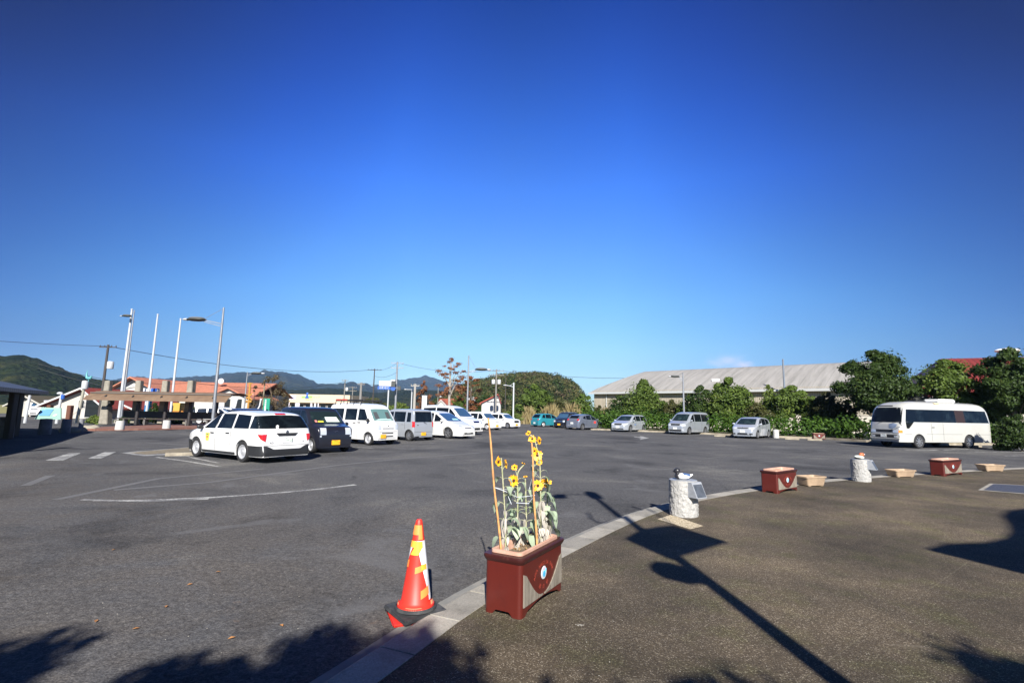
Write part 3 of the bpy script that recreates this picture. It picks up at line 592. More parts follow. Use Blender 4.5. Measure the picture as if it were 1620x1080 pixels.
q=MB(); p,nn=hit('F',0,.78); q.tube([(p.x+.012,-.07,.80),(p.x+.016,-.03,.76),(p.x+.016,.03,.80),(p.x+.012,.07,.77)],.01,6); q.build('badge',CHROME,o)
P('sunshade',CREAM,[('F',[(-.05,1.10),(.48,1.10)],[(-.05,1.28),(.44,1.28)])],t=.009); P('dashboard_item',mat('toy_yellow',(.65,.6,.06),.6),[('F',[(-.40,1.09),(-.18,1.09)],[(-.38,1.14),(-.18,1.14)])],t=.01); P('dashboard_item',mat('toy_pink',(.6,.2,.18),.6),[('F',[(-.50,1.09),(-.42,1.09)],[(-.50,1.16),(-.42,1.16)])],t=.01)
# --- white cab van with roof rack
S=dict(L=3.395,W=1.475,H=1.87,belt=lambda x:1.05,tum=.12,r=.12,nose=.13,tail=.05,rw=.28,wx=(1.17,-1.26),paint=WHITE,zb=.24,
 prof=[(1.66,.24),(1.69,.32),(1.70,.55),(1.66,.85),(1.56,1.00),(1.38,1.08),(1.02,1.62),(.90,1.74),(.72,1.82),(.3,1.865),(-.9,1.87),(-1.4,1.86),(-1.58,1.80),(-1.64,1.68),(-1.69,1.1),(-1.70,.5),(-1.68,.24)],
 glass=[([(1.14,1.10),(.45,1.10)],[(.82,1.60),(.45,1.62)]),([(.33,1.10),(-.45,1.10)],[(.33,1.62),(-.45,1.62)]),([(-.60,1.10),(-1.45,1.10)],[(-.60,1.62),(-1.40,1.62)])],
 ws=(.60,.55,1.10,1.62),rg=(.56,.52,1.1,1.6),wg=mat('light_glass',(.10,.19,.19),.05,spec=.8),seams=[(1.2,.3,1.07),(.40,.3,1.07),(-.52,.35,1.07)],handles=[(.55,1.0),(.22,.98)],hm=BLACKP,mir=(1.22,1.12),mm=BLACKP,
 lamps=[('headlight',LAMPC,'F',.42,.64,.70,.92,.012)],seamsx=[('F',[(-.62,.60),(0,.59),(.62,.60)],[(-.62,.612),(0,.602),(.62,.612)])],
 extra=[('grille',mat('grille_grey',(.35,.35,.36),.4),[('F',[(-.34,.72),(.34,.72)],[(-.34,.78),(.34,.78)])]),('bumper_intake',BLACKP,[('F',[(-.38,.52),(.30,.52)],[(-.38,.56),(.30,.56)])]),('bumper_intake',BLACKP,[('F',[(-.12,.38),(.30,.38)],[(-.12,.42),(.30,.42)])])],
 plates=[('F',-.30,.40,PLY,INK,'・・3 58')],pt='島根 480')
o,P,hit,patch=make_car('delivery_van','tall white delivery van with a black and red roof rack, beside the silver mini wagon','van',S); put(o,-7.0,24.4,327)
q=MB(); p,nn=hit('F',0,.86); q.box((p.x+.01,0,.86),(.01,.08,.05)); q.build('badge',CHROME,o)
for nm,cx_,w_ in (('seat',.35,.34),('seat',-.35,.34)): P('seat',SEATC,[('F',[(cx_-.13,1.16),(cx_+.13,1.16)],[(cx_-.11,1.48),(cx_+.11,1.48)])],t=.0085)
P('dashboard',mat('dash_pale',(.35,.5,.48),.5),[('F',[(-.5,1.11),(.5,1.11)],[(-.3,1.17),(.4,1.19)])],t=.009)
rk=empty('roof_rack',parent=o); 
for s in (-1,1):
    q=MB(); q.tube([(.55,s*.60,2.02),(-1.35,s*.60,2.02)],.022,8); q.tube([(.55,s*.60,1.97),(-1.35,s*.60,1.97)],.012,6)
    for x in (.5,.02,-.45,-.92,-1.3): q.bar((x,s*.60,2.02),(x-.02,s*.66,1.78),.02,.03)
    q.build('rack_rail',mat('rack_black',(.02,.02,.022),.5),rk)
q=MB()
for x in (.5,.02,-.45,-.92,-1.3): q.bar((x,-.6,1.99),(x,.6,1.99),.03,.025)
q.build('rack_bars',MATS['rack_black'],rk)
for x0,x1 in ((-.50,-.88),(-.95,-1.3)):
    q=MB(); q.box(((x0+x1)/2,-.615,2.035),(abs(x1-x0),.03,.05)); q.build('rack_pad',mat('rack_red',(.5,.05,.04),.6),rk)
# --- silver kei wagon seen from behind
S=dict(L=3.395,W=1.475,H=1.64,belt=lambda x:.93,tum=.14,r=.10,nose=.12,tail=.06,rw=.28,wx=(1.0,-1.36+.0),paint=SILVER,
 prof=kei_prof(3.395,1.64,.80,.93),glass=[([(.66,.98),(-.05,.98)],[(.30,1.48),(-.05,1.50)]),([(-.13,.98),(-1.02,.98)],[(-.13,1.50),(-1.02,1.50)]),([(-1.16,.98),(-1.48,.98)],[(-1.16,1.48),(-1.42,1.46)])],
 ws=(.6,.54,1.05,1.5),rg=(.60,.57,.98,1.52),seams=[(.75,.28,.95),(-.09,.28,.95),(-1.02,.6,.95)],handles=[(.12,.86),(-.85,.86)],mir=(.66,1.0),rim='alloy',spokes=7,
 lamps=[('tail_light',LAMPR,'B',.62,.715,.72,1.0,.014),('tail_light',LAMPR,'L',-1.60,-1.67,.74,1.0,.012,False),('headlight',LAMPC,'F',.4,.64,.66,.84,.01)],
 seamsx=[('B',[(-.62,.46),(.62,.46)],[(-.62,.472),(.62,.472)])],plates=[('B',-.0,.36,PLY,INK,'・・7 04')])
o,P,hit,patch=make_car('mini_wagon','silver mini wagon showing its rear, between the delivery van and low people carrier','car',S); put(o,-5.95,28.2,143)
q=MB(); p,nn=hit('B',0,1.0); q.bar((p.x-.03,.0,.97),(p.x-.01,-.22,.88),.02,.02); q.build('rear_wiper',BLACKP,o)
q=MB(); p,nn=hit('B',.42,.82); q.box((p.x-.008,.42,.82),(.006,.12,.035)); q.build('badge',CHROME,o)
# --- low white people carrier
S=dict(L=4.55,W=1.695,H=1.58,belt=lambda x:.93-.03*x/2.2,tum=.30,r=.13,nose=.24,tail=.12,rw=.315,wx=(1.375,-1.375),paint=PEARL,zb=.17,
 prof=[(2.24,.17),(2.27,.3),(2.265,.45),(2.20,.62),(2.03,.74),(1.6,.87),(1.25,.97),(.35,1.44),(.0,1.54),(-.6,1.58),(-1.4,1.55),(-1.9,1.47),(-2.05,1.38),(-2.22,.9),(-2.27,.5),(-2.25,.17)],
 glass=[([(1.08,.98),(.30,.95)],[(.45,1.32),(.25,1.44)]),([(.20,.95),(-.70,.97)],[(.16,1.45),(-.70,1.46)]),([(-.8,.98),(-1.85,1.02)],[(-.8,1.46),(-1.65,1.40)])],
 ws=(.68,.56,1.0,1.44),rg=(.6,.55,1.05,1.4),wg=mat('sky_glass',(.03,.07,.13),.04,spec=.9),seams=[(1.05,.25,.93),(.25,.25,.93),(-.75,.4,.95)],handles=[(.42,.84),(-.55,.86)],mir=(.98,1.02),rim='alloy',
 lamps=[('headlight',LAMPC,'F',.42,.72,.60,.72,.012),('headlight',LAMPC,'L',1.72,2.04,.63,.76,.008,False),('headlight',LAMPC,'R',1.72,2.04,.63,.76,.008,False),('fog_light',LAMPC,'F',.56,.66,.30,.36,.01)],
 extra=[('grille',CHROME,[('F',[(-.28,.59),(.28,.59)],[(-.33,.63),(.33,.63)])]),('bumper_intake',BLACKP,[('F',[(-.40,.27),(.40,.27)],[(-.40,.35),(.40,.35)])])],plates=[('F',0,.42,PLW,PLG,'・3 46')])
o,P,hit,patch=make_car('people_carrier','low pearl white people carrier with a long sloping bonnet, beside the silver mini wagon','car',S); put(o,-4.3,31.2,326)
P('sunshade',mat('sunshade_aqua',(.3,.55,.6),.5),[('F',[(-.1,1.05),(.45,1.05)],[(-.05,1.13),(.42,1.13)])],t=.009)
# --- big white one-box minivan behind it
S=dict(L=4.7,W=1.69,H=1.98,belt=lambda x:1.12,tum=.20,r=.16,nose=.22,tail=.1,rw=.33,wx=(1.45,-1.3),paint=WHITE,zb=.24,
 prof=[(2.31,.24),(2.35,.35),(2.34,.6),(2.26,.85),(2.1,.97),(1.7,1.08),(1.38,1.16),(.72,1.74),(.4,1.88),(.0,1.95),(-1.3,1.98),(-2.05,1.95),(-2.2,1.84),(-2.32,1.1),(-2.35,.5),(-2.33,.24)],
 glass=[([(1.2,1.17),(.45,1.15)],[(.68,1.62),(.42,1.78)]),([(.36,1.15),(-.75,1.15)],[(.36,1.79),(-.75,1.80)]),([(-.83,1.15),(-2.1,1.15)],[(-.83,1.80),(-2.0,1.76)])],
 ws=(.66,.58,1.22,1.78),rg=(.6,.56,1.2,1.8),wg=MATS['sky_glass'],seams=[(1.2,.3,1.1),(.40,.3,1.1)],handles=[(.55,1.0)],mir=(1.18,1.2),
 lamps=[('headlight',LAMPC,'F',.42,.72,.76,.94,.012),('fog_light',UNDER,'F',.42,.62,.36,.46,.01)],extra=[('grille',CHROME,[('F',[(-.32,.80),(.32,.80)],[(-.34,.92),(.34,.92)])]),('bumper_intake',BLACKP,[('F',[(-.3,.34),(.3,.34)],[(-.3,.47),(.3,.47)])])],
 plates=[('F',0,.60,PLW,PLG,'・7 21')])
o,P,hit,patch=make_car('minivan','large white minivan with a tall dark glasshouse, behind the low pearl people carrier','van',S); put(o,-4.2,36.3,326)
# --- white round kei
S=dict(L=3.395,W=1.475,H=1.54,belt=lambda x:.90,tum=.20,r=.14,nose=.12,tail=.09,rw=.275,wx=(1.15,-1.2),paint=WHITE,
 prof=kei_prof(3.395,1.54,.72,.90),glass=[([(.78,.94),(.12,.94)],[(.42,1.36),(.12,1.40)]),([(.02,.94),(-.80,.94)],[(.02,1.40),(-.80,1.40)]),([(-.9,.96),(-1.4,.96)],[(-.9,1.38),(-1.3,1.36)])],
 ws=(.58,.52,1.02,1.40),rg=(.5,.46,1.0,1.38),wg=MATS['sky_glass'],seams=[(.85,.28,.92),(.07,.28,.92)],handles=[(.25,.82),(-.65,.82)],mir=(.82,.97),
 lamps=[('headlight',LAMPC,'F',.44,.64,.62,.80,.012)],extra=[('grille',STEEL,[('F',[(-.25,.68),(.25,.68)],[(-.25,.74),(.25,.74)])])],plates=[('F',0,.36,PLY,INK,'・・5 62')])
keiw,P,hit,patch=make_car('mini_car','white round-edged mini car between the large minivan and the retro car','car',S); put(keiw,-2.5,45.5,322)
keis=S
# --- retro white kei
S=dict(S); S.update(H=1.43,prof=kei_prof(3.395,1.43,.85,.88),belt=lambda x:.88,glass=[([(.68,.92),(.05,.92)],[(.36,1.28),(.05,1.32)]),([(-.05,.92),(-.95,.92)],[(-.05,1.32),(-.9,1.31)])],ws=(.58,.50,.98,1.32),rg=(.5,.44,.96,1.3),rim='alloy',spokes=8,
 lamps=[('headlight',LAMPC,'F',.42,.60,.58,.76,.012)],extra=[('grille',CHROME,[('F',[(-.36,.55),(.36,.55)],[(-.36,.76),(.36,.76)])])],seams=[(.8,.28,.9),(0,.28,.9)],mir=(.72,.94))
o,P,hit,patch=make_car('retro_mini_car','small white retro mini car with a square chrome grille, last of the left row','car',S); put(o,-.75,50.3,322)
P('grille_mesh',BLACKP,[('F',[(-.32,.57),(.32,.57)],[(-.32,.73),(.32,.73)])],t=.013)
# --- three at the back
S=dict(L=3.7,W=1.6,H=1.46,belt=lambda x:.90,tum=.28,r=.13,nose=.14,tail=.12,rw=.28,wx=(1.15,-1.18),paint=TEAL,
 prof=[(1.83,.2),(1.85,.35),(1.84,.6),(1.74,.76),(1.5,.85),(.95,.95),(.25,1.36),(-.1,1.44),(-.7,1.46),(-1.2,1.42),(-1.42,1.34),(-1.72,.95),(-1.8,.85),(-1.85,.5),(-1.83,.2)],
 glass=[([(.75,.95),(.0,.94)],[(.25,1.26),(-.05,1.36)]),([(-.1,.94),(-.85,.95)],[(-.12,1.36),(-.85,1.36)]),([(-.93,.96),(-1.4,.98)],[(-.93,1.35),(-1.22,1.32)])],
 ws=(.62,.52,1.0,1.36),rg=(.58,.5,1.0,1.34),seams=[(-.04,.28,.92)],handles=[(.15,.82),(-.75,.82)],mir=(.75,.96),rimm=mat('rim_silver',(.6,.6,.6),.3,.6),
 lamps=[('tail_light',LAMPR,'B',.5,.70,.74,.86,.014),('headlight',LAMPC,'F',.4,.68,.60,.74,.012)],plates=[('B',0,.42,PLW,PLG,'・8 30')])
o,P,hit,patch=make_car('hatchback','teal hatchback seen from behind, leftmost of the three cars by the hedge','car',S); put(o,4.15,57.5,35)
S=dict(keis); S.update(H=1.63,paint=BLACK,prof=kei_prof(3.395,1.63,.66,.95),belt=lambda x:.93,glass=[([(.82,.98),(.12,.98)],[(.46,1.46),(.12,1.48)]),([(.02,.98),(-1.4,.98)],[(.02,1.48),(-1.35,1.46)])],ws=(.6,.54,1.05,1.48),rg=(.55,.5,1.0,1.45),seams=[(.07,.28,.92)],
 extra=[('grille',CHROME,[('F',[(-.40,.66),(.40,.66)],[(-.40,.76),(.40,.76)])])],plates=[('F',0,.38,PLY,INK,'・・2 17')])
o,P,hit,patch=make_car('box_car','black mini car with a chrome grille strip, between the teal and grey hatchbacks','car',S); put(o,6.0,54.5,235)
S=dict(L=3.9,W=1.695,H=1.475,belt=lambda x:.93-.05*x,tum=.33,r=.14,nose=.22,tail=.14,rw=.30,wx=(1.2,-1.29),paint=GREY,
 prof=[(1.90,.2),(1.94,.33),(1.93,.5),(1.86,.68),(1.66,.80),(1.0,.97),(.25,1.38),(-.15,1.46),(-.6,1.475),(-1.1,1.42),(-1.42,1.33),(-1.70,1.0),(-1.80,.9),(-1.93,.55),(-1.92,.2)],
 glass=[([(.85,.94),(.05,.95)],[(.28,1.26),(.0,1.38)]),([(-.05,.96),(-.75,.99)],[(-.1,1.39),(-.75,1.34)]),([(-.83,1.01),(-1.25,1.06)],[(-.83,1.32),(-1.1,1.26)])],
 ws=(.64,.54,1.0,1.38),rg=(.54,.5,1.08,1.34),seams=[(.9,.28,.9),(0,.28,.93),(-.78,.4,.97)],handles=[(.15,.86),(-.65,.9)],mir=(.8,.98),rim='alloy',
 lamps=[('tail_light',LAMPR,'B',.52,.72,.88,1.02,.014),('headlight',LAMPC,'F',.45,.72,.60,.74,.012)],plates=[('B',0,.62,PLW,PLG,'・6 12')],
 extra=[('door_magnet',mat('magnet_red',(.65,.05,.04),.5),[('R',[(.36,.62),(.66,.62)],[(.36,.82),(.66,.82)]),('L',[(.36,.62),(.66,.62)],[(.36,.82),(.66,.82)])])])
o,P,hit,patch=make_car('hatchback','blue-grey hatchback with a red square on its door, by the hedge','car',S); put(o,7.3,50.3,42)
# --- silver estate
S=dict(L=4.4,W=1.695,H=1.52,belt=lambda x:.93-.02*x,tum=.30,r=.12,nose=.24,tail=.1,rw=.31,wx=(1.3,-1.3),paint=SILVER,zb=.18,
 prof=[(2.16,.18),(2.2,.3),(2.19,.5),(2.12,.68),(1.92,.79),(1.25,.95),(.45,1.40),(.1,1.49),(-.6,1.52),(-1.6,1.49),(-1.85,1.42),(-2.08,1.0),(-2.17,.7),(-2.18,.18)],
 glass=[([(1.0,.96),(.30,.95)],[(.48,1.30),(.28,1.40)]),([(.2,.95),(-.65,.96)],[(.18,1.41),(-.65,1.41)]),([(-.75,.97),(-1.75,1.0)],[(-.75,1.41),(-1.6,1.36)])],
 ws=(.66,.55,1.0,1.40),rg=(.6,.55,1.02,1.38),seams=[(1.0,.28,.93),(.25,.28,.93),(-.7,.4,.95)],handles=[(.42,.84),(-.5,.86)],mir=(.95,1.0),rim='alloy',
 lamps=[('headlight',LAMPC,'F',.40,.72,.60,.74,.012),('headlight',LAMPC,'L',1.75,2.02,.62,.74,.008,False)],extra=[('grille',BLACKP,[('F',[(-.33,.60),(.33,.60)],[(-.36,.72),(.36,.72)])]),('bumper_intake',BLACKP,[('F',[(-.6,.24),(.6,.24)],[(-.5,.32),(.5,.32)])]),('door_sticker',mat('sticker_blue',(.05,.15,.4),.5),[('L',[(.3,.62),(.6,.62)],[(.3,.68),(.6,.68)])])],plates=[('F',0,.42,PLW,PLG,'・4 45')])
o,P,hit,patch=make_car('estate_car','silver estate car with a blue door mark, alone before the hedge beside the three cars','car',S); put(o,10.95,47.3,230)
# --- silver tall van
S=dict(L=4.4,W=1.695,H=1.85,belt=lambda x:1.05,tum=.17,r=.13,nose=.24,tail=.06,rw=.31,wx=(1.35,-1.375),paint=SILVG,zb=.2,
 prof=[(2.16,.2),(2.2,.32),(2.2,.6),(2.14,.82),(1.98,.93),(1.5,1.07),(.82,1.62),(.55,1.76),(.2,1.83),(-.8,1.85),(-1.8,1.84),(-2.05,1.78),(-2.14,1.6),(-2.19,.9),(-2.2,.5),(-2.18,.2)],
 glass=[([(1.25,1.08),(.55,1.06)],[(.82,1.52),(.5,1.66)]),([(.42,1.06),(-.7,1.06)],[(.42,1.66),(-.7,1.66)]),([(-.78,1.06),(-1.98,1.06)],[(-.78,1.66),(-1.94,1.64)])],
 ws=(.66,.58,1.12,1.66),rg=(.6,.56,1.1,1.6),seams=[(1.25,.28,1.03),(.48,.28,1.03),(-.74,.28,1.03)],handles=[(.62,.95),(.3,.95)],mir=(1.22,1.14),rim='alloy',
 lamps=[('headlight',LAMPC,'F',.42,.76,.68,.84,.012),('fog_light',LAMPC,'F',.58,.68,.36,.44,.01)],extra=[('grille',BLACKP,[('F',[(-.38,.74),(.38,.74)],[(-.42,.86),(.42,.86)])]),('bumper_intake',BLACKP,[('F',[(-.62,.28),(.62,.28)],[(-.55,.40),(.55,.40)])])],plates=[('F',0,.50,PLW,PLG,'・2 39')])
o,P,hit,patch=make_car('multi_purpose_van','tall silver-grey multi-purpose van before the lamp post, in front of the hedge','van',S); put(o,15.1,43.5,223)
q=MB(); p,nn=hit('F',0,.80); q.lathe([(.05,-.01),(.055,.01)],14,'x',(p.x+.015,0,.80)); q.build('badge',CHROME,o)
# --- silver compact
S=dict(L=4.1,W=1.695,H=1.53,belt=lambda x:.94-.03*x,tum=.27,r=.13,nose=.22,tail=.10,rw=.30,wx=(1.25,-1.35),paint=SILVER,zb=.18,
 prof=[(2.0,.18),(2.05,.3),(2.04,.5),(1.98,.70),(1.78,.82),(1.3,.96),(.5,1.40),(.15,1.50),(-.5,1.53),(-1.3,1.49),(-1.72,1.40),(-1.92,1.05),(-2.03,.8),(-2.04,.18)],
 glass=[([(1.02,.98),(.25,.96)],[(.50,1.30),(.22,1.42)]),([(.15,.96),(-.7,.98)],[(.12,1.43),(-.7,1.42)]),([(-.78,1.0),(-1.55,1.05)],[(-.78,1.42),(-1.45,1.34)])],
 ws=(.66,.56,1.0,1.42),rg=(.56,.52,1.05,1.38),seams=[(1.0,.28,.93),(.2,.28,.93),(-.74,.4,.95)],handles=[(.35,.85),(-.55,.88)],mir=(.98,1.02),rim='alloy',
 lamps=[('headlight',LAMPC,'F',.42,.74,.66,.82,.012),('fog_light',BLACKP,'F',.48,.66,.28,.38,.01)],extra=[('grille',BLACKP,[('F',[(-.34,.70),(.34,.70)],[(-.38,.76),(.38,.76)])]),('bumper_intake',BLACKP,[('F',[(-.36,.28),(.36,.28)],[(-.32,.40),(.32,.40)])])],plates=[('F',0,.50,PLW,PLG,'・9 13')])
o,P,hit,patch=make_car('compact_car','silver compact car beside a white bollard, nearest car to the bus','car',S); put(o,18.05,38.4,228)
q=MB(); p,nn=hit('F',0,.74); q.lathe([(.05,-.01),(.055,.01)],14,'x',(p.x+.012,0,.745)); q.build('badge',CHROME,o)
# --- minibus
BUSW=paint('bus_white',(.42,.42,.395))
S=dict(L=6.99,W=2.03,H=2.60,belt=lambda x:1.42,tum=.13,r=.30,nose=.20,tail=.14,rw=.37,wx=(2.25,-1.55),paint=BUSW,zb=.34,wwd=.2,
 prof=[(3.42,.34),(3.48,.42),(3.49,.75),(3.48,.95),(3.44,1.30),(3.36,1.42),(3.10,2.18),(3.02,2.30),(2.80,2.46),(2.4,2.56),(1.8,2.60),(-2.6,2.56),(-3.0,2.50),(-3.25,2.30),(-3.36,1.9),(-3.46,1.2),(-3.49,.7),(-3.47,.34)],
 glass=[([(3.12,1.46),(2.293,1.44)],[(2.95,2.14),(2.293,2.14)]),([(2.285,1.44),(1.343,1.44)],[(2.285,2.14),(1.343,2.14)]),([(1.335,1.44),(.36,1.44)],[(1.335,2.14),(.36,2.14)]),([(.352,1.44),(-.63,1.44)],[(.352,2.14),(-.63,2.14)]),([(-1.335,1.44),(-3.22,1.44)],[(-1.335,2.14),(-3.08,2.12)])],
 ws=(.89,.82,1.42,2.24),rg=(.7,.66,1.5,2.1),wg=GLASS,seams=[(1.30,.42,1.42),(.42,.42,1.42)],
 seamsx=[('L',[(3.2,.78),(2.75,.78)],[(3.2,.79),(2.75,.79)]),('L',[(1.7,.78),(-1.0,.78)],[(1.7,.79),(-1.0,.79)]),('L',[(-2.1,.78),(-3.4,.78)],[(-2.1,.79),(-3.4,.79)])],
 lamps=[('headlight',LAMPC,'F',.50,.80,.84,.98,.012),('indicator_light',AMBER,'F',.81,.90,.84,.98,.012),('fog_light',LAMPC,'F',.55,.72,.58,.68,.012)],
 extra=[('grille',BLACKP,[('F',[(-.48,.86),(.48,.86)],[(-.50,1.0),(.50,1.0)])]),('bumper_intake',BLACKP,[('F',[(-.82,.56),(.82,.56)],[(-.82,.72),(.82,.72)])]),('number_slot',BLACKP,[('F',[(-.72,2.30),(.25,2.30)],[(-.64,2.36),(.2,2.36)])]),
  ('quarter_light',GLASS,[('L',[(3.08,1.10),(2.95,1.08),(2.62,1.40)],[(3.12,1.45),(2.90,1.45),(2.58,1.45)])]),('window_pillar',mat('brown_pillar',(.03,.018,.015),.3),[('L',[(-.64,1.44),(-1.33,1.44)],[(-.64,2.14),(-1.33,2.14)]),('R',[(-.64,1.44),(-1.33,1.44)],[(-.64,2.14),(-1.33,2.14)])]),
  ('front_blemish',mat('shadow_blue',(.18,.23,.33),.5),[('F',[(.30,1.10),(.52,1.06),(.66,1.14)],[(.28,1.32),(.48,1.36),(.72,1.30)])])],  # bluish shadow blob on the bus front, painted as a patch
 handles=[(1.18,1.16)],hm=BLACKP,rim='alloy',spokes=8,plates=[('F',-.05,.66,PLW,PLG,'・1 74')])
o,P,hit,patch=make_car('minibus','white minibus with dark windows and roof pods, parked at the right of the lot','bus',S,group=None); put(o,24.6,30.0,195)
o.pop('group',None) if 'group' in o else None
q=MB(); q.box((-.55,.25,2.68),(1.35,.9,.20),taper=.93); q.build('roof_pod',PLW,o,bevel=.05)
q=MB(); q.box((1.25,.2,2.645),(.8,.7,.09),taper=.85); q.build('roof_hatch',BLACKP,o,bevel=.02)
q=MB(); q.box((.55,.82,2.50),(.35,.14,.08)); q.build('awning_bracket',mat('bracket_cream',(.6,.5,.3),.6),o,bevel=.02)
q=MB(); q.bar((3.46,-.3,1.40),(3.3,.15,1.52),.03,.02); q.bar((3.46,.5,1.40),(3.3,.82,1.50),.03,.02); q.build('wiper',BLACKP,o)
q=MB(); q.tube([(3.42,.98,1.25),(3.62,1.05,1.32),(3.62,1.05,1.40)],.015,6); q.sphere((3.62,1.05,1.38),.07,8,6,(.5,1,.8)); q.build('mirror',BLACKP,o,smooth=60)
q=MB(); q.box((3.0,.80,1.55),(.10,.1,.10)); 
q=MB(); q.box((3.505,0,.51),(.05,1.75,.05)); q.build('bumper_bar',BUSW,o,bevel=.01)
ALB=.66
# ================================================================ VEGETATION
def leafmat(name,c1,c2,c3=None,tr=.35):
    m=bpy.data.materials.new(name); m.use_nodes=True; t=m.node_tree; t.nodes.clear(); N=t.nodes.new
    o=N('ShaderNodeOutputMaterial'); g=N('ShaderNodeNewGeometry'); r=N('ShaderNodeValToRGB'); e=r.color_ramp.elements
    e[0].color=(*c1,1); e[1].color=(*c2,1); e[0].position=.1; e[1].position=.8
    if c3: k=e.new(.93); k.color=(*c3,1)
    tc_=N('ShaderNodeTexCoord'); n=N('ShaderNodeTexNoise'); n.inputs['Scale'].default_value=.9; n.inputs['Detail'].default_value=3
    t.links.new(tc_.outputs['Object'],n.inputs['Vector']); a1=N('ShaderNodeMath'); a1.operation='MULTIPLY_ADD'; a1.inputs[1].default_value=.5
    a2=N('ShaderNodeMath'); a2.operation='MULTIPLY_ADD'; a2.inputs[1].default_value=.9; a2.inputs[2].default_value=-.2
    t.links.new(n.outputs[0],a2.inputs[0]); t.links.new(g.outputs['Random Per Island'],a1.inputs[0]); t.links.new(a2.outputs[0],a1.inputs[2]); t.links.new(a1.outputs[0],r.inputs[0])
    d=N('ShaderNodeBsdfPrincipled'); d.inputs['Roughness'].default_value=.5; d.inputs['Specular IOR Level'].default_value=.22; tl=N('ShaderNodeBsdfTranslucent'); mx=N('ShaderNodeMixShader'); mx.inputs[0].default_value=tr
    t.links.new(r.outputs[0],d.inputs['Base Color']); t.links.new(r.outputs[0],tl.inputs[0]); t.links.new(d.outputs[0],mx.inputs[1]); t.links.new(tl.outputs[0],mx.inputs[2]); t.links.new(mx.outputs[0],o.inputs[0]); return m
LEAF=leafmat('evergreen_leaves',(.034,.064,.012),(.12,.175,.032),(.25,.26,.07)); LEAFD=leafmat('dark_leaves',(.017,.036,.009),(.056,.092,.020),(.14,.15,.045)); LEAFL=leafmat('light_leaves',(.06,.10,.02),(.16,.21,.045),(.24,.24,.07))
HEDGE=leafmat('hedge_leaves',(.024,.060,.008),(.075,.145,.020),(.15,.18,.04)); RUST=leafmat('rust_leaves',(.13,.055,.025),(.30,.13,.06),(.4,.22,.11)); BROWN=leafmat('brown_leaves',(.07,.055,.03),(.13,.10,.05),(.2,.15,.08)); TAN=leafmat('dry_grass',(.16,.12,.05),(.33,.27,.13),(.42,.36,.2)); OLIVE=leafmat('olive_leaves',(.04,.048,.015),(.10,.10,.035),(.18,.14,.06)); GREYL=leafmat('grey_leaves',(.08,.085,.075),(.15,.155,.14))
BARK=mat('bark',(.07,.055,.04),.95,noise_=(9,(.14,.11,.08),.4,.6),bump=(25,.8,.02)); PBARK=mat('pale_bark',(.42,.38,.33),.9,noise_=(5,(.25,.21,.17),.5,.62))
def leaves(mb,blobs,n,size,rnd,up=.35,shell=.45):
    vol=[b[1][0]*b[1][1]*b[1][2] for b in blobs]; tot=sum(v**.8 for v in vol)
    for b,v in zip(blobs,vol):
        c0,rd=b; k=int(n*v**.8/tot)
        for _ in range(k):
            d=Vector((rnd.gauss(0,1),rnd.gauss(0,1),rnd.gauss(0,1))).normalized(); rr=(shell+(1-shell)*rnd.random())*(.85+.35*noise.noise(Vector(c0)*.7+d*1.9))
            p=Vector((c0[0]+d.x*rd[0]*rr,c0[1]+d.y*rd[1]*rr,c0[2]+d.z*rd[2]*rr))
            nn=(d+Vector((rnd.gauss(0,.5),rnd.gauss(0,.5),rnd.gauss(0,.5)+up))).normalized(); t=nn.cross(Vector((rnd.gauss(0,1),rnd.gauss(0,1),rnd.gauss(0,1)))).normalized(); u=nn.cross(t)
            s_=size*rnd.uniform(.6,1.35); a_=t*s_; b_=u*s_*.55
            mb.add([p-a_,p+b_*.9+nn*s_*.12,p+a_,p-b_],[(0,1,2,3)])
def crown_blobs(rnd,H,Wd,low=.25,k=12,flat=.7,lean=0):
    bl=[]
    for i in range(k):
        f=i/(k-1); z=H*(low+(1-low)*(.08+.86*f)); env=math.sin(math.pi*min(1,(.18+.80*f)))**.55*Wd*.5
        a_=rnd.uniform(0,6.28); q=(rnd.uniform(.1,1)**.6)*.80*env if f<.93 else .1*env; r_=Wd*rnd.uniform(.09,.19)*(1.05-.35*f)
        bl.append(((math.cos(a_)*q+lean*f,math.sin(a_)*q,z),(r_,r_,r_*flat)))
    return bl
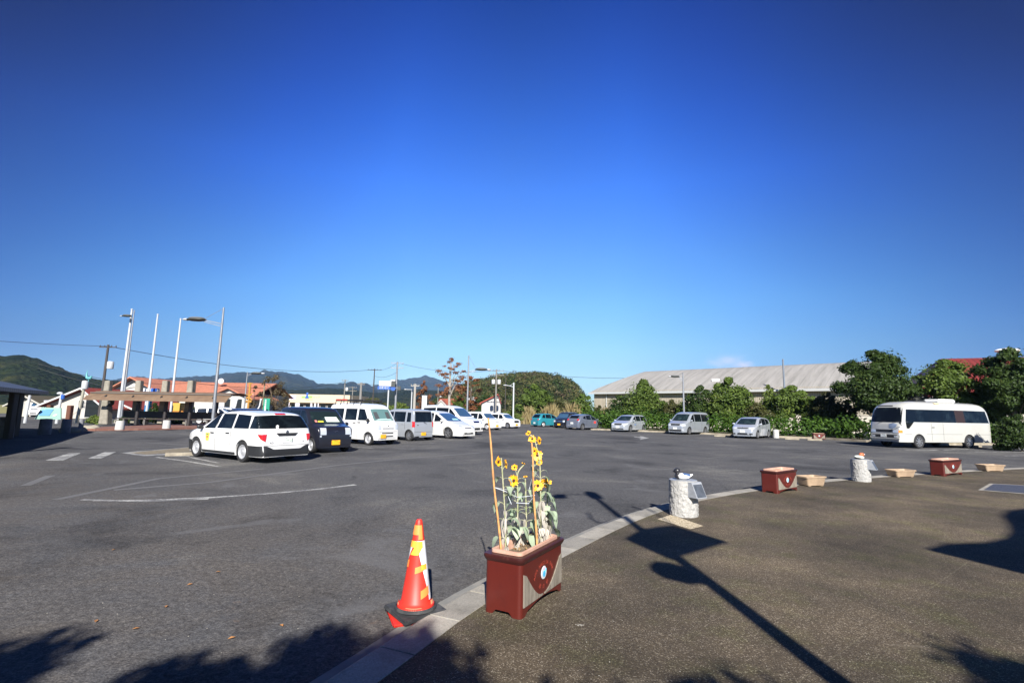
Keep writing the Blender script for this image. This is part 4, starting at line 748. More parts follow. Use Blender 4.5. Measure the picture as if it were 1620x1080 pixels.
def tree(name,label,px,Y,topy,wpx,seed,mt=None,low=.25,k=12,n=5000,size=.13,bark=None,group=None,trunk=.13,flat=.7,cat='tree',shell=.45,base=0.0,limbs=7):
    rnd=random.Random(seed); p=at(px,600,Y); H=at(px,topy,Y).z-base; Wd=wpx/FPX*Y; root=empty(name,(p.x,Y,base)); tag(root,label,cat,group)
    kk=int(k*2.1) if shell>.4 else k; n=int(n*1.25) if shell>.4 else n; bl=crown_blobs(rnd,H*.94,Wd,low,kk,flat); m=MB(); n=int(n*1.7) if shell>.4 else n; size*=.80 if shell>.4 else 1; leaves(m,bl,n,size,rnd,shell=shell)
    if shell>.4:
        zc=H*(low+.97)/2; fb=[((bl[0][0][0]*.2,0,zc),(Wd*.46,Wd*.42,H*(1-low)*.47)),((Wd*.14,0,H*(low+.30)),(Wd*.40,Wd*.36,H*.24)),((-Wd*.14,0,H*(low+.28)),(Wd*.40,Wd*.36,H*.24))]
        leaves(m,fb,int(n*.36),size,rnd,shell=.25)
    m.build('crown',mt or LEAF,root,fix=False)
    m=MB(); top=H*(low+.45); bx,by=rnd.uniform(-.12,.12)*Wd*.3,rnd.uniform(-.1,.1)
    m.tube([(0,0,-.05),(bx*.3,by*.3,H*low*.5),(bx,by,H*low),(bx*1.2,by,top)],[trunk,trunk*.85,trunk*.7,trunk*.25],9); m.build('trunk',bark or BARK,root,smooth=50)
    m=MB()
    for b in rnd.sample(bl,min(limbs,len(bl))):
        z0=rnd.uniform(low*.55,low+.18)*H; s_=Vector((bx*z0/(H*low+.01)*.6,by*.6,z0)); e_=Vector(b[0]); m.tube([s_,s_.lerp(e_,.5)+Vector((0,0,.08*H*rnd.random())),e_],[trunk*.36,trunk*.2,trunk*.05],6)
    m.build('limbs',bark or BARK,root,smooth=50); return root
tg='trees behind the roadside hedge'
tree('evergreen_tree','bright green rounded tree with a sparse top, behind the silver estate car',1018,53,594,80,11,LEAF,low=.08,k=17,n=9000,size=.15,group=tg)
tree('evergreen_tree','dark low bushy tree with pale slanting trunk, left of the bright rounded tree',978,54,621,50,12,LEAFD,low=.1,k=9,n=3500,bark=PBARK,group=tg)
tree('evergreen_tree','small yellow-green bushy tree just right of the bright rounded tree',1062,52,628,46,13,OLIVE,low=.1,k=9,n=3500,group=tg)
tree('evergreen_tree','tall dome-shaped dark tree to the right of the far lamp post',1152,47.5,591,86,14,LEAF,low=.12,k=17,n=9500,size=.14,group=tg,bark=PBARK)
tree('evergreen_tree','dark leafy tree directly behind the far lamp post',1107,49,604,58,15,LEAFD,low=.1,k=12,n=5000,group=tg)
tree('evergreen_tree','slim pointed pale green tree left of the spreading tree behind the compact car',1214,45,601,30,16,LEAFL,low=.2,k=9,n=2600,group=tg)
tree('evergreen_tree','flat-topped spreading tree behind the compact car',1250,44,604,76,17,LEAF,low=.3,k=13,n=6500,flat=.5,group=tg,shell=.55)
tree('evergreen_tree','low olive tree between the compact car and the tallest tree',1305,42.5,616,66,18,OLIVE,low=.22,k=10,n=4200,group=tg)
tree('broadleaf_tree','young loose green tree with pale stem behind the compact car roof',1196,44.5,634,56,19,OLIVE,low=.08,k=9,n=3500,bark=PBARK,group=tg)
tree('broadleaf_tree','tallest dark green tree, directly behind and left of the minibus',1385,37.5,543,118,20,LEAFD,low=.26,k=24,n=15000,size=.125,group=tg,trunk=.17,flat=.62,limbs=12)
tree('broadleaf_tree','layered green tree with a bare twiggy top, before the red roof',1497,36.5,560,96,21,LEAF,low=.42,k=15,n=7500,flat=.40,group=tg,shell=.5,trunk=.14)
tree('broadleaf_tree','grey-leaved half-bare tree behind the front of the minibus roof',1457,37.5,592,44,22,GREYL,low=.3,k=9,n=1900,size=.10,bark=mat('grey_bark',(.25,.24,.22),.9),group=tg)
tree('broadleaf_tree','large dark tree at the right edge, beside the red roof',1602,34,541,118,23,LEAFD,low=.30,k=22,n=13000,size=.125,group=tg,trunk=.17,limbs=12)
tree('broadleaf_tree','low dark tree filling the gap behind the rear of the minibus',1560,35.5,610,70,24,LEAFD,low=.1,k=12,n=5500,group=tg)
tree('broadleaf_tree','round tree standing low behind the middle of the minibus roof',1440,39,612,70,26,LEAF,low=.2,k=10,n=4500,group=tg)
tree('roadside_shrub','dark green shrub spreading over the kerb at the right edge behind the minibus',1602,27.5,652,74,25,LEAFD,low=.03,k=14,n=8500,size=.08,cat='shrub',flat=.6,trunk=.05)
for (lb,px,Y,ty,wp,sd,mt_) in (('low leafy tree between the far lamp post and the silver estate car',1088,50.5,620,44,81,LEAF),('low leafy tree right of the compact car, left of the orange machine',1283,43.5,622,50,82,LEAF),('low olive tree right of the orange machine',1338,42,628,52,83,OLIVE),('bushy green tree in the gap before the stepped warehouse roofs',1180,46.5,617,40,84,LEAF),('low green bushy tree before the warehouse left of the bright rounded tree',990,56,638,40,85,LEAF)):
    tree('evergreen_tree',lb,px,Y,ty,wp,sd,mt_,low=.06,k=9,n=3600,group=tg)
# bushes and trees in the middle distance
bgp='bushes behind the end of the lot'
for (nm,lab,px,Y,ty,wp,sd,mt_,lo,k,n,sz,ct) in [
 ('bushy_tree','large bright green bushy tree behind the curved-arm lamp post',846,74,603,62,31,LEAF,.05,14,7500,.19,'tree'),
 ('bushy_tree','rounded green tree left of the warehouse gable',921,72,620,46,32,LEAF,.12,11,4500,.17,'tree'),
 ('bushy_tree','yellow-green bush between the bushy tree and the warehouse',884,73,628,46,33,OLIVE,.03,10,3600,.17,'shrub'),
 ('bushy_tree','small green bush under the warehouse eave corner',948,66,638,30,34,OLIVE,.03,7,1900,.15,'shrub'),
 ('bushy_tree','low green bush behind the white retro mini car',812,66,647,38,35,LEAFL,.03,8,2600,.15,'shrub'),
 ('bushy_tree','dark green tree behind the small white house',768,120,621,38,36,LEAFD,.05,9,3000,.28,'tree'),
 ('bushy_tree','green tree beneath the orange-leaved trees',728,95,622,36,37,LEAF,.05,9,3000,.22,'tree'),
 ('bushy_tree','yellow-green bush left of the white house wall',742,80,641,26,38,LEAFL,.03,7,1800,.18,'shrub'),
 ('bushy_tree','olive bush behind the silver mini wagon roof',632,110,635,44,39,LEAFL,.03,9,2600,.24,'shrub'),
 ('bushy_tree','olive tree right of the shop building',590,130,627,60,40,OLIVE,.03,10,3200,.3,'tree'),
 ('bushy_tree','dark tree far behind the white pillar',696,120,625,44,41,LEAFD,.05,9,2600,.26,'tree')]:
    tree(nm,lab,px,Y,ty,wp,sd,mt_,low=lo,k=k,n=n,size=sz,cat=ct,group=bgp)
def reeds(label,px,Y,ty,wp,sd,n=700):
    rnd=random.Random(sd); p=at(px,640,Y); H=at(px,ty,Y).z; Wd=wp/FPX*Y; m=MB()
    for _ in range(n):
        x,y=rnd.gauss(0,Wd*.28),rnd.gauss(0,.8); h=H*rnd.uniform(.55,1.05)*(1-min(.5,abs(x)/Wd)); lx,ly=rnd.gauss(0,.18)*h*.6,rnd.gauss(0,.15)*h; w_=.05
        m.add([(x-w_,y,0),(x+w_,y,0),(x+lx+w_*.6,y+ly,h*.8),(x+lx*1.5,y+ly,h),(x+lx-w_,y+ly,h*.78)],[(0,1,2,3,4)])
    o=m.build('reed_clump',TAN,fix=False); o.location=(p.x,Y,0); tag(o,label,'reeds','tan reed clumps at the end of the lot')
reeds('tan reed clump beside the warehouse corner',960,57,642,20,51); reeds('tan reeds above the teal hatchback',872,68,636,34,52); reeds('tan reeds right of the curved-arm lamp post',838,70,640,18,53); reeds('tan reeds above the grey hatchback',905,66,634,24,54)
# sparse trees
def sparse(name,label,px,Y,ty,wp,sd,mt_,bark,n,size,k=10,low=.35,flat=.5,trunk=.12,cat='tree'):
    return tree(name,label,px,Y,ty,wp,sd,mt_,low=low,k=k,n=n,size=size,bark=bark,trunk=trunk,flat=flat,shell=.2,limbs=min(k,9),cat=cat)
sparse('autumn_tree','tall pale-trunked tree with sparse rust leaves, behind the white minivan',713,50,556,66,61,RUST,PBARK,2600,.08,k=34,low=.40,flat=.45,trunk=.17)
sparse('autumn_tree','rust-leaved tree touching the arm of the lamp post behind the minivan',744,52,588,48,62,RUST,BARK,3200,.09,k=26,low=.3)
sparse('autumn_tree','cone-shaped rust-brown tree left of the white pillar',671,85,597,36,63,RUST,BARK,2600,.14,k=22,low=.1,flat=1.1)
sparse('autumn_tree','brown half-bare tree left of the shop building',437,62,585,62,64,BROWN,mat('tan_bark',(.16,.11,.07),.9),2600,.09,k=30,low=.18,flat=.9,trunk=.16)
sparse('autumn_tree','thin brown tree between the lamp post and the half-bare tree',405,75,607,34,65,BROWN,BARK,800,.16,k=8,low=.15,flat=.9)
def ebush(label,px,Y,ty,wp,sd,mt_=None,n=1500,size=.09):
    return tree('round_bush',label,px,Y,ty,wp,sd,mt_ or LEAFL,low=.02,k=8,n=n,size=size,cat='bush',trunk=.04,flat=.8)
ebush('round yellow-green bush left of the bus shelter',158,41,656,26,71,n=2600); ebush('dark bush behind the first shelter bay',213,44,658,44,72,LEAFD,2400); ebush('tall dark tree behind the second shelter bay',250,45,635,26,73,LEAFD,2600); ebush('dark low hedge bush behind the third shelter bay',285,44,663,46,74,LEAFD,2200); ebush('dark tree behind the last shelter bay',306,46,636,20,75,LEAFD,1600)
# hedge along the far kerb
rnd=random.Random(99); m=MB(); hl=resample(offs(FK,-1.3),.8)
for i,p in enumerate(hl):
    for j in range(2):
        q=p+Vector((rnd.uniform(-.2,.2),1.2*j+rnd.uniform(-.2,.2),0)); h=1.15+.35*j+rnd.uniform(-.15,.22)+(.35 if i<14 else 0)
        leaves(m,[((q.x,q.y,h*.55+.1),(.85,.75,h*.62))],150,.13,rnd,shell=.75)
tag(m.build('hedge',HEDGE,fix=False),'long low green hedge growing along the far kerb of the lot','hedge')
# forest crowns on the near wooded hill: clumps of foliage over the slope
hill_o=sc.objects['wooded_hill']; bv=BVHTree.FromPolygons([v.co[:] for v in hill_o.data.vertices],[tuple(p.vertices) for p in hill_o.data.polygons]); rnd=random.Random(5)
def forest(name,label,bv,n,x0,x1,Y0,Y1,mt_,seed,rad,leafn,size):
    rnd=random.Random(seed); m=MB(); c_=0
    for _ in range(n):
        Y=rnd.uniform(Y0,Y1); px=rnd.uniform(x0,x1); x=(px-810)/FPX*Y; h=bv.ray_cast(Vector((x,Y,500)),Vector((0,0,-1)))
        if h[0] is None or h[0].z<1: continue
        r_=rnd.uniform(*rad); leaves(m,[((h[0].x,h[0].y,h[0].z+r_*.35),(r_,r_,r_*.85))],leafn,size,rnd,shell=.8)
    return tag(m.build(name,mt_,fix=False),label,'forest',kind='stuff')
forest('forest','mixed green and brown forest covering the near wooded hill',bv,400,690,930,195,300,leafmat('hill_leaves',(.05,.058,.018),(.14,.135,.045),(.22,.17,.07)),3,(1.5,2.9),60,.46)
forest('forest_dark','dark evergreens scattered through the forest of the wooded hill',bv,230,690,930,195,302,LEAFD,4,(1.4,2.7),60,.46)
forest('forest_brown','rusty brown crowns scattered through the forest of the wooded hill',bv,130,690,930,195,300,BROWN,8,(1.3,2.4),60,.44)
# ================================================================ POLES, LAMPS, WIRES
GALV=mat('galvanised_steel',(.42,.44,.47),.45,.5,noise_=(2,(.34,.36,.39),.4,.6)); WPOLE=mat('white_pole',(.62,.65,.68),.4); CPOLE=mat('concrete_pole',(.26,.25,.23),.9); DPOLE=mat('dark_pole',(.07,.06,.055),.8); LAMPG=mat('lamp_grey',(.06,.065,.06),.5); LAMPW=mat('lamp_white',(.6,.62,.64),.4)
def base_x(px,Y): return at(px,650,Y).x
def lamp_post(label,px,Y,topy,army,side,armlen,disc=.85,r=.09,base=0):
    p=base_x(px,Y); H=at(px,topy,Y).z; A=at(px,army,Y).z; root=empty('lamp_post',(p,Y,0)); tag(root,label,'street lamp','lamp posts round the lot')
    q=MB(); q.tube([(0,0,0),(0,0,H*.5),(0,0,H)],[r,r*.85,r*.5],14); q.lathe([(r*1.9,0),(r*1.9,.05),(r*1.1,.09)],14); q.build('pole',GALV,root,smooth=50)
    q=MB(); q.bar((0,0,A),(side*armlen,0,A+.22),.05,.05); q.bar((0,0,A-.16),(side*armlen,0,A+.12),.04,.04); q.build('arm',GALV,root)
    q=MB(); q.tube([(0,0,H-.05),(side*armlen*1.0,0,A+.28)],.012,5); q.build('stay_wire',GALV,root)
    x=side*(armlen+disc*.75); z=A+.24; q=MB(); q.sphere((x,0,z),disc,20,10,(1,.55,.17)); lh=q.build('lamp_head',LAMPG,root,smooth=60)
    q=MB(); q.sphere((x,0,z+.08),disc*.82,20,8,(1,.55,.18)); q.build('lamp_lid',mat('lid_grey',(.2,.21,.21),.4),lh,smooth=60)
    q=MB(); q.sphere((side*(armlen+disc*1.75),0,z+.0),disc*.42,12,8,(1,.5,.3)); q.build('lamp_tip',LAMPW,lh,smooth=60); return root
lamp_post('tall lamp post with a long arm and dark oval head, behind the station wagon',338,31,486,512,-1,1.15,.62,.10)
lamp_post('lamp post with a dark head pointing right, behind the white station wagon roof',386,64,588,593,1,.6,.75,.11)
lamp_post('lamp post rising beside the rust-leaved tree, head pointing right',739,48,562,588,1,.75,.65,.10)
lamp_post('lamp post before the warehouse with a small head on its left',1082,46.5,589,600,-1,.4,.45,.10)
lamp_post('lamp post standing against the leftmost flagpole, short head to its left',193,44,490,504,-1,.25,.45,.08)
# curved arm lamp
p=base_x(812,62); root=empty('lamp_post',(p,62,0)); tag(root,'plain lamp post with a braced thin arm, left of the bright bushy tree','street lamp','lamp posts round the lot'); Hh=at(812,605,62).z
q=MB(); q.tube([(0,0,0),(0,0,Hh)],[.1,.09],10); q.build('pole',WPOLE,root,smooth=50); q=MB(); q.tube([(0,0,Hh-.55),(-.5,0,Hh-.4),(-.9,0,Hh-.35)],.04,6); q.bar((0,0,Hh-.05),(-.5,0,Hh-.4),.03,.03); q.build('arm',WPOLE,root); q=MB(); q.sphere((-1.05,0,Hh-.34),.25,10,6,(1,.5,.3)); q.build('lamp_head',LAMPW,root)
for (px,ty,lab,Y,r) in ((197,490,'leftmost of the three white flagpoles',44.6,.10),(240,498,'middle of the three white flagpoles',46,.085),(278,505,'rightmost of the three white flagpoles',48,.09)):
    x=base_x(px-8,Y); H=at(px,ty,Y).z; root=empty('flagpole',(x,Y,0)); tag(root,lab,'flagpole','white flagpoles behind the bus shelter')
    q=MB(); q.tube([(0,0,0),(.0,0,H*.6),(.0,0,H)],[r*1.2,r,r*.7],12); q.build('mast',WPOLE,root,smooth=50); q=MB(); q.lathe([(.001,H+.12),(r*1.0,H+.08),(r*1.0,H),(.001,H-.02)],10,cap=False); q.build('cap',WPOLE,root); q=MB(); q.lathe([(r*3,0),(r*3,.25),(r*1.3,.3)],12); q.build('footing',CONC,root)
WT={}
def upole(key,label,px,Y,topy,r=.15,mt_=None,arms=1,trans=0,aw=.9):
    x=base_x(px,Y); H=at(px,topy,Y).z; root=empty('utility_pole',(x,Y,0)); tag(root,label,'utility pole','utility poles around the lot'); WT[key]=(x,Y,H)
    q=MB(); q.tube([(0,0,0),(0,0,H)],[r,r*.65],10); q.build('pole',mt_ or CPOLE,root,smooth=50)
    for i in range(arms):
        z=H-.25-i*.75; q=MB(); q.box((0,0,z),(aw*2,.09,.09)); 
        for k in (-.9,-.4,.4,.9): q.lathe([(.03,0),(.05,.05),(.03,.16)],6,c=(k*aw,0,z+.05))
        q.build('crossarm',mt_ or CPOLE,root)
    for i in range(trans):
        q=MB(); s_=-1 if i else 1; q.lathe([(.001,0),(.28,.02),(.30,.1),(.30,.7),(.25,.78),(.001,.8)],14,c=(s_*.48,0,H-2.5),cap=False); q.build('transformer',LAMPW,root,smooth=40)
upole('a','dark utility pole with one transformer, left of the flagpoles',158,52,545,.16,DPOLE,1,1)
upole('b','thin distant utility pole with a single crossarm, above the shop building',589,95,583,.14,DPOLE,1,0,1.3)
upole('c','tall utility pole standing by the blue road sign',625,80,572,.2,GALV,2,0,1.0)
upole('d','utility pole with two transformers behind the small red-roofed house',784,85,584,.17,CPOLE,2,2,1.3)
upole('e','short utility pole above the right part of the shop building',543,110,600,.15,CPOLE,1,1,.7)
upole('f','short utility pole right of the shop building roof',556,112,611,.13,CPOLE,2,0,.9)
upole('g','stout concrete pole above the roof rack of the delivery van',569,70,605,.22,CPOLE,1,0,.5)
upole('h','slim pole with white boxes left of the rust-leaved tree',692,90,606,.10,CPOLE,0,1)
upole('i','slim pole with white boxes behind the low red roof',745,100,614,.12,CPOLE,0,2)
upole('j','thin bare pole behind the brown half-bare tree',415,66,603,.11,mat('tan_pole',(.3,.26,.18),.9),0,0)
upole('k','dark thin pole before the wooded hill',799,105,594,.10,DPOLE,0,0)
upole('l','grey antenna mast standing above the warehouse roof',1243,62,568,.14,mat('blue_grey_mast',(.2,.24,.3),.6),0,0)
upole('m','concrete lattice pole with lamp arm left of the cone-shaped rust tree',655,60,607,.20,mat('pale_concrete_pole',(.42,.40,.36),.9),1,0,.5)
upole('n','thin pole over the orange-roofed house',305,60,600,.10,DPOLE,1,0,.6)
WIRE=mat('wire_black',(.03,.03,.035),.6)
def wire(label,a_,b_,sag,r=.022):
    a_,b_=Vector(a_),Vector(b_); pts=[a_.lerp(b_,i/14)-Vector((0,0,sag*4*(i/14)*(1-i/14))) for i in range(15)]; q=MB(); q.tube(pts,r,5); tag(q.build('overhead_wire',WIRE,smooth=80),label,'wire','overhead wires')
def W(k,dz=0,dx=0): x,y,z=WT[k]; return (x+dx,y,z-.15-dz)
wire('overhead wire running off the left edge from the dark utility pole',at(-60,535,44),W('a'),.1); wire('overhead wire from the dark utility pole to the thin pole over the shop',W('a'),W('b'),1.3,.03); wire('overhead wire between the thin pole and the pole by the road sign',W('b'),W('c'),.5); 
wire('overhead wire from the road sign pole to the pole behind the red-roofed house',W('c'),W('d'),.8); wire('overhead wire from the transformer pole across to the warehouse',W('d'),at(1000,598,92),.4,.03)
wire('lower overhead wire at the left edge',at(60,575,50),W('a',3.4),.1); wire('lower overhead wire passing behind the flagpoles',W('a',3.4),W('n',.2),.3); wire('low overhead wire running left above the dark hill',at(60,582,50),W('a',4.1),.1); wire('low overhead wire behind the tall lamp post',W('n',.3),W('e',.3),1.0,.03); wire('low overhead wire above the roof rack',W('e',.3),W('c',3.3),.4,.03); wire('second overhead wire between the thin pole and the sign pole',W('b',1.2),W('c',1.5),.5)
# ================================================================ SIGNS IN THE DISTANCE
BLUE=mat('sign_blue',(.02,.12,.5),.5); WSGN=mat('sign_white',(.75,.76,.78),.5); GRN=mat('sign_green',(.01,.32,.2),.5)
def panel(parent,name,m_,x0,x1,z0,z1,y=0,t=.05): q=MB(); q.box(((x0+x1)/2,y,(z0+z1)/2),(x1-x0,t,z1-z0)); return q.build(name,m_,parent,bevel=.01)
def sgn(px,Y,label,cat='sign',name='road_sign'): r_=empty(name,(base_x(px,Y),Y,0)); tag(r_,label,cat); return r_,(lambda a,b:((a-px)/FPX*Y,at(px,b,Y).z))
def txt(parent,s_,size,x,z,y,m_): q=MB(); text(q,s_,size,frame((x,y,z),(1,0,0),(0,-1,0))); return q.build('lettering',m_,parent,fix=False)
r_,f=sgn(613,76,'white and blue direction signs on a thin white post, left of the tall pole'); q=MB(); q.tube([(0,0,0),(0,0,f(0,602)[1])],.11,8); q.build('post',WPOLE,r_)
a0,b0=f(598,602.5),f(617,610.5); panel(r_,'white_board',WSGN,a0[0],b0[0],b0[1],a0[1],-.15); a0,b0=f(596,611),f(616,616); e=panel(r_,'blue_board',BLUE,a0[0],b0[0],b0[1],a0[1],-.15); txt(e,'出雲 松江',.34,(a0[0]+b0[0])/2,(a0[1]+b0[1])/2,-.18,WSGN)
r_,f=sgn(626,79,'grey signal box and round blue sign fixed beside the tall pole','sign','signal_box'); a0,b0=f(617,603),f(624,612); panel(r_,'box',LAMPG,a0[0],b0[0],b0[1],a0[1],-.25,.3); panel(r_,'hood',WSGN,a0[0],b0[0],a0[1]+.02,a0[1]+.22,-.25,.4); c_=f(621,614.5); q=MB(); q.lathe([(.001,0),(.36,0),(.36,.04),(.001,.04)],18,'y',(c_[0],-.3,c_[1]),cap=False); q.build('round_sign',BLUE,r_); c_=f(630,614); panel(r_,'side_box',LAMPG,c_[0]-.25,c_[0]+.25,c_[1]-.3,c_[1]+.3,-.1,.3)
q=MB(); q.bar((c_[0],-.1,c_[1]),(f(618,0)[0],-.1,c_[1]+.2),.08,.08); q.tube([(0,0,0),(0,0,c_[1]+.3)],.06,6); q.build('bracket',GALV,r_)
r_,f=sgn(671,58,'tall plain white pillar behind the white minivan','pillar','white_pillar'); a0,b0=f(667.5,626),f(675,600); q=MB(); q.box((0,0,a0[1]/2),(b0[0]-a0[0],.35,a0[1])); q.build('pillar_body',WSGN,r_,bevel=.02); q=MB(); q.box((0,0,a0[1]+.02),(b0[0]-a0[0]+.06,.41,.04)); q.build('pillar_cap',WSGN,r_)
r_,f=sgn(421,60,'green vertical sign with white lettering above the white wagon roof'); a0,b0=f(416,630),f(426,646); e=panel(r_,'board',GRN,a0[0],b0[0],b0[1]-.6,a0[1],0,.12); panel(e,'side_strip',WSGN,a0[0]+.16,a0[0]+.36,b0[1]-.4,a0[1]-.12,-.065,.02)
for i,ch in enumerate('郵便局'): txt(e,ch,.2,a0[0]+.26,a0[1]-.3-i*.26,-.078,GRN)
q=MB(); q.tube([(0,0.1,0),(0,.1,a0[1])],.06,6); q.build('post',GALV,r_)
r_,f=sgn(392,70,'orange-brown railway crossing signal before the dark mountain','signal','crossing_signal'); YB=mat('crossing_orange',(.5,.25,.03),.6); q=MB(); q.tube([(0,0,0),(0,0,f(0,605)[1])],.14,8); q.build('post',YB,r_); z=f(0,627)[1]
q=MB(); q.bar((-.5,-.12,z-.45),(.5,-.12,z+.45),.16,.03,up=(0,1,0)); q.bar((.5,-.16,z-.45),(-.5,-.16,z+.45),.16,.03,up=(0,1,0)); q.build('cross_board',YB,r_); q=MB(); q.box((0,0,f(0,606)[1]),(.75,.08,.1)); q.build('top_bar',YB,r_); q=MB(); q.sphere((-.3,-.1,z-.7),.2,8,6); q.build('warning_lamp',YB,r_)
q=MB(); q.sphere((.3,-.1,z-.7),.2,8,6); q.build('warning_lamp',YB,r_)
r_,f=sgn(229,47,'round white and blue sign drum over the bus shelter roof','sign','sign_drum'); a0,b0=f(218,614),f(247,625); q=MB(); q.box(((a0[0]+b0[0])/2,0,(a0[1]+b0[1])/2),(b0[0]-a0[0],.5,a0[1]-b0[1])); e=q.build('drum',WSGN,r_,bevel=.08); q=MB(); q.box((b0[0]-.3,-.02,(a0[1]+b0[1])/2),(.55,.52,(a0[1]-b0[1])*1.02)); q.build('blue_end',BLUE,e,bevel=.05); q=MB(); q.box((a0[0]+.5,-.27,(a0[1]+b0[1])/2-.02),(.9,.03,.1)); q.build('blue_stripe',BLUE,e); q=MB(); q.tube([(.3,0,0),(.3,0,b0[1])],.07,8); q.build('post',WPOLE,r_)
r_,f=sgn(237,46.5,'tall blue vertical sign behind the second shelter bay'); a0,b0=f(229,632),f(238,661); e=panel(r_,'board',mat('teal_blue',(.01,.18,.42),.5),a0[0],b0[0],b0[1],a0[1],0,.2); panel(e,'white_emblem',WSGN,a0[0]+.02,a0[0]+.32,a0[1]-.5,a0[1]-.15,-.11,.02); q=MB(); q.tube([(0,0,0),(0,0,a0[1])],.05,6); q.build('post',WPOLE,r_)
r_,f=sgn(655,61,'grey lamp arm reaching left from its slim post','street lamp','arm_lamp'); z=f(0,616)[1]; q=MB(); q.tube([(-.35,0,0),(-.35,0,z)],.07,8); q.bar((-.35,0,z),(-1.1,0,z),.05,.05); q.build('post',WPOLE,r_); q=MB(); q.sphere((-1.15,0,z),.17,10,6,(1,.5,.4)); q.build('lamp_head',LAMPW,r_)
for px,lab in ((372,'bent white post left of the orange crossing signal'),(410,'bent white post right of the orange crossing signal')):
    r_,f=sgn(px,58,lab,'post','bent_post'); z=f(0,632)[1]; q=MB(); q.tube([(-.35,0,0),(-.30,0,z*.45),(0,0,z*.7),(.1,0,z)],.085,8); q.build('tube_post',WSGN,r_,smooth=60); q=MB(); q.sphere((.1,0,z),.13,8,6); q.build('knob',WSGN,r_)
# ================================================================ BUILDINGS
CREAMW=mat('cream_wall',(.64,.59,.51),.9,noise_=(.6,(.55,.50,.43),.4,.7)); WHW=mat('white_wall',(.66,.65,.61),.9,noise_=(.5,(.56,.55,.51),.4,.7)); REDT=mat('red_fascia',(.30,.05,.03),.7); ORT=NT('orange_tiles')
wv=ORT.n('ShaderNodeTexWave',{'Vector':ORT.c,'Scale':2.4,'Distortion':.5},bands_direction='X').outputs[0]; ORT.col(ORT.mix(1,ORT.ramp(ORT.noise(2,5,.7),[(.3,(.32,.115,.065)),(.7,(.46,.18,.11))]),ORT.ramp(wv,[(0,(.6,.6,.6)),(.5,(1.1,1.1,1.1))]),'MULTIPLY')); ORT.b.inputs['Roughness'].default_value=.8; ORT=ORT.m
DKR=mat('dark_roof_tile',(.045,.045,.05),.55,noise_=(3,(.08,.08,.085),.4,.6)); WIN=mat('window_glass',(.02,.025,.03),.1); WTRIM=mat('white_trim',(.7,.7,.68),.6); BRK=mat('brick_dado',(.25,.10,.07),.9,noise_=(4,(.35,.2,.15),.4,.6))
def gable_house(name,label,px0,px1,Y,wally,peakpx,peaky,depth,wallm,roofm,fascia,over=.5,cat='house',wins=(),group=None,ry=0):
    """gable front faces the viewer: eave height from pixel wally, peak at (peakpx,peaky)"""
    A=at(px0,wally,Y); B=at(px1,wally,Y); Pk=at(peakpx,peaky,Y); x0,x1,h,xp,hp=A.x,B.x,(A.z+B.z)/2,Pk.x,Pk.z; cx=(x0+x1)/2; root=empty(name,(cx,Y,0),ry); tag(root,label,cat,group); x0-=cx;x1-=cx;xp-=cx
    q=MB(); q.prism([(x0,0),(x1,0),(x1,h),(xp,hp-.12),(x0,h)],0,depth,'xz'); q.build('wall',wallm,root)
    sl1=(hp-h)/(xp-x0); sl2=(hp-h)/(x1-xp); t=.14; o1=over if sl1<1 else .05; o2=over if sl2<1 else .05; e0=(x0-o1,h-o1*sl1); e1=(x1+o2,h-o2*sl2)
    q=MB(); q.prism([e0,(xp,hp),(xp,hp+t),(e0[0],e0[1]+t)],-over,depth+over,'xz'); q.prism([(xp,hp),e1,(e1[0],e1[1]+t),(xp,hp+t)],-over,depth+over,'xz'); rf=q.build('roof',roofm,root)
    q=MB(); q.bar((e0[0],-over-.03,e0[1]+.0),(xp,-over-.03,hp+.0),.05,.22,up=(0,-1,0)) if 0 else None
    q.prism([(e0[0],e0[1]-.06),(xp,hp-.06),(xp,hp+t*.9),(e0[0],e0[1]+t*.9)],-over-.06,-over-.004,'xz'); q.prism([(xp,hp-.06),(e1[0],e1[1]-.06),(e1[0],e1[1]+t*.9),(xp,hp+t*.9)],-over-.06,-over-.004,'xz'); q.build('fascia',fascia,rf)
    for (a0,a1,z0,z1) in wins:
        q=MB(); q.box(((a0+a1)/2,-.02,(z0+z1)/2),(a1-a0,.06,z1-z0)); w_=q.build('window',WTRIM,root); q=MB(); q.box(((a0+a1)/2,-.055,(z0+z1)/2),(a1-a0-.12,.02,z1-z0-.12)); q.build('pane',WIN,w_)
    return root,(x0,x1,h,xp,hp)
gable_house('low_house','low cream house with dark roof behind the map board, at the left',18,70,60,640,45,627,8,CREAMW,mat('olive_brown_roof',(.10,.085,.05),.8),mat('dull_white',(.5,.48,.42),.7),wins=((-1.2,-.4,1.0,2.0),))
gable_house('cream_house','cream house with a wide white-edged gable, behind the bird lamp post',76,166,56,640,136,615,12,CREAMW,REDT,WTRIM,over=.7,wins=((1.0,2.8,.1,2.3),(.2,.9,1.1,2.0)))
gable_house('cream_annexe','low cream annexe with a red roof sloping right, behind the first shelter bay',168,212,59,646,171,628,10,CREAMW,REDT,WTRIM,over=.5)
r_,d_=gable_house('community_hall','large hall with orange tiled roof and a white front gable, behind the flagpoles',170,262,84,622,214,597.5,22,WHW,ORT,ORT,over=1.2,cat='building',wins=((-3.6,-1.4,1,2.6),(-.8,1.4,1,2.6),(2,4,1,2.6)))
x0,x1,h,xp,hp=d_
q=MB(); xe=at(352,600,84).x-r_.location.x; xs_=at(330,597,84).x-r_.location.x
q.prism([(4,0),(20.5,0),(20.5,hp-2.2),(4,hp-2.2)],0,0.001,'xz') if 0 else None
z0=h+.3; q.box((11.5,9,z0/2),(13.5,14,z0)); q.build('wing_wall',WHW,r_)
